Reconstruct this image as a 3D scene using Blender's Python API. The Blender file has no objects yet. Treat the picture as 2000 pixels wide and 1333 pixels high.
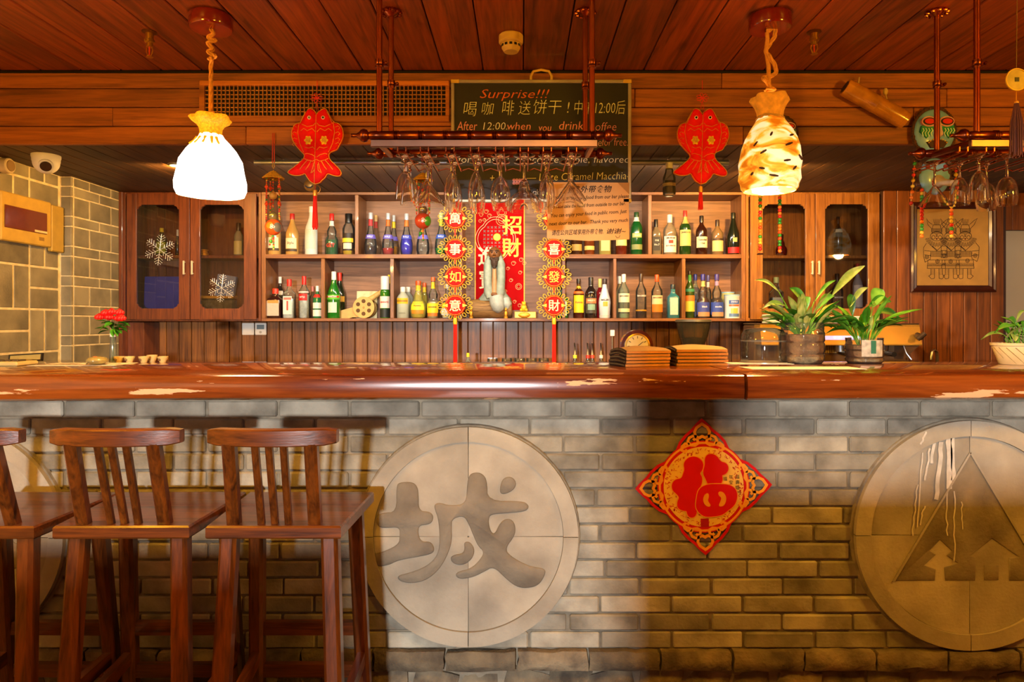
import bpy, math, random
from mathutils import Vector, Matrix
random.seed(7)
scene = bpy.context.scene
COL = scene.collection
PI = math.pi
# ------------------------------------------------------------------ camera
EYE, F, VX, VY = 1.31, 1333.0, 1018.0, 630.0      # eye height, focal length in px, vanishing point in px
cam_d = bpy.data.cameras.new('camera'); cam = bpy.data.objects.new('camera', cam_d); COL.objects.link(cam)
cam_d.sensor_width = 36.0; cam_d.lens = 36.0 * F / 2000.0
cam_d.shift_x = -(VX - 1000.0) / 2000.0; cam_d.shift_y = -(666.5 - VY) / 2000.0
cam_d.clip_start = 0.02; cam_d.clip_end = 60
cam.location = (0, 0, EYE); cam.rotation_euler = (PI / 2, 0, 0)
scene.camera = cam
def P(px, py, Y): return Vector(((px - VX) * Y / F, Y, EYE + (VY - py) * Y / F))
def PX(px, Y): return (px - VX) * Y / F
def PZ(py, Y): return EYE + (VY - py) * Y / F
# ------------------------------------------------------------------ world, exposure, large lights
w = bpy.data.worlds.new('world'); scene.world = w; w.use_nodes = True
w.node_tree.nodes['Background'].inputs[0].default_value = (0.9, 0.95, 1.0, 1)
w.node_tree.nodes['Background'].inputs[1].default_value = 0.1
scene.view_settings.view_transform = 'Standard'; scene.view_settings.look = 'None'
scene.view_settings.exposure = 0.12; scene.view_settings.gamma = 1.0
scene.view_settings.use_curve_mapping = False
WARM = (1.0, 0.48, 0.025)
def area(name, loc, aim, sx, sy, power, col, spread=PI):
    d = bpy.data.lights.new(name, 'AREA'); d.shape = 'RECTANGLE'; d.size = sx; d.size_y = sy
    d.energy = power; d.color = col; d.spread = spread
    o = bpy.data.objects.new(name, d); COL.objects.link(o); o.location = loc
    o.rotation_euler = (Vector(aim) - Vector(loc)).to_track_quat('-Z', 'Y').to_euler()
    return o
def point(name, loc, power, col, r=0.05, parent=None):
    d = bpy.data.lights.new(name, 'POINT'); d.energy = power; d.color = col; d.shadow_soft_size = r
    o = bpy.data.objects.new(name, d); COL.objects.link(o); o.location = loc
    if parent: o.parent = parent
    return o
def spot(name, loc, aim, power, col, ang, blend=0.6, r=0.04):
    d = bpy.data.lights.new(name, 'SPOT'); d.energy = power; d.color = col; d.shadow_soft_size = r
    d.spot_size = math.radians(ang); d.spot_blend = blend
    o = bpy.data.objects.new(name, d); COL.objects.link(o); o.location = loc
    o.rotation_euler = (Vector(aim) - Vector(loc)).to_track_quat('-Z', 'Y').to_euler()
    return o
# daylight entering by the assumed window in the wall behind the viewer
area('window_daylight', (-0.60, -3.80, 1.50), (0.1, 2.4, 0.9), 0.18, 0.13, 340, (0.97, 0.98, 1.0))
# assumed warm lamps hanging over the customers' side of the bar, unseen above the frame
for i, (x, y, p) in enumerate([(-1.7, 1.25, 66), (0.2, 1.1, 44), (2.3, 1.3, 84)]):
    point('assumed_lamp_light', (x, y, 2.02), p, WARM, 0.09)
# ------------------------------------------------------------------ mesh helpers
class MB:
    def __init__(s): s.v = []; s.f = []
    def add(s, vs, fs):
        b = len(s.v); s.v += [tuple(v) for v in vs]; s.f += [tuple(b + i for i in f) for f in fs]; return s
    def box(s, x0, x1, y0, y1, z0, z1, c=0.0):
        if c <= 0:
            vs = [(x, y, z) for x in (x0, x1) for y in (y0, y1) for z in (z0, z1)]
            return s.add(vs, [(0, 1, 3, 2), (4, 6, 7, 5), (0, 4, 5, 1), (2, 3, 7, 6), (0, 2, 6, 4), (1, 5, 7, 3)])
        # chamfered box
        lo, hi = (x0, y0, z0), (x1, y1, z1); vs = []; idx = {}
        for ix in (0, 1):
            for iy in (0, 1):
                for iz in (0, 1):
                    sgn = (ix, iy, iz); cor = [hi[k] if sgn[k] else lo[k] for k in range(3)]
                    for a in range(3):
                        p = list(cor)
                        for k in range(3):
                            if k != a: p[k] += -c if sgn[k] else c
                        idx[(sgn, a)] = len(vs); vs.append(p)
        fs = []
        for a in range(3):
            b, d = [k for k in range(3) if k != a]
            for sg in (0, 1):
                q = []
                for ub, ud in ((0, 0), (1, 0), (1, 1), (0, 1)):
                    t = [0, 0, 0]; t[a] = sg; t[b] = ub; t[d] = ud; q.append(idx[(tuple(t), a)])
                fs.append(tuple(q))
            for ub in (0, 1):                       # edges along axis a
                for ud in (0, 1):
                    t0 = [0, 0, 0]; t1 = [0, 0, 0]; t0[b] = t1[b] = ub; t0[d] = t1[d] = ud; t1[a] = 1
                    fs.append((idx[(tuple(t0), b)], idx[(tuple(t1), b)], idx[(tuple(t1), d)], idx[(tuple(t0), d)]))
        for ix in (0, 1):
            for iy in (0, 1):
                for iz in (0, 1):
                    fs.append(tuple(idx[((ix, iy, iz), a)] for a in range(3)))
        return s.add(vs, fs)
    def lathe(s, prof, seg=20, c=(0, 0, 0), sq=0.0, rx=1.0, ry=1.0, fn=None, closed=True, axis='z'):
        """prof = [(r, z)...]; sq 0 round .. 1 square section; fn(a, r, z) -> r"""
        n = len(prof); vs = []
        for r, z in prof:
            for k in range(seg):
                a = 2 * PI * (k + (0.5 if sq else 0)) / seg
                ca, sa = math.cos(a), math.sin(a); m = 1.0
                if sq:
                    e = 2 + 8 * sq; m = (abs(ca) ** e + abs(sa) ** e) ** (-1.0 / e)
                rr = fn(a, r, z) if fn else r
                p = (rr * m * ca * rx, rr * m * sa * ry, z)
                if axis == 'y': p = (p[0], -p[2], p[1])
                elif axis == 'x': p = (p[2], p[0], p[1])
                vs.append((c[0] + p[0], c[1] + p[1], c[2] + p[2]))
        fs = [(i * seg + k, i * seg + (k + 1) % seg, (i + 1) * seg + (k + 1) % seg, (i + 1) * seg + k) for i in range(n - 1) for k in range(seg)]
        if closed:
            if prof[0][0] > 1e-6: fs.append(tuple(range(seg))[::-1])
            if prof[-1][0] > 1e-6: fs.append(tuple((n - 1) * seg + k for k in range(seg)))
        return s.add(vs, fs)
    def tube(s, pts, r, seg=8, cap=True, loop=False):
        pts = [Vector(p) for p in pts]; n = len(pts); vs = []; prev = None
        for i, p in enumerate(pts):
            a = pts[(i - 1) % n] if (i or loop) else p; b = pts[(i + 1) % n] if (i < n - 1 or loop) else p
            t = (b - a); t = t.normalized() if t.length > 1e-9 else Vector((0, 0, 1))
            if prev is None:
                ref = Vector((0, 1, 0)) if abs(t.y) < 0.9 else Vector((1, 0, 0)); u = t.cross(ref).normalized()
            else:
                u = prev - t * prev.dot(t); u = u.normalized() if u.length > 1e-6 else t.orthogonal().normalized()
            prev = u; q = t.cross(u); rr = r[i] if isinstance(r, (list, tuple)) else r
            for k in range(seg):
                a = 2 * PI * k / seg; vs.append(p + u * (rr * math.cos(a)) + q * (rr * math.sin(a)))
        fs = [(i * seg + k, i * seg + (k + 1) % seg, ((i + 1) % n) * seg + (k + 1) % seg, ((i + 1) % n) * seg + k) for i in range(n if loop else n - 1) for k in range(seg)]
        if cap and not loop: fs += [tuple(range(seg))[::-1], tuple((n - 1) * seg + k for k in range(seg))]
        return s.add(vs, fs)
    def prism(s, poly, y0, y1):
        """poly in (x, z); y0 is the side towards the viewer"""
        n = len(poly); ar = sum(poly[i][0] * poly[(i + 1) % n][1] - poly[(i + 1) % n][0] * poly[i][1] for i in range(n))
        if ar < 0: poly = poly[::-1]
        vs = [(x, y0, z) for x, z in poly] + [(x, y1, z) for x, z in poly]
        fs = [tuple(range(n)), tuple(range(2 * n - 1, n - 1, -1))] + [(i, n + i, n + (i + 1) % n, (i + 1) % n) for i in range(n)]
        return s.add(vs, fs)
    def pillow(s, poly, y, steps):
        """outline inset in steps [(inset, depth)...] towards the viewer: a padded front"""
        n = len(poly); ar = sum(poly[i][0] * poly[(i + 1) % n][1] - poly[(i + 1) % n][0] * poly[i][1] for i in range(n))
        if ar < 0: poly = poly[::-1]
        nor = []
        for i in range(n):
            a = Vector(poly[i]) - Vector(poly[i - 1]); b = Vector(poly[(i + 1) % n]) - Vector(poly[i])
            t = (a.normalized() + b.normalized()); t = t.normalized() if t.length > 1e-6 else b.normalized()
            nor.append(Vector((-t.y, t.x)))
        vs = []; st = [(0, 0)] + list(steps)
        for ins, dep in st:
            vs += [(p[0] + nor[i].x * ins, y - dep, p[1] + nor[i].y * ins) for i, p in enumerate(poly)]
        fs = [tuple(range(n))[::-1], tuple((len(st) - 1) * n + i for i in range(n))]
        for k in range(len(st) - 1): fs += [(k * n + i, k * n + (i + 1) % n, (k + 1) * n + (i + 1) % n, (k + 1) * n + i) for i in range(n)]
        return s.add(vs, fs)
    def ball(s, c, r, seg=10, rings=7, sx=1, sy=1, sz=1):
        prof = [(max(1e-7, r * math.sin(PI * i / rings)), -r * math.cos(PI * i / rings)) for i in range(rings + 1)]
        n = len(s.v); s.lathe(prof, seg, (0, 0, 0), closed=False)
        s.v[n:] = [(c[0] + x * sx, c[1] + y * sy, c[2] + z * sz) for x, y, z in s.v[n:]]; return s
    def stroke(s, pts, wd, y, th=0.0008, closed=False, taper=None):
        """flat painted line of width wd through (x, z) points, lying at depth y; one continuous strip"""
        q = [Vector(pts[0])]
        for p in pts[1:]:
            if (Vector(p) - q[-1]).length > 1e-6: q.append(Vector(p))
        n = len(q)
        if n < 2: return s
        L = []; R = []
        for i in range(n):
            a = q[i] - q[i - 1] if (i or closed) else q[1] - q[0]; b = q[(i + 1) % n] - q[i] if (i < n - 1 or closed) else q[-1] - q[-2]
            a.normalize(); b.normalize(); t = a + b; t = t.normalized() if t.length > 0.3 else b
            u = Vector((-t.y, t.x)) * (wd / 2) / max(0.5, abs(t.dot(b)))
            if taper: u = u * taper[min(i, len(taper) - 1)]
            L.append(q[i] + u); R.append(q[i] - u)
        vs = [(p.x, y - th, p.y) for p in L] + [(p.x, y - th, p.y) for p in R] + [(p.x, y, p.y) for p in L] + [(p.x, y, p.y) for p in R]
        fs = []
        for i in range(n if closed else n - 1):
            j = (i + 1) % n; fs += [(i, j, n + j, n + i), (i, 2 * n + i, 2 * n + j, j), (n + i, n + j, 3 * n + j, 3 * n + i)]
        return s.add(vs, fs)
    def text(s, body, size, align='CENTER', shear=0.0, bold=0.0, fn=None, res=2, space=1.0, line=1.0):
        c = bpy.data.curves.new('lettering_curve', 'FONT'); c.body = body; c.size = size; c.align_x = align; c.align_y = 'CENTER'
        c.shear = shear; c.offset = bold; c.resolution_u = res; c.space_character = space; c.space_line = line
        o = bpy.data.objects.new('lettering_curve', c); COL.objects.link(o)
        me = bpy.data.meshes.new_from_object(o.evaluated_get(bpy.context.evaluated_depsgraph_get()))
        vs = [(v.co.x, v.co.y) for v in me.vertices]; fs = [tuple(p.vertices) for p in me.polygons]
        bpy.data.objects.remove(o); bpy.data.curves.remove(c); bpy.data.meshes.remove(me)
        return s.add([fn(x, z) if fn else (x, 0, z) for x, z in vs], fs)
    def mesh(s, name, m=None, smooth=35):
        me = bpy.data.meshes.new(name); me.from_pydata(s.v, [], s.f); me.validate(); me.update()
        import bmesh
        bm = bmesh.new(); bm.from_mesh(me); bmesh.ops.recalc_face_normals(bm, faces=bm.faces); bm.to_mesh(me); bm.free()
        if smooth:
            me.polygons.foreach_set('use_smooth', [True] * len(me.polygons)); me.set_sharp_from_angle(angle=math.radians(smooth))
        if m: me.materials.append(m)
        return me
    def build(s, name, m, parent=None, loc=None, smooth=35, rot=None, label=None):
        o = bpy.data.objects.new(name, s.mesh(name, m, smooth)); COL.objects.link(o)
        if parent: o.parent = parent
        if loc is not None: o.location = loc
        if rot is not None: o.rotation_euler = rot
        if label: o['label'] = label
        return o
def inst(name, me, parent=None, loc=(0, 0, 0), rot=None, sc=None):
    o = bpy.data.objects.new(name, me); COL.objects.link(o); o.location = loc
    if parent: o.parent = parent
    if rot is not None: o.rotation_euler = rot
    if sc is not None: o.scale = sc
    return o
def tag(o, label, cat, group=None):
    o['label'] = label; o['category'] = cat
    if group: o['group'] = group
    return o
def thing(name, loc, label, cat, group=None, rot=None):
    o = bpy.data.objects.new(name, None); COL.objects.link(o); o.location = loc; o.empty_display_size = 0.05
    if rot is not None: o.rotation_euler = rot
    return tag(o, label, cat, group)
def struct(o, label=None):
    o['kind'] = 'structure'
    if label: o['label'] = label
    return o
def sempty(name, loc=(0, 0, 0), label=None):
    o = bpy.data.objects.new(name, None); COL.objects.link(o); o.location = loc; return struct(o, label)
def copy_tree(o, parent=None):
    c = o.copy(); COL.objects.link(c); c.parent = parent
    for ch in list(o.children): copy_tree(ch, c)
    return c
# ------------------------------------------------------------------ materials
MATS = {}
def nt_new(name):
    m = bpy.data.materials.new(name); m.use_nodes = True; nt = m.node_tree
    return m, nt, nt.nodes['Principled BSDF']
def link(nt, a, b): nt.links.new(a, b)
def hexc(h):
    def f(c): c /= 255.0; return c / 12.92 if c <= 0.04045 else ((c + 0.055) / 1.055) ** 2.4
    return (f(int(h[0:2], 16)), f(int(h[2:4], 16)), f(int(h[4:6], 16)), 1.0)
def mat(h, rough=0.5, metal=0.0, var=0.12, vs=14.0, bump=0.0, bs=60.0, coat=0.0, emis=0.0, spec=0.5, rnd=0.0, sheen=0.0):
    """plain procedural material: colour with noise variation and fine relief"""
    key = (h, rough, metal, var, vs, bump, bs, coat, emis, spec, rnd, sheen)
    if key in MATS: return MATS[key]
    m, nt, b = nt_new('surface_' + h); N = nt.nodes
    tc = N.new('ShaderNodeTexCoord'); no = N.new('ShaderNodeTexNoise'); no.inputs['Scale'].default_value = vs; no.inputs['Detail'].default_value = 4
    link(nt, tc.outputs['Object'], no.inputs['Vector'])
    hsv = N.new('ShaderNodeHueSaturation'); hsv.inputs['Color'].default_value = hexc(h)
    mr = N.new('ShaderNodeMapRange'); mr.inputs['To Min'].default_value = 1 - var; mr.inputs['To Max'].default_value = 1 + var
    mr.inputs['From Min'].default_value = 0.3; mr.inputs['From Max'].default_value = 0.7
    link(nt, no.outputs['Fac'], mr.inputs['Value']); last = mr.outputs[0]
    if rnd:
        oi = N.new('ShaderNodeObjectInfo'); m2 = N.new('ShaderNodeMapRange'); m2.inputs['To Min'].default_value = 1 - rnd; m2.inputs['To Max'].default_value = 1 + rnd
        link(nt, oi.outputs['Random'], m2.inputs['Value']); mu = N.new('ShaderNodeMath'); mu.operation = 'MULTIPLY'
        link(nt, last, mu.inputs[0]); link(nt, m2.outputs[0], mu.inputs[1]); last = mu.outputs[0]
    link(nt, last, hsv.inputs['Value']); link(nt, hsv.outputs[0], b.inputs['Base Color'])
    b.inputs['Roughness'].default_value = rough; b.inputs['Metallic'].default_value = metal
    b.inputs['Coat Weight'].default_value = coat; b.inputs['Coat Roughness'].default_value = 0.08
    b.inputs['Specular IOR Level'].default_value = spec; b.inputs['Sheen Weight'].default_value = sheen
    if emis:
        link(nt, hsv.outputs[0], b.inputs['Emission Color']); b.inputs['Emission Strength'].default_value = emis
    if bump:
        n2 = N.new('ShaderNodeTexNoise'); n2.inputs['Scale'].default_value = bs; n2.inputs['Detail'].default_value = 3
        link(nt, tc.outputs['Object'], n2.inputs['Vector']); bp = N.new('ShaderNodeBump'); bp.inputs['Strength'].default_value = bump; bp.inputs['Distance'].default_value = 0.004
        link(nt, n2.outputs['Fac'], bp.inputs['Height']); link(nt, bp.outputs[0], b.inputs['Normal'])
    MATS[key] = m; return m
def wood(name, dark, light, axis='x', rough=0.4, coat=0.0, scale=1.0, rnd=0.22, bump=0.25, peel=None, knots=True, spec=0.5):
    """grain running along the given axis, per-piece offset and tone, dark knots; peel = colour where varnish has flaked off the front"""
    key = ('wood', name)
    if key in MATS: return MATS[key]
    m, nt, b = nt_new(name); N = nt.nodes
    tc = N.new('ShaderNodeTexCoord'); oi = N.new('ShaderNodeObjectInfo')
    sc = N.new('ShaderNodeVectorMath'); sc.operation = 'SCALE'; cx = N.new('ShaderNodeCombineXYZ')
    for k in range(3): link(nt, oi.outputs['Random'], cx.inputs[k])
    link(nt, cx.outputs[0], sc.inputs[0]); sc.inputs['Scale'].default_value = 37.0
    ad = N.new('ShaderNodeVectorMath'); link(nt, tc.outputs['Object'], ad.inputs[0]); link(nt, sc.outputs[0], ad.inputs[1])
    mp = N.new('ShaderNodeMapping'); st = {'x': (0.9, 16, 16), 'y': (16, 0.9, 16), 'z': (16, 16, 0.9)}[axis]
    mp.inputs['Scale'].default_value = tuple(c * scale for c in st); link(nt, ad.outputs[0], mp.inputs['Vector'])
    n1 = N.new('ShaderNodeTexNoise'); n1.inputs['Scale'].default_value = 1.6; n1.inputs['Detail'].default_value = 6; n1.inputs['Distortion'].default_value = 1.2
    link(nt, mp.outputs[0], n1.inputs['Vector'])
    n2 = N.new('ShaderNodeTexNoise'); n2.inputs['Scale'].default_value = 9.0; n2.inputs['Detail'].default_value = 3; link(nt, mp.outputs[0], n2.inputs['Vector'])
    mx = N.new('ShaderNodeMath'); mx.operation = 'MULTIPLY_ADD'; mx.inputs[1].default_value = 0.35; link(nt, n2.outputs['Fac'], mx.inputs[0])
    m3 = N.new('ShaderNodeMath'); m3.operation = 'MULTIPLY'; m3.inputs[1].default_value = 0.75; link(nt, n1.outputs['Fac'], m3.inputs[0]); link(nt, m3.outputs[0], mx.inputs[2])
    cr = N.new('ShaderNodeValToRGB'); cr.color_ramp.elements[0].position = 0.34; cr.color_ramp.elements[1].position = 0.72
    cr.color_ramp.elements[0].color = hexc(dark); cr.color_ramp.elements[1].color = hexc(light); link(nt, mx.outputs[0], cr.inputs[0])
    hsv = N.new('ShaderNodeHueSaturation'); mr = N.new('ShaderNodeMapRange'); mr.inputs['To Min'].default_value = 1 - rnd; mr.inputs['To Max'].default_value = 1 + rnd
    link(nt, oi.outputs['Random'], mr.inputs['Value']); link(nt, mr.outputs[0], hsv.inputs['Value']); link(nt, cr.outputs[0], hsv.inputs['Color'])
    colr = hsv.outputs[0]
    if knots:
        mk = N.new('ShaderNodeMapping'); ks = {'x': (1.6, 5, 5), 'y': (5, 1.6, 5), 'z': (5, 5, 1.6)}[axis]
        mk.inputs['Scale'].default_value = ks; link(nt, ad.outputs[0], mk.inputs['Vector'])
        vo = N.new('ShaderNodeTexVoronoi'); vo.inputs['Scale'].default_value = 1.0; link(nt, mk.outputs[0], vo.inputs['Vector'])
        kr = N.new('ShaderNodeMapRange'); kr.inputs['From Min'].default_value = 0.05; kr.inputs['From Max'].default_value = 0.14
        kr.inputs['To Min'].default_value = 0.65; kr.inputs['To Max'].default_value = 0.0; link(nt, vo.outputs['Distance'], kr.inputs['Value'])
        mi = N.new('ShaderNodeMix'); mi.data_type = 'RGBA'; link(nt, kr.outputs[0], mi.inputs['Factor']); link(nt, colr, mi.inputs['A'])
        mi.inputs['B'].default_value = tuple(c * 0.45 for c in hexc(dark)[:3]) + (1,); colr = mi.outputs['Result']
    if peel:
        mpp = N.new('ShaderNodeMapping'); mpp.inputs['Scale'].default_value = (1.5, 1.0, 13.0); link(nt, tc.outputs['Object'], mpp.inputs['Vector'])
        pn = N.new('ShaderNodeTexNoise'); pn.inputs['Scale'].default_value = 1.5; pn.inputs['Detail'].default_value = 9; pn.inputs['Roughness'].default_value = 0.6
        link(nt, mpp.outputs[0], pn.inputs['Vector'])
        sep = N.new('ShaderNodeSeparateXYZ'); link(nt, tc.outputs['Object'], sep.inputs[0])
        ge = N.new('ShaderNodeMapRange'); ge.inputs['From Min'].default_value = 0.604; ge.inputs['From Max'].default_value = 0.609; link(nt, pn.outputs['Fac'], ge.inputs['Value'])
        le = N.new('ShaderNodeMath'); le.operation = 'LESS_THAN'; le.inputs[1].default_value = 0.055; link(nt, sep.outputs['Y'], le.inputs[0])
        l2 = N.new('ShaderNodeMath'); l2.operation = 'LESS_THAN'; l2.inputs[1].default_value = 0.074; link(nt, sep.outputs['Z'], l2.inputs[0])
        mm = N.new('ShaderNodeMath'); mm.operation = 'MULTIPLY'; link(nt, ge.outputs[0], mm.inputs[0]); link(nt, le.outputs[0], mm.inputs[1])
        mm2 = N.new('ShaderNodeMath'); mm2.operation = 'MULTIPLY'; link(nt, mm.outputs[0], mm2.inputs[0]); link(nt, l2.outputs[0], mm2.inputs[1])
        mi = N.new('ShaderNodeMix'); mi.data_type = 'RGBA'; link(nt, mm2.outputs[0], mi.inputs['Factor']); link(nt, colr, mi.inputs['A']); mi.inputs['B'].default_value = hexc(peel); colr = mi.outputs['Result']
        rr = N.new('ShaderNodeMapRange'); rr.inputs['To Min'].default_value = rough; rr.inputs['To Max'].default_value = 0.75; link(nt, mm2.outputs[0], rr.inputs['Value']); link(nt, rr.outputs[0], b.inputs['Roughness'])
    else: b.inputs['Roughness'].default_value = rough
    link(nt, colr, b.inputs['Base Color']); b.inputs['Coat Weight'].default_value = coat; b.inputs['Coat Roughness'].default_value = 0.06
    b.inputs['Specular IOR Level'].default_value = spec
    bp = N.new('ShaderNodeBump'); bp.inputs['Strength'].default_value = bump; bp.inputs['Distance'].default_value = 0.002
    link(nt, mx.outputs[0], bp.inputs['Height']); link(nt, bp.outputs[0], b.inputs['Normal'])
    MATS[key] = m; return m
def stone(name, h1, h2, rough=0.8, scale=7.0, bump=0.5, rnd=0.28):
    key = ('stone', name)
    if key in MATS: return MATS[key]
    m, nt, b = nt_new(name); N = nt.nodes
    tc = N.new('ShaderNodeTexCoord'); oi = N.new('ShaderNodeObjectInfo'); sc = N.new('ShaderNodeVectorMath'); sc.operation = 'SCALE'; cx = N.new('ShaderNodeCombineXYZ')
    for k in range(3): link(nt, oi.outputs['Random'], cx.inputs[k])
    link(nt, cx.outputs[0], sc.inputs[0]); sc.inputs['Scale'].default_value = 31.0
    ad = N.new('ShaderNodeVectorMath'); link(nt, tc.outputs['Object'], ad.inputs[0]); link(nt, sc.outputs[0], ad.inputs[1])
    n1 = N.new('ShaderNodeTexNoise'); n1.inputs['Scale'].default_value = scale; n1.inputs['Detail'].default_value = 7; link(nt, ad.outputs[0], n1.inputs['Vector'])
    n2 = N.new('ShaderNodeTexNoise'); n2.inputs['Scale'].default_value = 90; n2.inputs['Detail'].default_value = 3; link(nt, ad.outputs[0], n2.inputs['Vector'])
    cr = N.new('ShaderNodeValToRGB'); cr.color_ramp.elements[0].position = 0.32; cr.color_ramp.elements[1].position = 0.68
    cr.color_ramp.elements[0].color = hexc(h1); cr.color_ramp.elements[1].color = hexc(h2); link(nt, n1.outputs['Fac'], cr.inputs[0])
    hsv = N.new('ShaderNodeHueSaturation'); mr = N.new('ShaderNodeMapRange'); mr.inputs['To Min'].default_value = 1 - rnd; mr.inputs['To Max'].default_value = 1 + rnd
    link(nt, oi.outputs['Random'], mr.inputs['Value']); link(nt, mr.outputs[0], hsv.inputs['Value']); link(nt, cr.outputs[0], hsv.inputs['Color']); link(nt, hsv.outputs[0], b.inputs['Base Color'])
    b.inputs['Roughness'].default_value = rough
    ma = N.new('ShaderNodeMath'); ma.operation = 'ADD'; link(nt, n1.outputs['Fac'], ma.inputs[0]); link(nt, n2.outputs['Fac'], ma.inputs[1])
    bp = N.new('ShaderNodeBump'); bp.inputs['Strength'].default_value = bump; bp.inputs['Distance'].default_value = 0.004; link(nt, ma.outputs[0], bp.inputs['Height']); link(nt, bp.outputs[0], b.inputs['Normal'])
    MATS[key] = m; return m
def thin_glass(h='ffffff', density=0.0, rough=0.02):
    """a thin wall of (tinted) glass: lets light straight through, mirrors at grazing angles"""
    key = ('thin', h, density)
    if key in MATS: return MATS[key]
    m = bpy.data.materials.new('thin_glass_' + h); m.use_nodes = True; nt = m.node_tree; N = nt.nodes; N.clear()
    o = N.new('ShaderNodeOutputMaterial'); tr = N.new('ShaderNodeBsdfTransparent'); tr.inputs[0].default_value = hexc(h)
    gl = N.new('ShaderNodeBsdfGlossy'); gl.inputs['Roughness'].default_value = rough
    fr = N.new('ShaderNodeFresnel'); fr.inputs['IOR'].default_value = 1.5; mx = N.new('ShaderNodeMixShader'); link(nt, fr.outputs[0], mx.inputs[0])
    base = tr.outputs[0]
    if density:
        df = N.new('ShaderNodeBsdfDiffuse'); df.inputs[0].default_value = hexc(h); m0 = N.new('ShaderNodeMixShader'); m0.inputs[0].default_value = density
        link(nt, tr.outputs[0], m0.inputs[1]); link(nt, df.outputs[0], m0.inputs[2]); base = m0.outputs[0]
    link(nt, base, mx.inputs[1]); link(nt, gl.outputs[0], mx.inputs[2]); link(nt, mx.outputs[0], o.inputs[0])
    MATS[key] = m; return m
def glass():
    if 'glass' in MATS: return MATS['glass']
    m, nt, b = nt_new('clear_glass'); b.inputs['Transmission Weight'].default_value = 1.0; b.inputs['Roughness'].default_value = 0.0; b.inputs['IOR'].default_value = 1.58
    b.inputs['Base Color'].default_value = (1, 1, 1, 1); MATS['glass'] = m; return m
COPPER = mat('a8572f', 0.25, 1.0, 0.15); DARKCOPPER = mat('7a3d22', 0.28, 1.0, 0.2); STEEL = mat('b9bcc2', 0.28, 1.0, 0.05)
GOLD = mat('e0a030', 0.35, 0.6, 0.15, 60); GOLDP = mat('f2b21c', 0.5, 0.0, 0.12, 60); REDF = mat('ea120a', 0.7, 0, 0.1, 30, 0.2, 200, spec=0.2); WHITE = mat('e8e4da', 0.45, 0, 0.04)
BLACK = mat('15120f', 0.35, 0, 0.1); CREAM = mat('e8d9b0', 0.6, 0, 0.06)
CEILW = wood('ceiling_wood', '501d07', '984310', 'y', 0.5, 0.1); BEAMW = wood('beam_wood', '663510', 'aa6022', 'x', 0.55); SOFFW = wood('soffit_wood', '2a1808', '573616', 'y', 0.55, 0.0)
WAINW = wood('wainscot_wood', '4e2a0e', '9a6028', 'z', 0.45, 0.1); CABW = wood('cabinet_wood', '4a1f0c', '7e4018', 'z', 0.4, 0.2, 1.6, 0.08, knots=False)
CABWX = wood('cabinet_wood_across', '5a3018', '96602e', 'x', 0.5, 0.05, 1.6, 0.08, knots=False); BACKW = wood('cabinet_back_wood', '604028', '94694a', 'x', 0.55, 0.0, 1.2, 0.08, knots=False)
SLABW = wood('counter_wood', '4c1b07', '8e4716', 'x', 0.2, 1.0, 0.8, 0.04, 0.05, 'd8ac80'); STOOLZ = wood('stool_wood_upright', '2a1004', '763a0c', 'z', 0.32, 0.45, 1.5, 0.12)
STOOLX = wood('stool_wood_across', '2a1004', '763a0c', 'x', 0.3, 0.5, 1.5, 0.12); STOOLY = wood('stool_wood_deep', '2a1004', '763a0c', 'y', 0.32, 0.45, 1.5, 0.12)
BRICK = stone('grey_brick', '6a6354', 'aaa28e'); ROUGHB = stone('rough_brick', '4a4034', '85765c', 0.9, 12, 1.0); TILEB = stone('wall_tile', '6f6448', '9c8e68', 0.75, 5, 0.4, 0.12)
MORTAR = stone('mortar', '6f6656', '968a74', 0.95, 20, 0.5, 0.0); MORTARY = stone('yellow_mortar', 'd0b880', 'f0dca4', 0.95, 20, 0.5, 0.0); DISC = stone('medallion_stone', '8c8270', 'b5aa94', 0.8, 5, 0.35, 0.10); DISCD = stone('medallion_relief_stone', '6a6051', '8a7e6a', 0.85, 8, 0.5, 0.08)
# ================================================================== the setting
CZ = 2.54; YB = 3.33; SZ = 2.18; YW = 4.82; YC = 4.55; XL = -2.744; XR = 4.6; YF = -3.9
DARKB = mat('1a0d06', 0.8, 0, 0.1)
struct(MB().box(XL - 0.1, XR + 0.1, YF - 0.1, 5.0, -0.12, 0).build('floor', stone('floor_stone', '4a3018', '704c28', 0.5, 4, 0.2)), 'dark stone floor of the bar')
# ceiling: boards running towards the back, each a part
ce = struct(MB().box(XL - 0.1, XR + 0.1, YF - 0.1, YB + 0.02, CZ + 0.022, CZ + 0.14).build('ceiling', DARKB), 'red-brown boarded ceiling')
pm = MB().box(-0.0955, 0.0955, -(YB - YF) / 2, (YB - YF) / 2, 0, 0.022, 0.004).mesh('ceiling_board', CEILW, 0)
k0 = int((XL - 0.01) / 0.196) - 1
for k in range(k0, int(XR / 0.196) + 1):
    x = 0.01 + 0.196 * (k + 0.5)
    if x - 0.098 < XL - 0.12 or x > XR: continue
    inst('ceiling_board', pm, ce, (x, (YB + YF) / 2, CZ))
# lower ceiling over the back shelves
so = struct(MB().box(XL - 0.1, XR + 0.1, YB + 0.03, YW + 0.1, SZ + 0.012, SZ + 0.06).build('ceiling_lower', DARKB), 'dark boarded lower ceiling over the shelves')
pm = MB().box(-0.0475, 0.0475, -(YW - YB - 0.03) / 2, (YW - YB - 0.03) / 2, 0, 0.012, 0.003).mesh('soffit_board', SOFFW, 0)
x = XL + 0.05
while x < XR: inst('soffit_board', pm, so, (x, (YW + YB + 0.03) / 2, SZ)); x += 0.098
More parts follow.
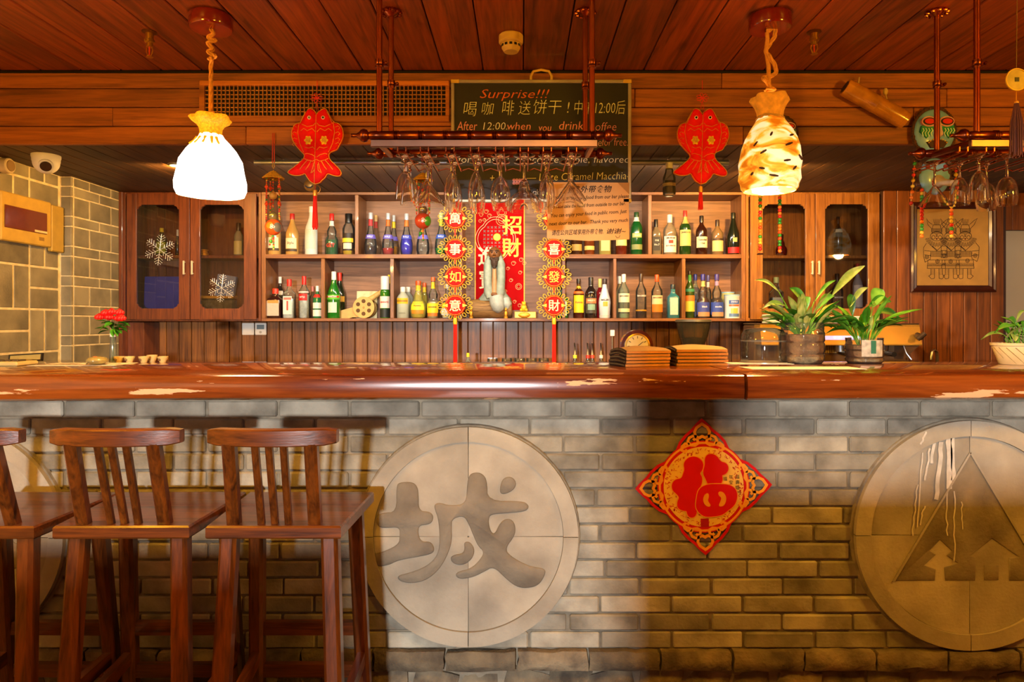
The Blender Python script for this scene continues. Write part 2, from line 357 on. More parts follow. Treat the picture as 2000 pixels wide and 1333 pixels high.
# fascia between the two ceilings: four rows of horizontal boards
fa = struct(MB().box(XL - 0.1, XR + 0.1, YB + 0.03, YB + 0.12, SZ + 0.06, CZ + 0.14).build('wall_fascia', DARKB), 'brown horizontal boards of the fascia below the ceiling')
rows = [(142, 172, [-200, 760, 1410, 2300]), (173, 209, [-200, 540, 1240, 1850, 2300]), (210, 246, [-200, 219, 900, 1785, 2300]), (247, 282, [-200, 480, 1452, 2300])]
for ya, yb, js in rows:
    za, zb = PZ(ya, YB), PZ(yb, YB)
    for a, b in zip(js[:-1], js[1:]):
        xa, xb = max(PX(a, YB), XL), PX(b, YB); h = (za - zb) / 2; hw = (xb - xa) / 2 - 0.001
        MB().box(-hw, hw, 0, 0.03, -h + 0.001, h - 0.001, 0.003).build('fascia_board', BEAMW, fa, ((xa + xb) / 2, YB + random.uniform(0, .003), (za + zb) / 2), 0)
# back wall with wainscot boards
wb = struct(MB().box(XL - 0.1, 2.5, YW, YW + 0.1, 0, SZ).build('wall_back', mat('4a2c18', 0.7)), 'back wall with upright brown boards')
pm = MB().box(-0.0425, 0.0425, -0.016, 0, 0.0, 0.46, 0.004).mesh('wainscot_board', WAINW, 0)
x = -2.72
while x < 2.5: inst('wainscot_board', pm, wb, (x, YW, 0.87)); x += 0.0885
# boarded wall to the right of the cupboards
wr = struct(MB().box(2.39, 3.21, 4.52, 4.9, 0, SZ).build('wall_boarded', mat('3a2010', 0.8)), 'wall of tall upright boards behind the framed picture')
pm = MB().box(-0.0425, 0.0425, -0.016, 0, 0.0, SZ - 0.5, 0.004).mesh('wall_board', wood('wall_board_wood', '4a240e', '8e4e1c', 'z', 0.5, 0.05), 0)
x = 2.435
while x < 3.2: inst('wall_board', pm, wr, (x, 4.52, 0.5)); x += 0.0885
pw = struct(MB().box(3.21, 4.7, 4.62, 4.72, 0, 1.93).build('wall_plaster', mat('a89878', 0.7, 0, 0.05, 3)), 'smooth beige wall at the edge of the picture')
wt = struct(MB().box(3.21, 4.7, 4.60, 4.72, 1.93, SZ).build('trim_1', DARKB), 'boards above the beige wall')
pm = MB().box(-0.0435, 0.0435, -0.016, 0, 0.0, SZ - 1.93, 0.0025).mesh('wall_board', wood('wall_board_wood', '', '', 'z'), 0)
x = 3.255
while x < 4.6: inst('wall_board', pm, wt, (x, 4.60, 1.93)); x += 0.0885
struct(MB().box(XR, XR + 0.1, YF, 4.9, 0, CZ + 0.1).build('wall_right', mat('8a5420', 0.8, 0, 0.1, 3)), 'plain warm wall closing the room')
# wall behind the viewer with the assumed window the daylight comes by
wf = struct(MB().box(XL - 0.1, -0.95, YF - 0.1, YF, 0, CZ + 0.1).box(-0.25, XR + 0.1, YF - 0.1, YF, 0, CZ + 0.1).box(-0.95, -0.25, YF - 0.1, YF, 0, 1.2).box(-0.95, -0.25, YF - 0.1, YF, 1.8, CZ + 0.1).build('wall_front', mat('8a5420', 0.8, 0, 0.1, 3)), 'wall with an assumed small window facing the bar')
wn = sempty('assumed_window', (-0.6, YF, 1.2), 'assumed small window in the wall facing the bar')
fr = wood('window_frame_wood', '4a2210', '8a4c22', 'z', 0.4)
for x in (-0.335, 0.335): MB().box(x - 0.03, x + 0.03, -0.06, 0.02, 0, 0.6, 0.004).build('window_frame', fr, wn)
for z in (0.0, 0.55): MB().box(-0.305, 0.305, -0.06, 0.02, z, z + 0.05, 0.004).build('window_frame', fr, wn)
# unseen baffle, added to keep window daylight off fascia and ceiling
struct(MB().box(XL, XR, -2.06, -2.0, 1.62, CZ - 0.002).build('added_light_baffle', fr), 'unseen wooden baffle added to hold back daylight')
# assumed half walls and post, added behind the viewer to shade the bar front
struct(MB().box(0.02, 3.2, -1.06, -0.98, 0, 1.155, 0.01).build('assumed_partition', wood('assumed_partition_wood', '4a2210', '8a4c22', 'x', 0.4)), 'assumed low wooden partition, unseen, shading the lower right bricks')
struct(MB().box(XL, -0.57, -1.06, -0.98, 0, 1.075, 0.01).build('assumed_partition', wood('assumed_partition_wood', '', '', 'x')), 'assumed lower wooden partition, unseen, shading the lower left bricks')  # also assumed, to keep window daylight off the lower left bricks
struct(MB().box(-0.165, 0.005, -1.11, -0.94, 0, CZ - 0.005, 0.01).build('assumed_post', fr), 'assumed square wooden post, unseen, shading a strip of the bricks')  # also assumed, to cast the upright shaded strip on the bricks
# ------------------------------------------------------------------ left wall: two faces of tiles with yellow joints
wl = struct(MB().box(XL - 0.12, XL - 0.003, YF, 4.9, 0, CZ + 0.1).build('wall_left', MORTARY), 'tiled wall with pale yellow joints')
def wall_tile(y0, y1, z0, z1, X, par, name='tile'):
    z1 = min(z1, SZ - 0.002)
    if z1 - z0 < 0.012 or y1 - y0 < 0.012: return
    MB().box(-0.010, 0.010, -(y1 - y0) / 2, (y1 - y0) / 2, -(z1 - z0) / 2, (z1 - z0) / 2, 0.003).build(name, TILEB, par, (X - 0.010 + random.uniform(-.001, .001), (y0 + y1) / 2, (z0 + z1) / 2), 0)
# basket weave part, traced in wall coordinates: columns of width 0.13 along the depth
J = 0.006; U = 0.121
basket = []
for a in range(-2, 7):
    for bq in range(0, 12):
        y0 = 4.052 - (a + 1) * 2 * U; z0 = 0.90 + bq * 2 * U - (a % 2) * U * 0.0
        if (a + bq) % 2 == 0: basket += [(y0, y0 + 2 * U, z0, z0 + U), (y0, y0 + 2 * U, z0 + U, z0 + 2 * U)]
        else: basket += [(y0, y0 + U, z0, z0 + 2 * U), (y0 + U, y0 + 2 * U, z0, z0 + 2 * U)]
for y0, y1, z0, z1 in basket:
    y1 = min(y1, 4.056)
    if y0 < 3.36 or y0 > 4.03 or z0 > SZ - 0.03: continue
    wall_tile(y0 + J, y1 - J, z0 + J, z1 - J, XL, wl)
# pier: returns towards the room, then runs on to the cupboard
XP = -2.677
pi_ = struct(MB().box(XL - 0.05, XP - 0.003, 4.066, 4.9, 0, SZ - 0.001).build('pillar_tiled', MORTARY), 'tiled pier beside the glazed cupboard')
z = 0.875; r = 0
while z < SZ - 0.02:
    h = 0.118 if r % 2 == 0 else 0.060
    z1 = min(z + h, SZ - 0.002)
    MB().box(-0.030, 0.033, -0.008, 0.010, 0.003, z1 - z - 0.003, 0.003).build('tile', TILEB, pi_, (XP - 0.034, 4.064 + 0.006, z), 0)
    ys = [4.085, 4.235, 4.455, 4.60, 4.81] if r % 2 == 0 else [4.085, 4.335, 4.60, 4.81]
    for a, b in zip(ys[:-1], ys[1:]): wall_tile(a + 0.004, b - 0.004, z + 0.004, z1 - 0.004, XP, pi_)
    z += h; r += 1
struct(MB().box(XP + .001, PX(239.5, 4.54), 4.535, 4.60, 0.94, SZ - .001, .003).build('trim_2', CABW), 'narrow brown board between pier and cupboard')
struct(MB().box(PX(239, 4.6), PX(281, 4.6), 4.60, 4.80, 0.945, PZ(629.5, 4.55), .003).build('trim_3', CABW), 'dark board below the glazed cupboard')
# ------------------------------------------------------------------ bar front: bricks, rough courses
YK = 2.40
bw = struct(MB().box(XL, 3.9, YK + 0.008, YK + 0.40, 0, 1.0535).build('wall_bar', MORTAR), 'grey brick front of the bar')
B0 = 0.2420; BH = 0.0552; PB = 0.0626; PL = 0.251
discs = [(PX(-88, 2.385), PZ(1050, 2.385), 0.385), (PX(915, 2.385), PZ(1048, 2.385), 0.383), (PX(1892, 2.385), PZ(1045, 2.385), 0.400)]
variants = []
for q in range(4):
    variants.append(MB().box(-B0 / 2, B0 / 2, -0.0015 * q, 0.03, -BH / 2, BH / 2, 0.003 + 0.0008 * q).mesh('brick', BRICK, 0))
for k in range(14):
    zt = PZ(784, YK) - PB * k; zc = zt - BH / 2
    x0 = PX(821.5, YK) if k % 2 == 0 else PX(756, YK)
    if k > 4: x0 += random.uniform(-0.02, 0.02)
    n0 = int((XL - x0) / PL) + 2
    for j in range(n0, 60):
        xc = x0 + PL * (j + 0.5)
        if xc > 2.6: break
        if xc < -2.55: continue
        if any(math.hypot(max(abs(xc - dx) + B0 / 2, 0), abs(zc - dz) + BH / 2) < dr - 0.01 for dx, dz, dr in discs): continue
        o = inst('brick', random.choice(variants), bw, (xc + random.uniform(-.002, .002), YK + random.uniform(0, .002), zc), (0, random.uniform(-.004, .004), 0))
zt = PZ(784, YK) - PB * 14 + 0.004
def rough_block(w, h, d, seed):
    rr = random.Random(seed); mb = MB(); nx, nz = 7, 4; vs = []; fs = []
    for j in range(nz):
        for i in range(nx):
            u, v = i / (nx - 1), j / (nz - 1); e = min(u, 1 - u, v, 1 - v)
            vs.append(((u - .5) * w + rr.uniform(-.004, .004), (0.012 if e == 0 else rr.uniform(-.008, .004)), (v - .5) * h + rr.uniform(-.004, .004)))
    n = nx * nz; bord = [i for i in range(nx)] + [j * nx + nx - 1 for j in range(1, nz)] + [(nz - 1) * nx + i for i in range(nx - 2, -1, -1)] + [j * nx for j in range(nz - 2, 0, -1)]
    fs = [(j * nx + i, j * nx + i + 1, (j + 1) * nx + i + 1, (j + 1) * nx + i) for j in range(nz - 1) for i in range(nx - 1)]
    vs += [(vs[i][0], d, vs[i][2]) for i in bord]; m = len(bord)
    fs += [(bord[i], n + i, n + (i + 1) % m, bord[(i + 1) % m]) for i in range(m)] + [tuple(n + i for i in range(m))]
    return mb.add(vs, fs).mesh('rough_brick', ROUGHB, 50)
rbm = [rough_block(0.243, 0.066, 0.07, 40 + q) for q in range(5)]
for j in range(-12, 12):
    x = 0.11 + 0.251 * j
    if -2.6 < x < 2.6: inst('rough_brick', random.choice(rbm), bw, (x, YK - 0.035, zt - 0.033))
lbm = [rough_block(0.15, 0.16, 0.05, 60 + q) for q in range(5)]
x = -2.55
while x < 2.6:
    inst('rough_brick', random.choice(lbm), bw, (x, YK - 0.004 + random.uniform(-.014, .008), zt - 0.066 - 0.085), (0, random.uniform(-.3, .3), 0)); x += 0.16
# medallions set into the brick front
def ring_sector(mb, r0, r1, a0, a1, y0, y1, n=16):
    vs = []
    for y in (y0, y1):
        for r in (r0, r1):
            for i in range(n + 1):
                a = a0 + (a1 - a0) * i / n; vs.append((r * math.cos(a), y, r * math.sin(a)))
    q = n + 1; fs = []
    for i in range(n):
        fs += [(i, i + 1, q + i + 1, q + i), (2 * q + i, 3 * q + i, 3 * q + i + 1, 2 * q + i + 1), (q + i, q + i + 1, 3 * q + i + 1, 3 * q + i), (i, 2 * q + i, 2 * q + i + 1, i + 1)]
    fs += [(0, q, 3 * q, 2 * q), (n, 2 * q + n, 3 * q + n, q + n)]
    return mb.add(vs, fs)
def medallion(i, label):
    dx, dz, dr = discs[i]
    t = thing('stone_medallion', (dx, YK, dz), label, 'medallion', 'round stone medallions on the bar front')
    for q in range(4):
        a0, a1 = q * PI / 2 + 0.004, (q + 1) * PI / 2 - 0.004
        ring_sector(MB(), dr * 0.865, dr, a0, a1, -0.028, 0.01, 24).build('rim_segment', DISC, t, smooth=0)
        ring_sector(MB(), 0.003, dr * 0.862, a0, a1, -0.020, 0.01, 24).build('face_tile', DISC, t, smooth=0)
    MB().lathe([(dr + 0.010, 0), (dr + 0.006, 0.012)], 64, (0, 0.002, 0), axis='y').build('mortar_ring', MORTAR, t)
    return t
m0 = medallion(0, 'stone medallion at the left edge, half hidden behind the stools')
m1 = medallion(1, 'round stone medallion with a large carved Chinese character')
m2 = medallion(2, 'round stone medallion with a carved tent, fir tree and hut')
def zc3(pts): # 1205-px crop of the character
    return [((680 + x / 2.41 - 915) * 2.385 / F, -(780 + y / 2.41 - 1048) * 2.385 / F) for x, y in pts]
ch = [[(228, 405), (245, 390), (300, 388), (325, 405), (333, 440), (333, 525), (385, 528), (403, 548), (398, 575), (380, 588), (335, 592), (330, 630), (345, 670), (390, 668), (408, 700), (400, 725), (330, 740), (240, 755), (190, 780), (140, 785), (105, 765), (95, 740), (115, 730), (180, 712), (240, 680), (245, 640), (243, 600), (185, 604), (150, 602), (135, 580), (138, 550), (160, 533), (230, 530)],
      [(405, 495), (430, 485), (480, 500), (556, 492), (560, 400), (570, 355), (600, 342), (635, 350), (655, 385), (657, 478), (820, 478), (848, 495), (848, 515), (825, 528), (740, 535), (670, 540), (660, 570), (670, 620), (690, 635), (715, 580), (745, 560), (775, 568), (788, 600), (785, 640), (740, 700), (760, 735), (850, 785), (930, 795), (925, 830), (895, 875), (840, 888), (790, 880), (740, 840), (685, 785), (640, 810), (590, 835), (530, 845), (505, 830), (515, 810), (580, 795), (625, 750), (640, 715), (612, 690), (590, 640), (570, 590), (545, 545), (490, 562), (488, 600), (490, 665), (470, 730), (430, 800), (370, 850), (300, 865), (245, 855), (230, 830), (290, 815), (360, 790), (410, 750), (430, 700), (432, 640), (425, 560), (410, 520)],
      [(545, 672), (570, 668), (590, 690), (596, 720), (580, 755), (540, 780), (495, 772), (480, 745), (500, 730), (540, 725), (550, 700)],
      [(712, 435), (722, 380), (750, 362), (780, 370), (793, 400), (775, 430), (730, 448)]]
def relief(par, polys, y, d, m, name='relief'):
    for p in polys: MB().pillow(p, y, [(0.0, d * 0.5), (0.004, d)]).build(name, m, par, smooth=50)
def sm(p, it=2):
    for _ in range(it):
        q = []
        for i in range(len(p)):
            a, b = p[i], p[(i + 1) % len(p)]
            q += [(a[0] * .75 + b[0] * .25, a[1] * .75 + b[1] * .25), (a[0] * .25 + b[0] * .75, a[1] * .25 + b[1] * .75)]
        p = q
    return p
relief(m1, [sm(zc3(p)) for p in ch], -0.019, 0.007, DISCD, 'character_relief')
def zc5(pts): return [((1560 + x / 2.41 - 1892) * 2.385 / F, -(780 + y / 2.41 - 1045) * 2.385 / F) for x, y in pts]
tent = [(800, 255), (445, 852), (635, 852), (640, 800), (585, 780), (640, 730), (610, 712), (660, 660), (715, 712), (690, 735), (745, 770), (680, 790), (685, 852), (825, 852), (828, 745), (800, 735), (905, 655), (1030, 740), (985, 745), (985, 852), (1160, 852)]
relief(m2, [zc5(tent)], -0.019, 0.004, DISCD, 'tent_relief')
relief(m2, [zc5([(868, 780), (935, 780), (935, 850), (868, 850)])], -0.019, 0.004, DISCD, 'hut_door_relief')
MB().stroke(zc5([(800, 250), (1160, 852)]), 0.006, -0.022, 0.004).stroke(zc5([(800, 250), (440, 855)]), 0.006, -0.022, 0.004).build('tent_pole', DISC, m2)
dp = mat('c8bfae', 0.9, 0, 0.2, 30)
drips = MB()
for x, y0, y1, wd in [(590, 150, 210, 8), (640, 145, 300, 14), (665, 200, 470, 20), (700, 130, 420, 26), (720, 125, 380, 18), (575, 250, 600, 6), (610, 230, 380, 9), (552, 400, 640, 5), (585, 500, 590, 6), (725, 430, 760, 6), (760, 480, 610, 5), (690, 430, 640, 6)]:
    n = 8; pts = [(x + random.uniform(-4, 4) - (j * 3 if x < 680 else 0), y0 + (y1 - y0) * j / n) for j in range(n + 1)]
    drips.stroke(zc5(pts), wd * 2.385 / F / 2.41, -0.0285 if y1 < 230 else -0.0240, 0.0005)
drips.build('paint_drip', dp, m2, label='pale paint run down over the stone')
relief(m0, [sm([(0.06, 0.2), (0.16, 0.2), (0.17, 0.02), (0.25, -0.05), (0.22, -0.12), (0.1, -0.1), (0.05, 0.05)])], -0.019, 0.006, DISCD, 'relief')
# ------------------------------------------------------------------ counter top: two thick slabs
def slab(xa, xb, label, seed, cat='counter top'):
    rr = random.Random(seed); n = max(8, int((xb - xa) / 0.05)); z0, z1 = PZ(782, 2.24), PZ(732, 2.24)
    prof = [(0.012, 0.0), (0.002, 0.008), (-0.002, 0.03), (0.0, 0.06), (0.005, 0.078), (0.016, 0.084), (0.73, 0.084), (0.73, 0.0)]
    ph = [rr.uniform(0, 6) for _ in range(4)]; vs = []; L = len(prof)
    for i in range(n + 1):
        x = xa + (xb - xa) * i / n; wv = 0.006 * math.sin(x * 2.1 + ph[0]) + 0.003 * math.sin(x * 6.3 + ph[1])
        for j, (y, z) in enumerate(prof):
            e = 0.0 if j >= 6 else 1.0; lo = 0.004 * math.sin(x * 1.7 + ph[2]) - 0.002 * (x < -1) if j <= 1 or j == 7 else 0
            vs.append((x - xa, y + (wv if e else 0), z + (min(lo, 0.0) if j != 7 else 0)))
    fs = [(i * L + j, i * L + (j + 1) % L, (i + 1) * L + (j + 1) % L, (i + 1) * L + j) for i in range(n) for j in range(L)]
    fs += [tuple(range(L)), tuple(n * L + j for j in range(L))[::-1]]
    o = MB().add(vs, fs).build('counter_slab', SLABW, loc=(xa, 2.24, z0), smooth=40)
    return tag(o, label, cat, 'counter slabs')
slab(-2.62, PX(1455, 2.24), 'long varnished wooden counter slab with flaking front, left of the joint', 3)
slab(PX(1460, 2.24), 3.9, 'varnished orange wooden counter slab right of the joint, under the plants', 5)
CT = PZ(732, 2.24) + 0.0005     # height of the counter top
# bar carcass and back counter, out of sight behind the counter but carrying things
bc = thing('back_counter', (0, 4.5, 0), 'low work counter along the back wall behind the bar', 'counter')
MB().box(-2.55, 2.36, -0.28, 0.298, 0, 0.90).build('body', mat('3a2416', 0.6), bc)
MB().box(-2.55, 2.36, -0.30, 0.298, 0.90, 0.94, 0.004).build('worktop', mat('4a3020', 0.4), bc)
MB().box(2.40, 3.9, -0.28, -0.01, 0, 0.90).build('body', mat('3a2416', 0.6), bc)
MB().box(2.40, 3.9, -0.30, -0.01, 0.90, 0.94, 0.004).build('worktop', mat('4a3020', 0.4), bc)
BT = 0.9405
# ================================================================== back shelves and cupboards
ZB, ZT = PZ(628, YC), SZ - 0.002
def bx(par, name, xa, xb, ya, yb, za, zb, m=None, c=0.0015):
    return MB().box(xa, xb, ya, yb, za, zb, c).build(name, m or CABWX, par, smooth=0)
BY = 4.795                                             # back of the carcasses
sx0, sx1 = PX(511, YC), PX(1456, YC)
su = thing('shelf_unit', (0, 0, 0), 'long open wooden shelf unit holding the bottles', 'shelf')
zs_low = PZ(622, YC); zs_mid = PZ(497, YC)
bx(su, 'bottom_board', sx0, sx1, YC - 0.005, BY, ZB, zs_low)
bx(su, 'top_board', sx0, sx1, YC - 0.004, BY, PZ(381, YC), ZT)
bx(su, 'back_panel', sx0 + .001, sx1 - .001, BY - 0.01, BY, zs_low, PZ(381, YC), BACKW)
UP = wood('cabinet_wood_upright', '5a3018', '96602e', 'z', 0.4, 0.2, 1.6, 0.08, knots=False)
for a, b in ((511, 519), (1448, 1456)): bx(su, 'side_panel', PX(a, YC), PX(b, YC), YC - .003, BY - .01, zs_low, PZ(381, YC), UP)
mid_l = (PX(519, YC), PX(903, YC)); mid_r = (PX(1098, YC), PX(1448, YC))
for a, b in (mid_l, mid_r): bx(su, 'middle_shelf', a, b, YC - .004, BY - .01, PZ(505, YC), zs_mid)
for a, b, lo, hi in ((693, 700, zs_mid, PZ(381, YC)), (1266, 1273, zs_mid, PZ(381, YC)), (627, 634, zs_low, PZ(505, YC)), (762, 769, zs_low, PZ(505, YC)), (1198, 1204, zs_low, PZ(505, YC)), (1332, 1339, zs_low, PZ(505, YC)), (897, 903, zs_low, PZ(505, YC)), (1098, 1104, zs_low, PZ(505, YC)), (897, 903, zs_mid, PZ(381, YC)), (1098, 1104, zs_mid, PZ(381, YC))):
    bx(su, 'divider', PX(a, YC), PX(b, YC), YC + .002, BY - .01, lo + .0003, hi - .0003, UP)
def cabinet(xa, xb, doors, label, CABW):
    X0, X1 = PX(xa, YC), PX(xb, YC)
    c = thing('glazed_cabinet', (0, 0, 0), label, 'cabinet', 'glazed cupboards at the ends of the shelves')
    t = 0.018
    bx(c, 'side_panel', X0, X0 + t, YC, BY, ZB, ZT, CABW); bx(c, 'side_panel', X1 - t, X1, YC, BY, ZB, ZT, CABW)
    bx(c, 'top_panel', X0 + t, X1 - t, YC, BY, ZT - 0.03, ZT, CABW); bx(c, 'bottom_panel', X0 + t, X1 - t, YC, BY, ZB, ZB + 0.022, CABW)
    bx(c, 'back_panel', X0 + t, X1 - t, BY - .01, BY, ZB + .022, ZT - .03, CABW); bx(c, 'inner_shelf', X0 + t, X1 - t, YC + .03, BY - .01, PZ(504, YC), PZ(498, YC), CABW)
    yd = YC - 0.021
    for da, db, oa, ob, oy0, oy1, hp in doors:
        xl, xr, zl, zh = PX(da, yd), PX(db, yd), ZB + 0.012, ZT - 0.012; ol, orr, ozl, ozh = PX(oa, yd), PX(ob, yd), PZ(oy1, yd), PZ(oy0, yd)
        n = 0.030
        d = MB()
        d.box(xl, ol, yd, yd + 0.02, zl, zh, 0.002).box(orr, xr, yd, yd + 0.02, zl, zh, 0.002).box(ol, orr, yd, yd + 0.02, ozh, zh, 0.0).box(ol, orr, yd, yd + 0.02, zl, ozl, 0.0)
        for cx, cz, sx, sz in ((ol, ozl, 1, 1), (orr, ozl, -1, 1), (ol, ozh, 1, -1), (orr, ozh, -1, -1)):
            pts = [(cx, cz), (cx + sx * n, cz)] + [(cx + sx * (n - n * .75 * math.sin(a)), cz + sz * (n * .25 + n * .75 * (1 - math.cos(a)) * 1.0)) for a in (0, .4, .8, 1.2, 1.57)] + [(cx, cz + sz * n)]
            d.prism(pts, yd + .001, yd + 0.019)
        do = d.build('door', CABW, c, smooth=0)
        MB().box(ol - .004, orr + .004, yd + .010, yd + .013, ozl - .004, ozh + .004).build('pane', thin_glass('e8e8e8'), do, smooth=0)
        hx = PX(hp, yd); hz0, hz1 = PZ(537, yd), PZ(510, yd)
        MB().box(hx - .006, hx + .006, yd - .022, yd - .014, hz0, hz1, .002).box(hx - .004, hx + .004, yd - .014, yd, hz0 + .004, hz0 + .012).box(hx - .004, hx + .004, yd - .014, yd, hz1 - .012, hz1 - .004).build('handle', mat('d9c7a4', 0.3, 0.4), do, smooth=0, label='pale metal bar handle')
    return c
cabinet(240, 510, [(247, 370, 266, 349, 400, 603, 361), (371.5, 500, 390, 476, 400, 603, 377)], 'dark glazed wall cupboard beside the tiled pier, snowflakes on its doors', CABW)
cabinet(1457, 1722, [(1466, 1592, 1490, 1574, 399, 603, 1585), (1593.5, 1718, 1612, 1696, 399, 603, 1598)], 'orange glazed wall cupboard behind the leafy plants in jars', wood('lamplit_honey_wood', '6a3c14', 'a86c2c', 'z', 0.4, 0.2, 1.6, 0.08, knots=False))  # honey wood: partly its own colour, partly lamp brightness put into the tone
# ------------------------------------------------------------------ bottles
def prof(kind, H, R):
    T = {'std': [(.92, 0), (1, .012), (1, .60), (.93, .65), (.62, .72), (.38, .78), (.34, .82), (.34, 1)],
         'wine': [(.95, 0), (1, .012), (1, .50), (.9, .58), (.62, .68), (.42, .76), (.34, .82), (.32, 1)],
         'amph': [(.80, 0), (.86, .012), (1, .14), (.97, .28), (.82, .40), (.62, .50), (.45, .60), (.36, .70), (.32, .80), (.31, 1)],
         'pinch': [(.95, 0), (1, .012), (1, .36), (.88, .41), (.66, .46), (.70, .52), (.74, .57), (.62, .63), (.40, .69), (.32, .74), (.31, 1)],
         'bulb': [(.72, 0), (.9, .04), (1, .18), (1, .30), (.88, .40), (.60, .48), (.56, .54), (.56, .60), (.42, .68), (.33, .75), (.31, 1)],
         'sq': [(.90, 0), (.95, .012), (.95, .60), (.90, .64), (.55, .70), (.40, .74), (.36, .78), (.36, 1)],
         'tall': [(.92, 0), (1, .01), (1, .64), (.80, .72), (.48, .79), (.38, .84), (.36, 1)],
         'cone': [(.80, 0), (.86, .01), (1, .40), (.92, .50), (.60, .66), (.40, .78), (.33, .86), (.32, 1)]}[kind]
    return [(r * R, z * H) for r, z in T]
def rad_at(pr, z):
    for (r0, z0), (r1, z1) in zip(pr[:-1], pr[1:]):
        if z0 <= z <= z1: return r0 + (r1 - r0) * (z - z0) / max(z1 - z0, 1e-6)
    return pr[-1][0]
LIQ = {}
def liquid(h): return mat(h, 0.12, 0, 0.15, 60, coat=0.3)
def patch(R, z0, z1, half, pr=None, n=8, off=0.0008, sq=False):
    """label wrapped round the front of the bottle"""
    mb = MB(); vs = []; zs = [z0 + (z1 - z0) * j / 3 for j in range(4)]
    for z in zs:
        r = (rad_at(pr, z) if pr else R) + off
        for i in range(n + 1):
            a = math.radians(-half + 2 * half * i / n)
            if sq: vs.append((r * (half / 52.0) * 0.86 * (2 * i / n - 1), -r * 1.0, z))
            else: vs.append((r * math.sin(a), -r * math.cos(a), z))
    q = n + 1
    return mb.add(vs, [(j * q + i, j * q + i + 1, (j + 1) * q + i + 1, (j + 1) * q + i) for j in range(3) for i in range(n)])
def bottle(px, top, base_z, w, kind, body, liq, cap, labels, texts, label, Y=4.65, name='liquor_bottle', rot=0.0, group='bottles on the back shelves'):
    H = PZ(top, Y) - base_z; R = w / 2 * Y / F; pr = prof(kind, H, R); sq = 0.55 if kind == 'sq' else 0
    t = thing(name, (PX(px, Y), Y, base_z + 0.0004), label, 'bottle', group)
    capf = 1 - cap[1]
    gp = [p for p in pr if p[1] <= capf * H] + [(rad_at(pr, capf * H), capf * H)]
    seg = 20
    if isinstance(body, tuple): gm = thin_glass(body[0], body[1])
    else: gm = mat(body, 0.15, 0, 0.08, 20, coat=0.4)
    MB().lathe([(1e-5, 0)] + gp, seg, sq=sq, closed=False).build('glass', gm, t, smooth=60)
    if liq:
        lp = [(r * .94, z + .001) for r, z in gp if z < liq[1] * H] + [(rad_at(pr, liq[1] * H) * .94, liq[1] * H), (1e-5, liq[1] * H)]
        MB().lathe([(1e-5, 0.001)] + lp, seg, sq=sq, closed=False).build('liquid', liquid(liq[0]), t, smooth=60)
    cr = rad_at(pr, capf * H) * 1.12
    cp = MB().lathe([(cr, capf * H), (cr, H - .003), (cr * .9, H), (1e-5, H)], 14, closed=False).build('cap', mat(cap[0], 0.35, 0.3 if cap[0] in ('c8c8c8', 'd8b860') else 0, 0.05), t, smooth=50)
    for li, (z0, z1, h, half) in enumerate(labels): patch(R, z0 * H, z1 * H, half, pr, off=.0007 + .0005 * li, sq=bool(sq)).build('paper_label', mat(h, 0.55, 0, 0.06, 90), t, smooth=60)
    for tx, zf, size, h in texts:
        z = zf * H; r = rad_at(pr, z) + 0.0026; s = size * Y / F
        fn = (lambda x, y: (x, -r, z + y)) if sq else (lambda x, y: (r * math.sin(max(-1.4, min(1.4, x / r))), -r * math.cos(max(-1.4, min(1.4, x / r))), z + y))
        MB().text(tx, s, bold=0.0004, fn=fn, res=1).build('lettering', mat(h, 0.6), t, smooth=0)
    return t
SL, SU_ = zs_low, zs_mid
CL = ('f0f4f0', 0.03); PAPER = 'b08848'
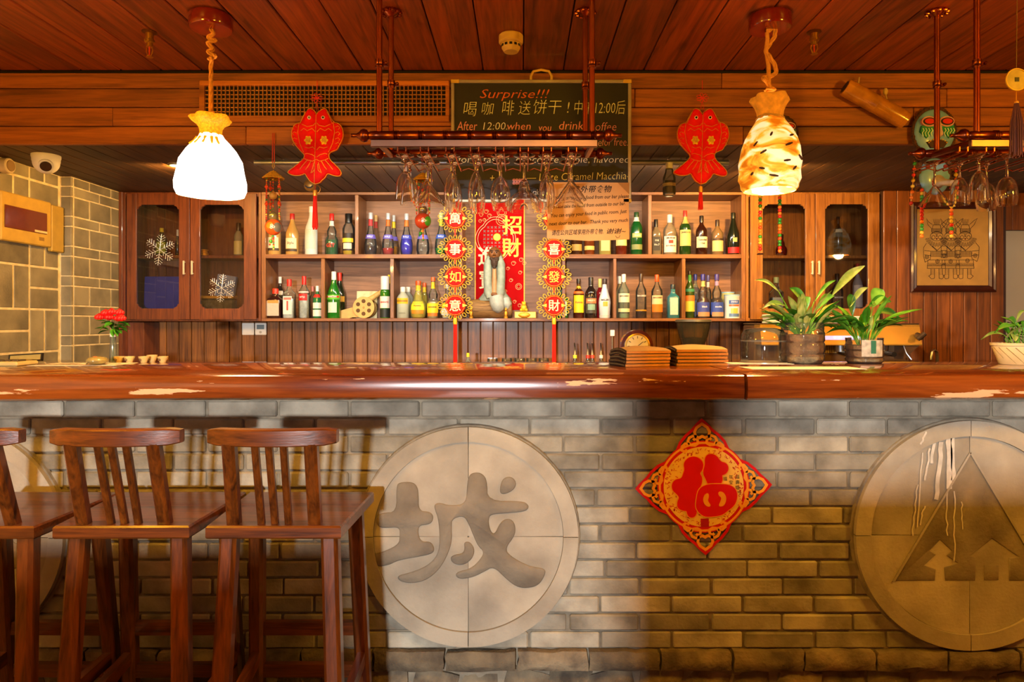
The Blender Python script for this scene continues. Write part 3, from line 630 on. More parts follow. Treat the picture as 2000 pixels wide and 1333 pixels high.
BOT = [
 # upper shelf, left half
 (536, 418, 'U', 25, 'wine', PAPER, None, ('a82018', .14), [(.14, .42, 'd8c8a0', 55), (.10, .16, '40301c', 60)], [], 'brown paper-wrapped bottle behind the hanging gourd ball, red neck foil'),
 (571, 418, 'U', 25, 'wine', PAPER, None, ('a82018', .14), [(.15, .40, 'd8c8a0', 55), (.08, .14, '40301c', 60)], [('Style', .28, 7, '5a4630')], 'brown paper-wrapped wine bottle with red neck foil and cream label'),
 (608, 404, 'U', 24, 'wine', 'c8ccc4', None, ('d8dcd6', .12), [(.12, .52, 'b8bca8', 60)], [], 'bottle wrapped in white tissue paper'),
 (648, 418, 'U', 25, 'pinch', CL, ('0a5a28', .36), ('d02018', .16), [(.70, .82, 'e8e0d8', 80)], [('GET', .22, 10, 'd82018')], 'pinched bottle of green liqueur with red lettering and red cap'),
 (681, 418, 'U', 24, 'tall', CL, ('f0c818', .16), ('181410', .22), [(.10, .52, '2a1c10', 60), (.30, .40, 'e8c028', 58), (.14, .28, 'e0d0a8', 40)], [], 'clear bottle with black cap and yellow-black label, little yellow liquid left'),
 (724, 416, 'U', 24, 'amph', CL, ('2a1418', .22), ('c8c8c8', .15), [(.69, .84, 'd02830', 175), (.38, .48, '6858b8', 100)], [('BOLS', .43, 5, 'e8e8f0')], 'long-necked bottle with red collar and dark liqueur'),
 (734, 421, 'U', 20, 'amph', ('907058', .5), None, ('c8a060', .15), [(.69, .84, 'c02018', 175)], [], 'slim dark bottle half hidden behind the red-collared one', 4.735),
 (758, 417, 'U', 24, 'amph', CL, ('a81410', .16), ('c8c8c8', .15), [(.69, .84, 'e07018', 175), (.38, .48, '6858b8', 100)], [('BOLS', .43, 5, 'e8e8f0')], 'long-necked bottle with orange collar and red liqueur'),
 (769, 421, 'U', 20, 'amph', CL, ('d89010', .24), ('c8c8c8', .15), [(.69, .84, 'e8c818', 175), (.38, .48, '6858b8', 100)], [], 'long-necked bottle with yellow collar and amber liqueur', 4.735),
 (794, 418, 'U', 25, 'amph', CL, ('2818b0', .38), ('c8c8c8', .15), [(.69, .84, 'e87818', 175), (.38, .48, '4048b0', 100)], [('BOLS', .43, 5, 'e8e8f0')], 'long-necked bottle full of bright blue liqueur'),
 (826, 418, 'U', 26, 'amph', CL, None, ('c8c8c8', .15), [(.38, .48, '7068c0', 100)], [], 'clear long-necked bottle behind the striped gourd ball'),
 (862, 416, 'U', 26, 'amph', CL, ('10882c', .16), ('c8d0a8', .15), [(.69, .84, 'c8d048', 175), (.38, .48, '3858b8', 100)], [('BOLS', .43, 5, 'e8e8f0')], 'long-necked bottle with lime collar and green liqueur'),
 # lower shelf, left half
 (538, 564, 'L', 29, 'sq', '2c1410', None, ('c83018', .18), [(.08, .58, 'b8ac98', 50), (.50, .60, 'd08838', 45)], [], 'squat dark brown square bottle with red neck and grey label'),
 (547, 541, 'L', 17, 'std', '2a2018', None, ('e0dcd0', .16), [(.56, .66, 'e0dcd0', 60)], [], 'dark bottle with white cap behind the squat brown one', 4.735),
 (565, 546, 'L', 23, 'sq', CL, ('dfe4dc', .50), ('c02820', .18), [(.10, .56, 'd0d4c8', 46), (.47, .53, 'c86858', 40), (.20, .44, 'c04838', 9)], [], 'square clear gin bottle with red cap and a small red figure'),
 (594, 540, 'L', 21, 'std', CL, ('d8dcd4', .56), ('d01c18', .20), [(.42, .58, 'c81c18', 48), (.60, .64, 'd8b8b0', 70)], [('Nº21', .50, 5, 'f0e8e0')], 'clear vodka bottle with red cap and red seal label'),
 (611, 560, 'L', 14, 'std', CL, None, ('c87870', .16), [], [], 'small clear bottle with pale red cap behind the vodka bottle', 4.738),
 (620, 559, 'L', 17, 'std', '1c6a3c', None, ('e0e8e0', .17), [(.30, .48, 'e0e4d4', 70), (.06, .26, 'e0e4d4', 70), (.64, .74, 'd02818', 60)], [], 'slim green bottle with white cap and red wax seal'),
 (652, 531, 'L', 25, 'wine', '1c6a18', None, ('e0dcd0', .18), [(.40, .50, '58b828', 75), (.44, .48, 'd83020', 66), (.12, .34, 'c0ccb8', 40)], [('MARTINI', .46, 4.5, 'f0e8d8')], 'tall green vermouth bottle with white cap'),
 (663, 533, 'L', 23, 'wine', '1c2410', None, ('d83018', .18), [(.36, .48, 'c89028', 70)], [], 'dark green bottle with red cap beside the tall vermouth', 4.735),
 (752, 540, 'L', 19, 'std', '2a6a18', None, ('e0d8d0', .32), [(.24, .52, 'e8dcc8', 80), (.02, .22, '1c2420', 80)], [('ABSENTE', .38, 4.4, 'c83018')], 'green bottle with white neck and cream label beside the toy cannon'),
 (760, 537, 'L', 12, 'std', '506818', None, ('e8d018', .20), [], [], 'thin bottle with yellow cap squeezed against the divider', 4.738),
 (787, 561, 'L', 24, 'tall', ('dce0c4', .55), None, ('d8d8c8', .16), [(.46, .64, 'f0b018', 60), (.52, .58, 'a07818', 55)], [('VODKA', .16, 4, '787860')], 'frosted bottle with orange band, nearest the divider'),
 (797, 561, 'L', 22, 'tall', ('d8dcc8', .4), None, ('d8d8c8', .16), [], [], 'second frosted bottle behind the orange-banded one', 4.738),
 (817, 549, 'L', 31, 'bulb', ('e8e070', .25), ('d8c010', .30), ('c85018', .12), [(.74, .88, 'f0c818', 175), (.22, .44, 'f0d020', 52), (.12, .22, 'd88018', 45)], [('PISANG', .33, 4.5, '604008')], 'round-bellied bottle of yellow liqueur with yellow collar'),
 (829, 553, 'L', 22, 'bulb', ('e8e070', .25), ('c8a010', .30), ('c85018', .12), [(.74, .88, 'f0c818', 175)], [], 'second yellow-collared bottle half hidden behind the round-bellied one', 4.738),
 (846, 542, 'L', 25, 'pinch', CL, ('c8b070', .40), ('d86028', .10), [(.72, .88, 'f0c818', 175), (.13, .36, 'f0c818', 55), (.05, .13, 'd87018', 45)], [('BANANE', .27, 4.2, '604008')], 'pinched clear bottle with yellow oval label and orange cap'),
 (874, 556, 'L', 25, 'pinch', CL, ('e8e4d0', .40), ('c8c8c8', .12), [(.52, .60, 'c87868', 70), (.30, .46, 'f0c818', 50), (.10, .28, 'e8e8e0', 60)], [], 'clear pinched bottle partly behind the left knot hanging'),
 # lower shelf, right half
 (1096, 560, 'L', 27, 'sq', '1c5828', None, ('183018', .14), [(.08, .52, 'c8ccb0', 46), (.14, .44, '688848', 36)], [], 'square green herb liqueur bottle behind the right knot hanging'),
 (1130, 545, 'L', 21, 'std', '40180c', None, ('201408', .12), [(.74, .82, 'e8c020', 175), (.14, .58, 'e8c418', 62), (.62, .68, 'd86820', 70)], [('Kahlúa', .40, 5.5, 'b01810')], 'brown coffee liqueur bottle with big yellow label'),
 (1154, 542, 'L', 23, 'std', '1c1410', None, ('14100c', .20), [(.12, .50, '3c3828', 64), (.36, .48, 'b86838', 56), (.20, .34, '789878', 36)], [('BAILEYS', .43, 4.5, 'f0d8a8')], 'dark cream liqueur bottle with brown and green label'),
 (1172, 545, 'L', 17, 'std', '90181c', None, ('d8c868', .22), [], [], 'red bottle with yellow cap between dark and white bottles', 4.735),
 (1181, 545, 'L', 24, 'cone', 'd8d8d0', None, ('382820', .14), [(.30, .42, 'd8a030', 22), (.02, .08, 'c0b8a8', 80)], [('MALIBU', .46, 5, '402818')], 'white coconut rum bottle with dark cap'),
 (1218, 536, 'L', 23, 'std', ('e0ecd8', .12), ('b8d8b0', .10), ('e4e4dc', .18), [(.36, .56, 'e0dcb8', 66), (.14, .22, 'd8d098', 70)], [('BACARDI', .50, 4.6, '302010')], 'clear rum bottle with white cap and cream label'),
 (1210, 540, 'L', 18, 'std', ('e0ecd8', .12), None, ('d0d8d8', .18), [], [], 'clear bottle hidden behind the white-capped rum', 4.738),
 (1252, 535, 'L', 21, 'std', CL, ('401408', .16), ('382414', .18), [(.16, .19, 'c08818', 80)], [('BACARDI', .50, 4.6, 'e8e0d0')], 'clear rum bottle with dark cap and white lettering, dregs of dark rum'),
 (1283, 537, 'L', 22, 'std', CL, ('d89018', .14), ('e05018', .16), [(.32, .52, 'e0d0a0', 66), (.14, .32, 'e07818', 66)], [('BACARDI', .47, 4.6, '603010')], 'rum bottle with orange cap and orange-cream label'),
 (1314, 556, 'L', 24, 'sq', '2c7080', None, ('203038', .14), [(.10, .60, 'c0ccc0', 40)], [], 'square blue-green gin bottle with pale label'),
 (1347, 530, 'L', 18, 'std', '304818', None, ('302418', .08), [(.78, .92, '48a040', 175), (.56, .62, '388868', 90), (.36, .48, 'd87830', 80), (.14, .36, 'd8c848', 80)], [], 'slim syrup bottle with green collar and lemon label'),
 (1358, 536, 'L', 18, 'std', ('c8d0d8', .2), None, ('2838a0', .14), [(.70, .78, 'd8c890', 170), (.04, .40, '8890b8', 80)], [], 'clear bottle with blue cap behind the syrup bottle', 4.735),
 (1373, 536, 'L', 25, 'pinch', CL, ('40180c', .62), ('303090', .14), [(.72, .84, 'd8c078', 170), (.08, .36, '3848a0', 76), (.04, .14, 'b08860', 60)], [('black', .26, 5, 'e8e8f0')], 'pinched bottle of brown liqueur with blue label and blue cap'),
 (1383, 538, 'L', 18, 'pinch', CL, None, ('484890', .14), [(.72, .84, 'c8c8d0', 170)], [], 'clear bottle with violet cap between the two blue-labelled ones', 4.738),
 (1400, 536, 'L', 25, 'pinch', CL, ('382010', .46), ('403888', .14), [(.74, .84, 'b890c0', 170), (.08, .36, '3048a0', 76), (.04, .14, 'b08860', 60)], [('mocha', .26, 5, 'e8e8f0')], 'pinched bottle with purple cap and blue label beside the tins'),
 # upper shelf, right half
 (1126, 420, 'U', 22, 'std', '3a2010', None, ('20180c', .16), [(.10, .26, 'b89040', 60)], [], 'amber whisky bottle behind the paper note, nearest the knot hanging'),
 (1151, 420, 'U', 20, 'std', '683010', None, ('20180c', .16), [(.12, .22, 'd8b860', 70)], [], 'orange-brown whisky bottle behind the paper note, gold band'),
 (1181, 425, 'U', 24, 'sq', '8a8040', None, ('20180c', .16), [(.10, .40, 'b8b478', 44)], [], 'olive square bottle behind the paper note'),
 (1213, 425, 'U', 22, 'std', '5a2010', None, ('d0c890', .16), [(.24, .60, 'd0c880', 70)], [], 'dark red whisky bottle with cream label behind the paper note'),
 (1243, 415, 'U', 23, 'tall', '0f4a1c', None, ('183c18', .10), [(.78, .88, 'd8dcc8', 90), (.40, .50, 'a8a860', 50), (.12, .24, '788048', 60)], [('Glenfid', .45, 4.2, 'e8e8d0')], 'triangular-shouldered green malt whisky bottle left of the upper divider'),
 (1281, 429, 'U', 19, 'sq', ('a89878', .4), ('4a2810', .20), ('141210', .22), [(.12, .50, '1c1a18', 44)], [('Old', .40, 5, 'd8d4c8'), ('No.7', .28, 5, 'd8d4c8')], 'square whiskey bottle with black label and black cap'),
 (1308, 420, 'U', 25, 'std', ('d8c8a8', .25), ('b08848', .10), ('e0dcd4', .20), [(.06, .46, 'e0dcd0', 68), (.28, .36, '982818', 20)], [('JIM BEAM', .41, 4.4, '402018'), ('BOURBON', .22, 4, '802018')], 'bourbon bottle with white label and white cap'),
 (1338, 412, 'U', 22, 'std', '1c3c14', None, ('a83028', .14), [(.70, .86, 'c0a058', 60), (.20, .56, 'c8bc70', 72)], [('JAMESON', .50, 4.4, '402810')], 'green whiskey bottle with straw label and red-brown top'),
 (1370, 422, 'U', 22, 'std', '2c140c', None, ('201814', .16), [(.18, .46, 'd0c8a8', 70)], [('Canadian', .38, 4.6, '302010'), ('Club', .29, 4.6, '302010')], 'dark whisky bottle with cream script label under the red tassel'),
 (1401, 430, 'U', 22, 'std', ('b89868', .35), ('804818', .40), ('382820', .18), [(.10, .40, 'c8b878', 72), (.42, .46, '302010', 66)], [], 'stocky amber bottle with straw label'),
 (1432, 416, 'U', 25, 'cone', '141a10', None, ('181c10', .14), [(.04, .18, 'b81818', 76), (.30, .40, 'b0a060', 20)], [('C', .36, 8, 'c8b060')], 'black cognac bottle with red base label, last on the upper shelf'),
]
for b in BOT:
    Y = b[11] if len(b) > 11 else 4.618
    bottle(b[0], b[1], SU_ if b[2] == 'U' else SL, b[3], b[4], b[5], b[6], b[7], b[8], b[9], b[10], Y)
# tins
def tin(px, top, w, h1, label, Y, texts):
    r = w / 2 * Y / F; H = PZ(top, Y) - SL
    t = thing('coffee_tin', (PX(px, Y), Y, SL + .0004), label, 'tin', 'coffee tins on the lower shelf')
    MB().lathe([(r, 0), (r, H * .92), (r * 1.02, H * .93), (r * 1.02, H * .95)], 24).build('body', mat(h1, 0.35, 0, 0.04), t)
    MB().lathe([(r * 1.04, H * .95), (r * 1.04, H), (1e-5, H)], 24, closed=False).build('lid', mat('88b0c8', 0.4), t)
    if texts:
        patch(r, H * .60, H * .76, 40).build('brand_band', mat('3858a0', 0.4), t); patch(r, H * .50, H * .58, 40).build('brand_band', mat('c86038', 0.4), t)
        patch(r, H * .2, H * .42, 26).build('cup_print', mat('d8b048', 0.4), t); patch(r, H * .06, H * .2, 40, off=.0006).build('bean_print', mat('5878a0', 0.4), t)
        MB().text('SWISS', 0.018, fn=lambda x, y: ((r + .002) * math.sin(x / r), -(r + .002) * math.cos(x / r), H * .68 + y), res=1).build('lettering', mat('f0f0f0', 0.5), t, smooth=0)
tin(1430, 576, 30, 'd8dcd8', 'white and blue coffee tin at the end of the lower shelf', 4.62, True)
tin(1421, 571, 26, 'c8c078', 'yellowish tin behind the white coffee tin', 4.72, False)
# ------------------------------------------------------------------ inside the glazed cupboards
ZC1 = ZB + 0.022; ZC2 = PZ(498, YC)
G1 = 'things inside the dark glazed cupboard'; G2 = 'bottles inside the orange glazed cupboard'
bottle(316, 446, ZC2, 20, 'std', '3a3818', None, ('d0b828', .14), [(.10, .50, '98a028', 66)], [], 'olive bottle with yellow cap behind the upper snowflake', 4.68, group=G1)
bottle(347, 449, ZC2, 9, 'cone', '1c2420', None, ('d8d0c0', .24), [], [], 'thin dark bottle with white top at the door edge', 4.70, group=G1)
bottle(466, 436, ZC2, 17, 'std', ('d8c8a0', .3), None, ('382018', .24), [(.05, .45, 'c0a860', 60)], [], 'clear and gold bottle in the upper right of the dark cupboard', 4.66, group=G1)
bottle(474, 445, ZC2, 12, 'tall', 'b01818', None, ('a01010', .2), [], [], 'red bottle against the cupboard side, beside the gold one', 4.72, group=G1)
o = MB().box(-.125, .125, -.012, .012, 0, .285, .003).build('ring_binder', mat('3038a0', 0.5, 0, .1), loc=(PX(314, 4.66), 4.68, ZC1 + .001), rot=(-.06, 0, 0)); tag(o, 'blue binder standing in the dark glazed cupboard', 'binder')
t = thing('gift_bag', (PX(430, 4.66), 4.64, ZC1 + .001), 'glossy striped bag leaning behind the lower snowflake', 'bag')
MB().box(-.125, .115, -.035, .035, 0, .13, .012).build('body', mat('6a6048', 0.15, 0.6, .6, 30, .8, 40), t); MB().box(-.125, .115, -.037, .037, .13, .15, .004).build('band', GOLD, t)
o = MB().box(-.065, .065, -.02, .02, 0, .30, .004).build('gift_box', mat('8890a8', 0.4, 0, .3, 6), loc=(PX(425, 4.68), 4.735, ZC1 + .001), rot=(0, .16, 0)); tag(o, 'grey-blue box leaning behind the glossy bag', 'box')
t = thing('gold_cup', (PX(398, 4.66), 4.66, ZC2 + .0005), 'small gold cup on the shelf of the dark cupboard', 'cup'); MB().lathe([(.02, 0), (.03, .005), (.03, .02), (.024, .024), (.024, .034), (.03, .038)], 16).build('bowl', GOLD, t); MB().lathe([(.031, .038), (.031, .044), (.01, .047)], 16).build('lid', GOLD, t)
bottle(1526, 458, ZC2, 22, 'bulb', '48100c', None, ('301810', .2), [], [], 'round dark red bottle behind the bead string in the orange cupboard', 4.66, group=G2)
bottle(1516, 542, ZC1, 25, 'sq', CL, ('d8dcd4', .5), ('a8c090', .14), [(.10, .50, 'd0d0c0', 46)], [], 'clear bottle with white label in the orange cupboard, left door', 4.66, group=G2)
bottle(1635, 535, ZC1, 22, 'std', CL, ('401408', .16), ('382414', .18), [], [('BACARDI', .46, 4.6, 'e8e0d0')], 'clear bottle with white lettering in the orange cupboard, lower shelf', 4.66, group=G2)
bottle(1637, 424, ZC2, 16, 'std', '1c1410', None, ('201410', .18), [(.60, .68, 'c8c0a0', 60)], [], 'black bottle in the orange cupboard, upper shelf', 4.66, group=G2)
bottle(1675, 515, ZC1, 18, 'std', ('d8d0d0', .4), None, ('a83828', .2), [(.2, .6, 'c8c0b8', 70)], [], 'pale bottle with red cap at the right of the orange cupboard', 4.68, group=G2)
def snowflake(px, py, s, label):
    Yp = YC - 0.030; c = P(px, py, Yp); t = thing('snowflake_ornament', c, label, 'ornament', 'silver snowflakes on the cupboard doors'); R = s * Yp / F
    for k in range(6):
        mb = MB(); a = k * PI / 3 + 0.12; u = Vector((math.sin(a), 0, math.cos(a))); v = Vector((u.z, 0, -u.x))
        mb.tube([u * 0.002, u * R], .0016, 5)
        for f, l in ((.3, .16), (.48, .24), (.66, .24), (.82, .16)):
            for sg in (-1, 1):
                e = u * (R * (f + l * .7)) + v * (sg * R * l); mb.tube([u * (R * f), e], .0012, 5); mb.ball(e, .0028, 6, 4)
        mb.ball(u * R, .003, 6, 4); mb.build('arm', mat('d8d4c4', 0.35, 0.3), t)
    return t
snowflake(312, 488, 30, 'silver snowflake on the left glass door, in front of the olive bottle')
snowflake(433, 563, 27, 'silver snowflake on the right glass door, in front of the glossy bag')
# switch plates below the dark cupboard
Yw = YW - 0.017
t = thing('light_switch', (PX(485, Yw), Yw, PZ(643, Yw)), 'white light switch plate under the shelf', 'switch'); MB().box(-.042, .042, -.008, 0, -.042, .042, .003).build('plate', WHITE, t); MB().box(-.034, .034, -.012, -.008, -.03, .03, .002).build('rocker', WHITE, t)
t = thing('thermostat', (PX(510, Yw), Yw, PZ(643, Yw)), 'white thermostat with a grey display beside the light switch', 'thermostat'); MB().box(-.040, .040, -.012, 0, -.042, .042, .004).build('case', WHITE, t); MB().box(-.026, .026, -.014, -.012, -.002, .030).build('display', mat('6a8088', 0.2), t); MB().lathe([(.009, 0), (.009, .003)], 14, (0, -.012, -.022), axis='y').build('button', mat('a8a498', 0.4), t)
# tube lamp under the lower ceiling
Yt = 3.62; zt_ = PZ(318, Yt); t = thing('tube_lamp', (PX(960, Yt), Yt, zt_), 'long slim metal tube lamp under the dark lower ceiling', 'lamp')
hl = (PX(1420, Yt) - PX(495, Yt)) / 2
MB().tube([(-hl, 0, 0), (hl, 0, 0)], .015, 14).build('housing', mat('a8acb4', 0.3, 0.8), t)
for x in (-hl * .8, 0, hl * .8): MB().tube([(x, 0, .012), (x, 0, SZ - zt_ - .0005)], .005, 8).build('hanger', STEEL, t)
for k in range(5):
    x = PX(960, Yt) + hl * (-.8 + .4 * k)
    d = area('tube_lamp_light', (x, Yt + .017, zt_ - .016), (x, YW, 1.72), 0.30, 0.02, 6.5, (1.0, 0.86, 0.66), PI)
# added fill downlights, hidden behind the pendants, brightening tiled wall and cupboards
for x, lab in ((-1.90, 'added fill downlight hidden behind the white glowing lamp'), (1.37, 'added fill downlight hidden behind the parchment lamp')):
    t = thing('added_downlight', (x, 3.76, SZ), lab, 'lamp', 'added fill downlights'); MB().lathe([(.045, -.0005), (.045, -.005), (.034, -.008)], 24, closed=False).build('ring', STEEL, t); MB().lathe([(.033, -.002), (1e-5, -.003)], 24, closed=False).build('lens', mat('ffe0a8', .4, emis=3.0), t)
    spot('added_downlight_light', (x, 3.76, SZ - .012), (x * 1.3, 4.5, 1.45), 48 if x < 0 else 125, (1.0, .52, .12), 165, .35)
# toy cannon, postcard
Yq = 4.685; t = thing('toy_cannon', (PX(703, Yq), Yq, SL + .0004), 'wooden toy cannon with a pierced wheel on the lower shelf', 'toy'); cw = mat('c8a058', 0.6, 0, .1, 30)
R = 21 * Yq / F; s = Yq / F
for sy in (-0.045, 0.02):
    pts = [(R * math.cos(a), R * math.sin(a)) for a in [2 * PI * i / 28 for i in range(28)]]
    wm = MB(); hs = [((R * .58) * math.cos(PI / 2 + k * PI / 3), (R * .58) * math.sin(PI / 2 + k * PI / 3)) for k in range(6)]
    wm.lathe([(R * .98, 0), (R, .002), (R, .010), (R * .98, .012)], 32, (10 * s, sy + .012, R), axis='y'); wo = wm.build('wheel', cw, t)
    for hx, hz in hs: MB().lathe([(R * .19, 0), (R * .19, .0006)], 14, (10 * s + hx, sy - .0004, R + hz), axis='y').build('wheel_hole', mat('5a3c18', 0.8), wo, smooth=0)
    MB().lathe([(R * .1, 0), (R * .06, .004)], 10, (10 * s, sy, R), axis='y').build('hub', mat('a88040', 0.5), wo)
MB().prism([(-38 * s, 0), (-40 * s, 8 * s), (-36 * s, 15 * s), (6 * s, 26 * s), (14 * s, 18 * s), (0, 2 * s), (-12 * s, 2 * s), (-20 * s, 0)], -.03, .018).build('carriage', cw, t, smooth=0)
a0 = Vector((2 * s, -.006, 24 * s)); dr = Vector((44, 0, 30)).normalized()
MB().tube([a0 - dr * .02, a0 + dr * .03, a0 + dr * .06, a0 + dr * .062, a0 + dr * .12, a0 + dr * .122, a0 + dr * .17, a0 + dr * .185], [.012, .020, .019, .022, .018, .020, .014, .018], 14).build('barrel', cw, t)
o = MB().box(-.072, .072, -.002, .002, 0, .19).build('postcard', mat('d8cc98', 0.6, 0, .25, 25), loc=(PX(716, 4.75), 4.755, SL + .001), rot=(-.08, 0, 0), smooth=0); tag(o, 'cream picture card leaning behind the toy cannon', 'card')
# ================================================================== hanging lamps
def rope(mb, pts, r, strands=3, turns=26.0, sub=6):
    """twisted cord: strands wound round a smooth path"""
    P_ = [Vector(p) for p in pts]; path = []
    for i in range(len(P_) - 1):
        p0 = P_[max(i - 1, 0)]; p1 = P_[i]; p2 = P_[i + 1]; p3 = P_[min(i + 2, len(P_) - 1)]
        for k in range(sub):
            t = k / sub; path.append(0.5 * ((2 * p1) + (p2 - p0) * t + (2 * p0 - 5 * p1 + 4 * p2 - p3) * t * t + (3 * p1 - p0 - 3 * p2 + p3) * t ** 3))
    path.append(P_[-1]); L = [0]
    for a, b in zip(path[:-1], path[1:]): L.append(L[-1] + (b - a).length)
    for s in range(strands):
        q = []
        for i, p in enumerate(path):
            t = (path[min(i + 1, len(path) - 1)] - path[max(i - 1, 0)]).normalized(); ref = Vector((0, 1, 0)) if abs(t.y) < .8 else Vector((1, 0, 0)); u = t.cross(ref).normalized(); v = t.cross(u)
            a = 2 * PI * s / strands + L[i] * turns * 2; q.append(p + (u * math.cos(a) + v * math.sin(a)) * r * .55)
        mb.tube(q, r * .55, 6)
    return mb
ROPE = mat('c88a40', 0.8, 0, .2, 60, .4, 300)
YL = 2.73
def lamp_shade_mat(glow, dim=None):
    if dim is None:
        m, nt, b = nt_new('lit_white_shade'); b.inputs['Base Color'].default_value = (.9, .85, .75, 1); b.inputs['Emission Color'].default_value = (1, .95, .86, 1); b.inputs['Emission Strength'].default_value = glow; return m
    m, nt, b = nt_new('lit_parchment_shade'); N = nt.nodes; tc = N.new('ShaderNodeTexCoord'); mp = N.new('ShaderNodeMapping'); mp.inputs['Scale'].default_value = (9, 9, 22); mp.inputs['Rotation'].default_value = (0, .25, 0)
    link(nt, tc.outputs['Object'], mp.inputs['Vector']); no = N.new('ShaderNodeTexNoise'); no.inputs['Scale'].default_value = 1.0; no.inputs['Detail'].default_value = 5; no.inputs['Distortion'].default_value = .8; link(nt, mp.outputs[0], no.inputs['Vector'])
    cr = N.new('ShaderNodeValToRGB'); e = cr.color_ramp.elements; e[0].position = .36; e[0].color = hexc('c06a08'); e[1].position = .58; e[1].color = hexc('fff0c0'); k = e.new(.46); k.color = hexc('f0b030'); link(nt, no.outputs['Fac'], cr.inputs[0])
    link(nt, cr.outputs[0], b.inputs['Base Color']); link(nt, cr.outputs[0], b.inputs['Emission Color']); b.inputs['Emission Strength'].default_value = glow; b.inputs['Roughness'].default_value = .7; return m
def pendant(px, label, shade_prof, neck_prof, shade_m, neck_m, ropepts, Y, X=None, power=30.0, wob=.03, style=0, by=388):
    x = PX(px, Y) if X is None else X; t = thing('pendant_lamp', (x, Y, CZ), label, 'lamp', 'pendant lamps over the bar'); s = Y / F
    MB().lathe([(.062, -.0005), (.080, -.004), (.083, -.012), (.083, -.050), (.078, -.058), (1e-5, -.058)], 32, closed=False).build('ceiling_plate', mat('6a1408', 0.15, 0, .1, coat=.6), t)
    mb = MB(); rope(mb, ropepts, .0085); mb.build('rope', ROPE, t)
    ph = [random.uniform(0, 6) for _ in range(5)]
    def fn(a, r, z): return r * (1 + wob * math.sin(3 * a + ph[0] + z * 9) + wob * .6 * math.sin(7 * a + ph[1] - z * 20) + wob * .5 * math.sin(2 * a + ph[2] + z * 40))
    sh = MB().lathe(shade_prof, 48, fn=fn, closed=False).build('shade', shade_m, t, smooth=80)
    def fn2(a, r, z):
        top = max(0, (z - neck_prof[-1][1] + .03) / .03); return r * (1 + .14 * top * math.sin(5 * a + ph[3]) + .03 * math.sin(9 * a))
    MB().lathe(neck_prof, 40, fn=fn2, closed=False).build('shade_ruffle', neck_m, t, smooth=80)
    zb = shade_prof[0][1]
    MB().ball((0, 0, zb + .09), .032, 14, 10).lathe([(.018, zb + .115), (.018, zb + .16)], 12).build('bulb', mat('fff0d0', 0.4, emis=6.0), t)
    point('pendant_lamp_light', (0, 0, zb + .012), power, (1.0, .55, .16), .05, t)
    return t, sh
s = YL / F
z0 = lambda py: PZ(py, YL) - CZ
whiteM = lamp_shade_mat(2.6); goldN = mat('f0a818', .5, 0, .35, 120, .5, 160, emis=.55)
sp = [(60 * s, z0(381)), (64 * s, z0(370)), (65 * s, z0(355)), (62 * s, z0(335)), (58 * s, z0(315)), (45 * s, z0(295)), (33 * s, z0(280)), (24 * s, z0(270)), (21 * s, z0(264))]
npf = [(26 * s, z0(276)), (22 * s, z0(268)), (20 * s, z0(260)), (21 * s, z0(252)), (26 * s, z0(244)), (34 * s, z0(238)), (37 * s, z0(231)), (34 * s, z0(228))]
rp = [(0, 0, -.058), (.012, -.005, -.075), (-.012, .006, -.088), (.014, .006, -.10), (-.010, -.008, -.115), (.006, .004, -.135), (-.008, -.006, -.15), (.016, .0, -.165), (-.012, .01, -.172), (.006, -.012, -.18), (0, 0, -.20), (0, 0, z0(150)), (0, 0, z0(215)), (.012, -.006, z0(222)), (-.012, -.004, z0(226)), (0, .004, z0(236))]
l1, sh = pendant(412, 'glowing white pendant lamp shaped like a tied sack on a knotted rope', sp, npf, whiteM, goldN, rp, YL, power=40, wob=.03)
dr_ = MB()
for a, l in ((-2.3, .03), (-1.9, .018), (-1.5, .024), (-1.1, .03), (-.8, .02), (.5, .02), (1.5, .025), (2.5, .02)):
    r0 = 26.5 * s; dr_.tube([(r0 * math.cos(a), r0 * math.sin(a), z0(274)), (r0 * 1.22 * math.cos(a), r0 * 1.22 * math.sin(a), z0(282)), (r0 * 1.55 * math.cos(a), r0 * 1.55 * math.sin(a), z0(288))], [.007, .006, .004], 8)
dr_.build('shade_drip', goldN, l1)
parchM = lamp_shade_mat(.62, 1); parchN = mat('d08a20', .6, 0, .25, 40, .6, 90, emis=.22)
sp2 = [(48 * s, z0(373)), (53 * s, z0(367)), (54 * s, z0(358)), (58 * s, z0(350)), (57 * s, z0(335)), (60 * s, z0(320)), (57 * s, z0(305)), (54 * s, z0(290)), (48 * s, z0(272)), (40 * s, z0(255)), (30 * s, z0(240)), (24 * s, z0(231))]
np2 = [(27 * s, z0(235)), (24 * s, z0(229)), (25 * s, z0(220)), (29 * s, z0(210)), (34 * s, z0(202)), (37 * s, z0(195)), (33 * s, z0(189))]
rp2 = [(-.006, 0, -.058), (-.008, 0, -.075), (.006, 0, -.064), (.020, 0, -.066), (.018, 0, -.10), (.0, 0, -.135), (-.014, .008, -.165), (-.004, -.008, -.20), (.022, 0, -.245), (.02, 0, -.275), (-.004, .01, -.288), (-.026, 0, -.295), (-.02, -.01, -.315), (.006, 0, -.345), (.014, -.008, -.352), (-.018, -.006, -.357), (.008, .008, -.372), (-.016, -.004, -.385), (0, 0, -.40)]
rp2 = [(x, y, z * (CZ - PZ(196, YL)) / .40) for x, y, z in rp2]
l2, sh2 = pendant(1504, 'parchment pendant lamp with dark slashes, tied like a sack on a looped rope', sp2, np2, parchM, parchN, rp2, YL, power=34, wob=.025)
MB().tube([(-.012, 0, -.07), (-.010, 0, -.10), (-.016, .0, -.14), (-.004, .006, -.2), (-.002, .006, -.30), (0, .006, -.36)], .0085, 8).build('rope', ROPE, l2)
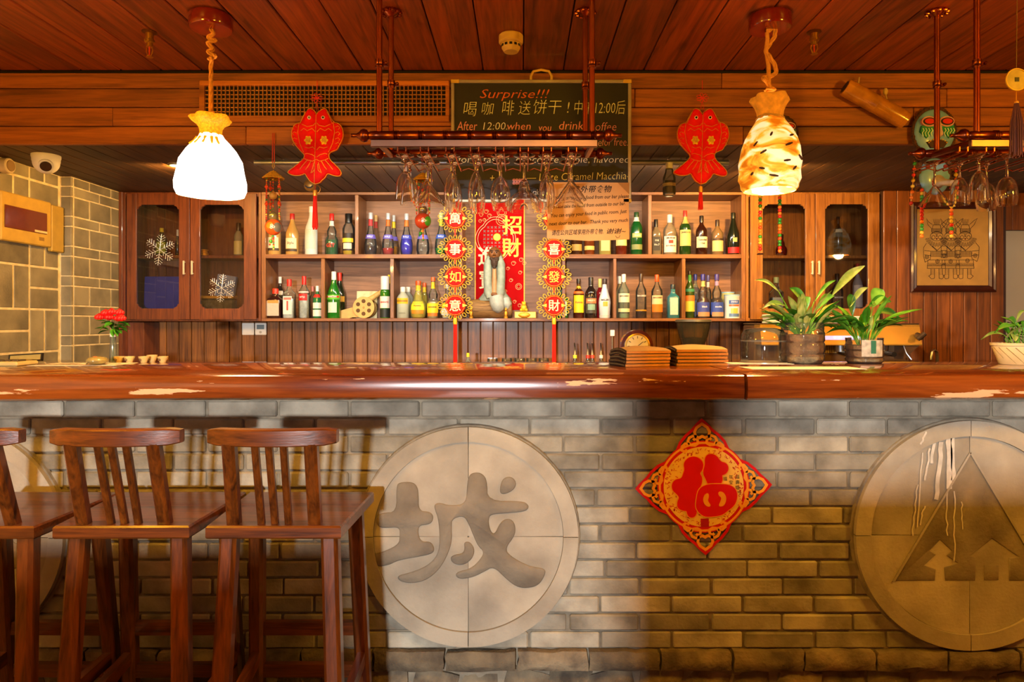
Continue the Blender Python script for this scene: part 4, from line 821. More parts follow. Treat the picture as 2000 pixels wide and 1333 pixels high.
tie = MB(); rope(tie, [(.050 * math.cos(a), .050 * math.sin(a), z0(232) + .004 * math.sin(2 * a)) for a in [2 * PI * i / 20 for i in range(21)]], .006); tie.build('tie_cord', mat('b0802c', .8, emis=.1), l2)
slm = mat('3a1c06', .8)
def sl_rad(z):
    for (r0, a), (r1, b) in zip(sp2[:-1], sp2[1:]):
        if a <= z <= b: return r0 + (r1 - r0) * (z - a) / max(b - a, 1e-6)
    return .11
for k, (px, py, dx, dy) in enumerate([(1487, 278, 4, -7), (1525, 277, 8, -3), (1460, 295, 6, -8), (1513, 298, 14, -6), (1468, 312, 10, -6), (1541, 314, 8, 8), (1508, 328, 13, -2), (1467, 338, 8, 3), (1528, 343, 7, -7), (1483, 353, 16, 3), (1455, 350, 3, -5)]):
    x, z = (px - 1504) * s, z0(py); x2, z2 = (px + dx - 1504) * s, z0(py + dy); mb = MB(); pts = []
    for f in (0, .5, 1):
        xx, zz = x + (x2 - x) * f, z + (z2 - z) * f; r = sl_rad(zz) * 1.035; xx = max(-r * .97, min(r * .97, xx)); pts.append((xx, -math.sqrt(r * r - xx * xx), zz))
    mb.tube(pts, [.003, .0048, .003], 6).build('slash_mark', slm, l2)
# a third lamp of the same kind further along the bar (seen mirrored in the cupboard glass)
l3 = copy_tree(l2); l3.location = (3.4, 1.77, CZ)
for ch_ in l3.children:
    n_ = ch_.name.split('.')[0]
    if n_ == 'rope': ch_.scale = (1, 1, (CZ - PZ(196, YL) - .19) / (CZ - PZ(196, YL)))
    elif n_ != 'ceiling_plate': ch_.location.z += .19
l3['label'] = 'third parchment sack lamp further along the bar, seen mirrored in the cupboard glass'
# assumed clear globe lamps over the customers' side of the bar, unseen above the picture (they carry the room lamps' light)
for (x, y), lab in zip([(-1.7, 1.25), (0.2, 1.1), (2.3, 1.3)], ['assumed clear globe lamp hanging above the stools', 'assumed clear globe lamp hanging before the middle of the bar', 'assumed clear globe lamp hanging before the right part of the bar']):
    t = thing('assumed_globe_lamp', (x, y, CZ), lab, 'lamp', 'assumed globe lamps over the customers'); MB().lathe([(.05, -.0005), (.05, -.02), (.01, -.024)], 20).build('ceiling_plate', DARKCOPPER, t); MB().tube([(0, 0, -.02), (0, 0, -.40)], .004, 6).build('cord', BLACK, t); MB().ball((0, 0, -.52), .125, 24, 16).build('globe', thin_glass('ffffff'), t, smooth=80); MB().ball((0, 0, -.52), .028, 14, 10).lathe([(.014, -.50), (.014, -.40)], 12).build('bulb', mat('ffd890', .4, emis=8.0), t)
# ================================================================== on the ceiling
def sprinkler(px, py0, py1, label):
    Y = 1.0; Y = (CZ - EYE) * F / (VY - py0); t = thing('sprinkler_head', (PX(px, Y), Y, CZ), label, 'sprinkler', 'brass fire sprinklers on the ceiling'); H = CZ - PZ(py1, Y)
    br = mat('b88820', .3, .9)
    MB().lathe([(.030, -.0005), (.030, -.004), (.016, -.008)], 20).build('rose', mat('6a4010', .4, .8), t)
    MB().lathe([(.016, -.006), (.016, -H * .30), (.020, -H * .32), (.020, -H * .42), (.013, -H * .45), (.013, -H * .60)], 16).build('body', br, t)
    MB().tube([(-.012, 0, -H * .6), (-.014, 0, -H * .75), (-.006, 0, -H * .94)], .0025, 6).tube([(.012, 0, -H * .6), (.014, 0, -H * .75), (.006, 0, -H * .94)], .0025, 6).build('frame_arm', br, t)
    MB().tube([(0, 0, -H * .6), (0, 0, -H * .92)], .003, 8).build('bulb', mat('c04020', .1), t); MB().lathe([(.014, -H), (.014, -H * .96)], 12).build('deflector', br, t)
sprinkler(292, 62, 112, 'brass fire sprinkler beside the white glowing lamp'); sprinkler(1590, 62, 106, 'brass fire sprinkler beside the parchment lamp')
Y = (CZ - EYE) * F / (VY - 68); t = thing('smoke_detector', (PX(998, Y), Y, CZ), 'round cream smoke detector on the ceiling', 'smoke detector'); cm = mat('d0a850', .5)
MB().lathe([(.046, -.0005), (.052, -.006), (.052, -.034), (.046, -.040)], 32).build('base', cm, t); MB().lathe([(.040, -.040), (.040, -.058), (.030, -.074), (1e-5, -.076)], 32, closed=False).build('head', cm, t)
for k in range(12): a = 2 * PI * k / 12; MB().box(-.006, .006, -.001, .001, -.005, .005).build('vent_slot', BLACK, t, (.0402 * math.sin(a), -.0402 * math.cos(a), -.050), 0, (0, 0, a))
# security camera and speaker at the left
Yc_ = 3.55; t = thing('security_camera', (PX(90, Yc_), Yc_, SZ), 'white dome security camera under the lower ceiling', 'camera'); r = 25 * Yc_ / F
MB().lathe([(r, -.0005), (r, -.012), (r * .96, -.020), (r * .95, -.035)], 28).build('base', WHITE, t); MB().ball((0, 0, -.035), r * .93, 28, 18).build('dome', WHITE, t)
d = Vector((.48, -.72, -.50)).normalized(); c0 = Vector((0, 0, -.035)); MB().tube([c0 + d * .045, c0 + d * .066, c0 + d * .068], [.034, .034, .030], 24).build('lens_ring', mat('d8d4c8', .3), t); MB().tube([c0 + d * .0682, c0 + d * .071], .026, 24).tube([c0 + d * .0712, c0 + d * .0725], .012, 16).build('lens', mat('3a2c20', .1, coat=.6), t)
t = thing('wall_speaker', (XL + .001, 3.60, PZ(324, 3.60)), 'round pale fitting cut off by the left edge of the picture', 'speaker'); MB().lathe([(.036, 0), (.040, .01), (.040, .045), (.036, .05)], 24, axis='x').build('case', mat('c8b080', .4), t); MB().lathe([(.030, .0502), (.028, .054)], 24, axis='x').build('grille', mat('8a6a38', .6), t)
# electric panel in the tiled wall
t = thing('electric_panel', (XL + .002, 3.78, PZ(478, 3.78)), 'cream electric panel with a brown window on the tiled wall', 'panel')
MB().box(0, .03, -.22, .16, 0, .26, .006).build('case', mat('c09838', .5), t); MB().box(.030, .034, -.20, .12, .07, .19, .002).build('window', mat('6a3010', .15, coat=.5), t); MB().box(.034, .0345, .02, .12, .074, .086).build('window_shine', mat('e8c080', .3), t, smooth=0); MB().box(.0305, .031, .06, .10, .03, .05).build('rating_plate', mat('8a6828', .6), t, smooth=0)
MB().box(0, .03, .165, .27, -.02, .25, .006).build('side_cover', mat('b08c30', .5), t)
# ================================================================== vent grille on the fascia
Yv = YB - .003; t = thing('vent_grille', (0, Yv, 0), 'brown framed air vent with a fine lattice on the fascia', 'vent')
xa, xb, za, zb = PX(393, Yv), PX(878, Yv), PZ(240, Yv), PZ(160, Yv); ia, ib, ja, jb = PX(403, Yv), PX(871, Yv), PZ(228, Yv), PZ(170, Yv)
VM = wood('vent_wood', '8a4410', 'c07020', 'x', .5)
MB().box(xa, xb, -.022, .001, jb, zb, .003).build('frame_rail', VM, t, smooth=0); MB().box(xa, xb, -.022, .001, za, ja, .003).build('frame_rail', VM, t, smooth=0)
MB().box(xa, ia, -.021, .001, ja, jb).build('frame_stile', VM, t, smooth=0); MB().box(ib, xb, -.021, .001, ja, jb).build('frame_stile', VM, t, smooth=0)
MB().box(ia, ib, -.001, .001, ja, jb).build('dark_backing', BLACK, t, smooth=0)
vm = MB().box(-.0022, .0022, -.019, -.013, ja, jb).mesh('slat', mat('a86a28', .4, .3), 0); hm = MB().box(ia, ib, -.012, -.006, -.0022, .0022).mesh('cross_slat', mat('c08838', .4, .3), 0)
n = 58
for k in range(1, n): inst('slat', vm, t, (ia + (ib - ia) * k / n, 0, 0))
for k in range(1, 7): inst('cross_slat', hm, t, (0, 0, ja + (jb - ja) * k / 7))
# ================================================================== chalkboard and paper note
Yh = YB - .028; t = thing('chalkboard', (0, Yh, 0), 'black chalkboard with handwritten coffee offer and aluminium frame', 'chalkboard')
xa, xb, za, zb = PX(881, Yh), PX(1233, Yh), PZ(396, Yh), PZ(156, Yh); fw = .016; ALU = mat('c0b8a0', .35, .6)
MB().box(xa + fw, xb - fw, .002, .012, za + fw, zb - fw).build('writing_surface', mat('1c1a17', .55, 0, .25, 6), t, smooth=0)
for a in ((xa, xb, zb - fw, zb), (xa, xb, za, za + fw)): MB().box(a[0], a[1], -.006, .016, a[2], a[3], .003).build('frame_rail', ALU, t, smooth=0)
for a in ((xa, xa + fw), (xb - fw, xb)): MB().box(a[0], a[1], -.006, .016, za + fw, zb - fw, .003).build('frame_stile', ALU, t, smooth=0)
for cx in (xa, xb):
    for cz in (za, zb):
        MB().box(min(cx, cx + (.04 if cx == xa else -.04)), max(cx, cx + (.04 if cx == xa else -.04)), -.009, -.0055, cz - .018 if cz == zb else cz, cz if cz == zb else cz + .018, .002).build('corner_cap', mat('d0a840', .5), t, smooth=0)
c0 = P(1057, 156, Yh); MB().tube([(c0.x - .050, .004, c0.z - .004), (c0.x - .050, .004, c0.z + .02), (c0.x - .038, .004, c0.z + .042), (c0.x, .004, c0.z + .05), (c0.x + .038, .004, c0.z + .042), (c0.x + .050, .004, c0.z + .02), (c0.x + .050, .004, c0.z - .004)], .0065, 8).build('handle', mat('d0a840', .5), t)
def write(par, body, px, py, hpx, h, Y, y, name='lettering', shear=.15, align='LEFT', bold=.0, space=1.0, rot=0.0, width=None):
    mb = MB(); sz = hpx * Y / F * 1.25; c = P(px, py, Y); loc = (c.x, y, c.z)
    mb.text(body, sz, align, shear, (bold - .0125 * sz) if hpx > 12 else .012 * sz, None, 2, space)
    if width:
        xs = [v[0] for v in mb.v]; k = width * Y / F / max(1e-6, max(xs) - min(xs)); mb.v = [(v[0] * k, v[1], v[2]) for v in mb.v]
    if rot: mb.v = [(v[0] * math.cos(rot) - v[2] * math.sin(rot), v[1], v[2] * math.cos(rot) + v[0] * math.sin(rot)) for v in mb.v]
    return mb.build(name, mat(h, .8, 0, .15, 200), par, (loc[0], y, loc[2]), 0)
OR, YE, PK, WH = 'd06028', 'e0e0a0', 'e09088', 'e8e8e0'
write(t, 'Surprise!!!', 935, 184, 20, OR, Yh, .001, width=136, bold=.0005, shear=.3)
write(t, '喝', 902, 215, 26, YE, Yh, .001, width=26); write(t, '咖', 938, 214, 22, YE, Yh, .001, width=24); write(t, '啡', 978, 213, 26, YE, Yh, .001, width=24)
write(t, '送', 1011, 213, 24, YE, Yh, .001, width=24); write(t, '饼干 !', 1039, 211, 25, YE, Yh, .001, width=70)
write(t, '中午12:00后', 1119, 212, 24, YE, Yh, .001, width=100)
write(t, 'After', 892, 247, 20, PK, Yh, .001, width=40, bold=.0005); write(t, '12:00.', 939, 247, 17, WH, Yh, .001, width=47); write(t, 'when', 989, 247, 17, PK, Yh, .001, width=46, bold=.0005); write(t, 'you', 1051, 250, 16, PK, Yh, .001, width=26, bold=.0005); write(t, 'drink', 1090, 246, 19, PK, Yh, .001, width=48, bold=.0005); write(t, 'coffee', 1152, 248, 19, PK, Yh, .001, width=50)
write(t, 'We give you the two cakes for free', 893, 279, 17, 'd8a8a0', Yh, .001, width=280); write(t, 'for free.', 1175, 278, 18, PK, Yh, .0008, width=50)
write(t, 'for 4 tasts :  chocolate, apple, flavored', 894, 312, 16, WH, Yh, .001, width=334)
write(t, '+            — Latte Caramel Macchia-', 955, 349, 17, 'e0d890', Yh, .001, width=272, rot=.02)
write(t, '+ Cup cake', 1015, 376, 13, WH, Yh, .001, width=40)
fl = MB()
for k in range(9): a = k * .7; fl.lathe([(.008, 0), (.008, .0008)], 10, (PX(1004 + (k % 5) * 5.5, Yh), .0015, PZ(352 + (k // 5) * 6, Yh)), axis='y')
fl.build('pink_drawing', mat('c88890', .8), t, smooth=0)
Yn = Yh - .008; t = thing('paper_note', (0, Yn, 0), 'brown kraft paper note with handwriting taped to the chalkboard', 'paper')
pts = [(1071, 356), (1228, 357), (1229, 468), (1150, 471), (1068, 466)]
MB().prism([(PX(a, Yn), PZ(b, Yn)) for a, b in pts], -.001, 0).build('sheet', mat('d8a468', .8, 0, .08, 6), t, smooth=0)
INK = '2a1a0c'
for body, px, py, h, wd, rt in [('谢绝外带食物', 1102, 372, 12, 92, .02), ('You can have the food from our bar please', 1083, 388, 8, 144, .03), ('do Not take the food from outside to our bar.', 1075, 405, 8, 146, .05), ('You can enjoy your food in public room. Just', 1075, 422, 8, 148, .06), ('next door to our bar.  Thank you very much', 1072, 438, 8, 154, .05), ('请在公共区域享用外带食物.', 1077, 456, 9, 100, .03), ('谢谢~', 1183, 453, 9, 38, .02)]:
    write(t, body, px, py, h, INK, Yn, -.0016, shear=.25, width=wd, rot=rt)
MB().stroke([(PX(1202, Yn), PZ(461, Yn)), (PX(1205, Yn), PZ(465, Yn)), (PX(1209, Yn), PZ(464, Yn)), (PX(1211, Yn), PZ(460, Yn))], .002, -.0011).build('smile_mark', mat(INK, .8), t, smooth=0)
MB().prism([(PX(1206, Yn), PZ(357, Yn)), (PX(1229, Yn), PZ(357, Yn)), (PX(1229, Yn), PZ(380, Yn))], -.0022, -.0011).build('tape', mat('a87838', .4), t, smooth=0)
# ================================================================== red fish hangings
FO = [(172, 285), (185, 272), (205, 268), (228, 280), (245, 300), (256, 318), (262, 300), (285, 285), (310, 270), (335, 272), (350, 300), (370, 340), (398, 385), (430, 390), (462, 415), (475, 455), (478, 500), (465, 540), (440, 585), (425, 615), (395, 625), (362, 640), (355, 670), (372, 705), (405, 735), (450, 780), (463, 810), (455, 832), (430, 838), (390, 830), (352, 815), (340, 822), (325, 850), (295, 875), (285, 890), (258, 900), (240, 903), (215, 890), (195, 875), (175, 845), (155, 812), (135, 825), (100, 832), (60, 830), (25, 818), (8, 800), (50, 770), (95, 735), (130, 705), (152, 675), (148, 650), (125, 630), (98, 600), (70, 565), (50, 530), (43, 480), (50, 440), (65, 408), (95, 392), (120, 388), (140, 345)]
def fish(px, label, Yf, tass, y_off=0):
    # px: centre of the fish; the traced outline is in a crop scaled 4.3
    c = P(px, 150, Yf); k = Yf / F / 4.3; t = thing('fish_hanging', (c.x, Yf, c.z), label, 'ornament', 'red double fish hangings on the fascia')
    Q = lambda pts: [((x - 256) * k, -y * k) for x, y in pts]
    out = sm(Q(FO), 1); n = len(out)
    MB().pillow(out, .012, [(0, .010), (.003, .018), (.008, .024)]).build('padded_body', REDF, t, smooth=60)
    MB().tube([(x, -.002, z) for x, z in out], .0022, 6, loop=True).build('gold_trim', GOLD, t)
    yf = -.0125; g = MB()
    g.stroke(Q([(256, 320), (250, 500), (244, 700), (240, 900)]), .002, yf)
    for sx in (-1, 1):
        m = lambda pts: Q([(256 + sx * (abs(x - 256)), y) for x, y in pts])
        g.stroke(m([(376, 405), (330, 425), (280, 415), (262, 395)]), .0022, yf).stroke(m([(398, 390), (410, 470), (395, 560), (360, 640)]), .0022, yf)
        g.stroke(m([(345, 300), (375, 360), (390, 400)]), .002, yf)
        for yy in (430, 480, 530, 570): g.stroke(m([(415, yy), (440, yy - 12), (455, yy + 5), (440, yy + 20)]), .0016, yf)
        for pts in ([(262, 470), (290, 440), (330, 460), (360, 440), (385, 460)], [(262, 620), (285, 595), (320, 605), (350, 595)], [(262, 680), (290, 660), (330, 650), (350, 655)], [(258, 700), (285, 715), (330, 705), (360, 690)]): g.stroke(m(pts), .002, yf)
        for pts in ([(275, 725), (285, 770), (300, 815)], [(300, 715), (325, 760), (345, 785)], [(330, 705), (365, 745), (395, 785)], [(270, 740), (272, 790), (292, 810)]): g.stroke(m(pts), .0024, yf)
    g.build('gold_stitching', GOLD, t, smooth=0)
    for sx in (-1, 1):
        ex, ez = Q([(256 + sx * 58, 350)])[0]
        e = MB().lathe([(.0085, 0), (.0085, .003), (.007, .004)], 16, (ex, -.012, ez), axis='y').build('eye', mat('f0ead8', .3), t); MB().lathe([(.0055, 0), (.004, .002)], 14, (ex, -.016, ez), axis='y').build('pupil', mat('2a1408', .1), e)
        fx, fz = Q([(256 + sx * 66, 540)])[0]
        pts = [(fx + (.017 + .003 * math.cos(6 * a)) * math.cos(a), fz + (.020 + .003 * math.cos(6 * a)) * math.sin(a)) for a in [2 * PI * i / 36 for i in range(36)]]
        p = MB().prism(pts, -.0145, -.011).build('gold_patch', mat('e8c020', .5, .3, .3, 150), t, smooth=0)
        MB().text('福', .026, fn=lambda x, y: (fx + x, -.0152, fz + y)).build('lettering', mat('b87808', .6), p, smooth=0)
    MB().tube([(.0, .004, 105 * -k), (0, .004, 28 * -k)], .0016, 6).tube([(0, 0, -200 * k), (-20 * k, 0, -285 * k)], .0012, 6).tube([(0, 0, -200 * k), (15 * k, 0, -290 * k)], .0012, 6).build('cord', mat('c01810', .7), t)
    kn = MB()
    for a in range(7):
        an = a * 2 * PI / 7; kn.tube([(40 * k * math.cos(an) * f + 14 * k * g_ * -math.sin(an), -.002, -178 * k + (30 * k * math.sin(an) * f + 12 * k * g_ * math.cos(an))) for f, g_ in ((.1, -.4), (.7, -1), (1.3, -.5), (1.3, .5), (.7, 1), (.1, .4))], .0014, 5)
    kn.ball((0, -.002, -178 * k), .006, 8, 6).build('cord_knot', mat('d82818', .6), t)
    tz0, tz1 = -(903) * k, -(tass[0] - 150) * 4.3 * k; tz2 = -(tass[1] - 150) * 4.3 * k; x0 = -15 * k
    MB().tube([(x0, 0, tz0 + .004), (x0, 0, tz1)], .0015, 6).build('cord', mat('c01810', .7), t)
    MB().lathe([(.010, tz1 - .03), (.011, tz1 - .018), (.010, tz1 - .002), (.006, tz1)], 14, (x0, 0, 0)).build('tassel_cap', GOLD, t)
    tm = MB()
    for a in range(26):
        an = a * 2.4; rr = .010 * math.sqrt((a + .5) / 26); tm.tube([(x0 + rr * .7 * math.cos(an), rr * .7 * math.sin(an), tz1 - .028), (x0 + rr * 1.0 * math.cos(an), rr * math.sin(an), (tz1 + tz2) / 2), (x0 + rr * 1.35 * math.cos(an) + random.uniform(-.002, .002), rr * 1.3 * math.sin(an), tz2 + random.uniform(0, .012))], .0017, 4)
    tm.build('tassel', mat('e02010', .6), t)
    return t
fish(619, 'red padded double fish hanging with long tassel, left of the chalkboard', YB - .042, (371, 449))
fish(1372, 'red padded double fish hanging right of the chalkboard', YB - .042, (364, 412))
# small brass face bell behind the left fish
Yb_ = 3.42; c = P(606, 362, Yb_); t = thing('brass_face_bell', c, 'small round brass bell with a grinning face behind the fish tail', 'ornament')
MB().ball((0, 0, 0), .032, 16, 12, sy=.6).build('face', mat('a88038', .4, .5), t); MB().stroke([(-.02, -.006), (-.008, -.016), (.008, -.016), (.02, -.006)], .006, -.021, .002).build('mouth', BLACK, t); MB().tube([(0, 0, .03), (0, 0, SZ - c.z - .0005)], .0012, 5).build('cord', mat('806030', .7), t)
MB().tube([(.03 + .02 * math.cos(a), 0, -.02 + .02 * math.sin(a)) for a in [2 * PI * i / 14 for i in range(14)]], .0016, 5, loop=True).build('ring', GOLD, t)
# ================================================================== gourd mobiles
BC = ['e04818', '2f8a2c', 'e8781c', 'c82018', 'd8b030', '185a30', '7a2018']
BEADM = {}
def beads(par, pts, r, n, big=(), seed=0, name='bead_string'):
    rr = random.Random(seed); groups = {}
    P_ = [Vector(p) for p in pts]; tot = [0]
    for a, b in zip(P_[:-1], P_[1:]): tot.append(tot[-1] + (b - a).length)
    for i in range(n):
        d = tot[-1] * (i + .5) / n
        for k in range(len(P_) - 1):
            if tot[k] <= d <= tot[k + 1] + 1e-9: p = P_[k].lerp(P_[k + 1], (d - tot[k]) / max(tot[k + 1] - tot[k], 1e-9)); break
        groups.setdefault(rr.choice(BC[:5]) if i not in big else BC[(i) % 2], []).append((p, r * (2.1 if i in big else 1)))
    so_ = MB().tube(pts, r * .3, 5).build(name, mat('b87830', .8), par)
    for h, L in groups.items():
        for p, q in L:
            key = ('bead', h, round(q, 5))
            if key not in BEADM: BEADM[key] = MB().ball((0, 0, 0), q, 9, 6).mesh('bead', mat(h, .3, coat=.3), 60)
            inst('bead', BEADM[key], so_, p)
def mobile(px, top_y, hat_y, ball_y, Y, label, ball_r, hue, seed, tail_y):
    c = P(px, top_y, Y); t = thing('gourd_mobile', c, label, 'ornament', 'beaded gourd mobiles'); s = Y / F; zz = lambda py: -(py - top_y) * s
    MB().tube([(-.004, 0, 0), (-.005, 0, zz(hat_y - 12))], .0022, 6).tube([(.004, 0, 0), (.005, 0, zz(hat_y - 12))], .0022, 6).build('hanging_cord', mat('b02c14', .7), t)
    MB().tube([(0, .0, zz(hat_y - 12)), (.006, 0, zz(hat_y - 6)), (0, 0, zz(hat_y)), (-.006, 0, zz(hat_y - 6))], .0022, 6, loop=True).build('hanging_loop', mat('c89018', .7), t)
    hm_ = MB()
    for j in range(7): f = j / 6; hm_.lathe([(max(1e-4, 20 * s * f ** .8 - .003), zz(hat_y + 2 + 15 * f)), (20 * s * f ** .8 + .003, zz(hat_y + 3.2 + 15 * f)), (max(1e-4, 20 * s * f ** .8 - .002), zz(hat_y + 5 + 15 * f))], 24, closed=False)
    hm_.build('crocheted_hat', mat('d8a018', .8, 0, .2, 120, .8, 250), t)
    zb = zz(ball_y); zr = zz(hat_y + 18)
    for k, (x, y, e) in enumerate([(-11, -6, .40), (13, -6, .46), (9, 8, .44), (-9, 9, .5)]): beads(t, [(x * s, y * s, zr), (x * s * 1.05, y * s, zr + (zb - zr) * (1 - e * .35))], .0042, 20, (4, 12), seed + k)
    beads(t, [(0, -.004, zr), (0, -.004, zb + ball_r * 2.0)], .0042, 11, (), seed + 9)
    MB().ball((0, -.004, zr + (zb - zr) * .36), .019, 16, 12).build('gourd_bead', mat('c8a050', .4), t)
    up = MB().ball((0, -.002, zb + ball_r * 1.30), ball_r * .56, 18, 12).build('upper_gourd', mat(hue[0], .3, 0, .3, 30, coat=.4), t); MB().stroke([(-.01, zb + ball_r * 1.36), (0, zb + ball_r * 1.46), (.01, zb + ball_r * 1.36)], .004, -ball_r * .56 - .002, .001).build('painted_face', mat('e8c838', .5), up)
    lw = MB().ball((0, 0, zb), ball_r, 24, 16).build('lower_gourd', mat(hue[1], .25, 0, .1, 20, coat=.5), t)
    # painted coloured side and white scroll
    vs = []; 
    def cap(mb, dirv, ang, rr):
        d = Vector(dirv).normalized(); u = d.orthogonal().normalized(); v = d.cross(u); n = 20; vv = [d * rr]; ff = []
        for q in range(1, 4):
            for i in range(n):
                a = 2 * PI * i / n; th = ang * q / 3; vv.append((d * math.cos(th) + (u * math.cos(a) + v * math.sin(a)) * math.sin(th)) * rr)
        for i in range(n):
            ff.append((0, 1 + i, 1 + (i + 1) % n))
            for q in range(2): ff.append((1 + q * n + i, 1 + (q + 1) * n + i, 1 + (q + 1) * n + (i + 1) % n, 1 + q * n + (i + 1) % n))
        return mb.add([(p.x, p.y, p.z + zb) for p in vv], ff)
    cap(MB(), (.85, -.6, -.1), .62, ball_r * 1.006).build('painted_patch', mat(hue[2], .3, coat=.4), lw); cap(MB(), (-.15, -1, .15), .42, ball_r * 1.004).build('painted_patch', mat(hue[3], .3, coat=.4), lw)
    sc_ = MB()
    for cx, cz in ((.15, .12), (.35, -.08), (.10, -.16)):
        pts = []
        for i in range(10):
            a = 2 * PI * i / 10; x, z = ball_r * (cx + .14 * math.cos(a)), ball_r * (cz + .11 * math.sin(a)); pts.append((x, -math.sqrt(max(1e-6, (ball_r * 1.012) ** 2 - x * x - z * z)), zb + z))
        sc_.tube(pts, .0016, 5, loop=True)
    sc_.build('painted_scroll', mat('f0e8d8', .5), lw)
    beads(t, [(0, 0, zb - ball_r), (.002, -.002, zz(tail_y))], .005, 10, (), seed + 20); beads(t, [(-.003, 0, zb - ball_r), (-.018, -.002, zz(tail_y - 8))], .0045, 6, (3,), seed + 21)
mobile(534, 260, 330, 444, YB - .012, 'gourd mobile with yellow crocheted hat, in front of the paper-wrapped bottles', 16 * YB / F, ('7a6a38', 'e0581c', '6a6a60', 'f0801c'), 1, 488)
mobile(826, 296, 334, 432, 3.45, 'gourd mobile with green-patched ball behind the hanging glasses', 16 * 3.45 / F, ('6a5030', 'b84020', '4a9a20', 'c04020'), 30, 470)
# ================================================================== glass racks
def rack(xl, label, rods, wires, xr=None):
    Yf, Yr = 2.43, 2.69; zr = PZ(265, Yf); L = .966; x0 = xl
    t = thing('glass_rack', (0, 0, 0), label, 'glass rack', 'copper hanging glass racks')
    for Yq in (Yf, Yr):
        xs = [0]; pr_ = []
        def add(x, r): pr_.append((r, x))
        add(0, .002); add(.002, .007); add(.022, .007); add(.024, .010); add(.03, .012); add(.038, .021); add(.048, .024); add(.058, .021); add(.064, .012); add(.07, .015); add(.09, .017)
        n = 9
        for k in range(n):
            xa = .09 + (L - .18) * k / n; xb = .09 + (L - .18) * (k + 1) / n; add(xa + .004, .0165); add(xb - .024, .0165)
            for q in range(3): add(xb - .022 + q * .007, .019); add(xb - .0185 + q * .007, .015)
        add(L - .09, .017); add(L - .07, .015); add(L - .064, .012); add(L - .058, .021); add(L - .048, .024); add(L - .038, .021); add(L - .03, .012); add(L - .024, .010); add(L - .022, .007); add(L - .002, .007); add(L, .002)
        MB().lathe(pr_, 16, (x0, Yq, zr), axis='x').build('turned_rail', DARKCOPPER, t, smooth=60)
    MB().box(x0 + .072, x0 + L - .088, Yf - .010, Yf + .010, zr - .042, zr - .0165, .002).build('flat_bar', mat('86695a', .36, 1.0, .1), t, smooth=0)
    for x in (x0 + .095, x0 + L - .10): MB().tube([(x, Yf, zr - .02), (x, Yr, zr - .005)], .013, 10).build('side_bar', DARKCOPPER, t)
    zw = zr - .062
    for i, px in enumerate(wires):
        xw = PX(px, Yf)
        for dx in (-.0145, .0145):
            MB().tube([(xw + dx, Yf, zr - .040), (xw + dx, Yf, zw + .006), (xw + dx, Yf + .006, zw), (xw + dx, Yr + .03, zw), (xw + dx, Yr + .036, zw + .006)], .0028, 6).build('wire', COPPER, t)
        if i < len(wires) - 1:
            xn = PX(wires[i + 1], Yf); MB().tube([(xw + .0145, Yr + .03, zw), ((xw + xn) / 2, Yr + .03, zw + .010), (xn - .0145, Yr + .03, zw)], .0025, 6).build('wire', COPPER, t)
    for x, Yq, zc in rods:
        MB().tube([(x, Yq, zr + .012), (x, Yq, CZ - .001)], .0105, 12).build('hanging_rod', COPPER, t)
        fl_ = MB().lathe([(.034, CZ - .0005), (.036, CZ - .006), (.024, CZ - .016), (.013, CZ - .024)], 20, (x, Yq, 0))
        for a in range(10): fl_.ball((x + .036 * math.cos(a * PI / 5), Yq + .036 * math.sin(a * PI / 5), CZ - .010), .009, 6, 5)
        fl_.build('ceiling_flange', COPPER, t)
        cl = MB().lathe([(.015, zc - .014), (.0155, zc - .008), (.013, zc - .004), (.0155, zc), (.015, zc + .008), (.0155, zc + .014)], 14, (x, Yq, 0)).box(x + .013, x + .030, Yq - .006, Yq + .006, zc - .007, zc + .007, .002).ball((x + .026, Yq - .010, zc), .006, 8, 6); cl.build('clamp', DARKCOPPER, t)
    return zw
W1 = [741, 787, 834, 880, 929, 977, 1024, 1070, 1117]
W1 = [785, 829, 879, 927, 976, 1024, 1069, 1118]
zw = rack(PX(685, 2.43), 'copper glass rack hanging in front of the chalkboard', [(PX(741, 2.43), 2.43, PZ(125, 2.43)), (PX(764, 2.69), 2.69, PZ(165, 2.69)), (PX(1156, 2.43), 2.43, PZ(125, 2.43)), (PX(1143, 2.69), 2.69, PZ(168, 2.69))], W1)
W2 = [1885, 1938, 1992]
W2 = [1880, 1935, 1985]
rack(PX(1855, 2.43), 'copper glass rack at the right edge of the picture', [(PX(1908, 2.43), 2.43, PZ(125, 2.43)), (PX(1830, 2.69), 2.69, PZ(166, 2.69))], [1882, 1934, 1990, 2046, 2100])
GL = glass()
def gp(kind):
    """(outer profile from the foot down, inner profile back up); z = 0 at the underside of the foot, the bowl hangs below"""
    if kind == 'wine': st, dep, o = .075, .105, [(0, .005), (.06, .016), (.2, .027), (.45, .0345), (.7, .036), (1, .0305)]
    if kind == 'flute': st, dep, o = .055, .135, [(0, .005), (.06, .012), (.2, .020), (.45, .0275), (.7, .029), (1, .0235)]
    if kind == 'martini': st, dep, o = .085, .075, [(0, .005), (.1, .010), (.4, .026), (.7, .042), (1, .056)]
    if kind == 'margarita': st, dep, o = .085, .100, [(0, .005), (.1, .016), (.35, .022), (.45, .026), (.58, .042), (.72, .052), (1, .056)]
    if kind == 'goblet': st, dep, o = .055, .105, [(0, .006), (.08, .016), (.3, .028), (.6, .033), (1, .036)]
    return st, dep, o
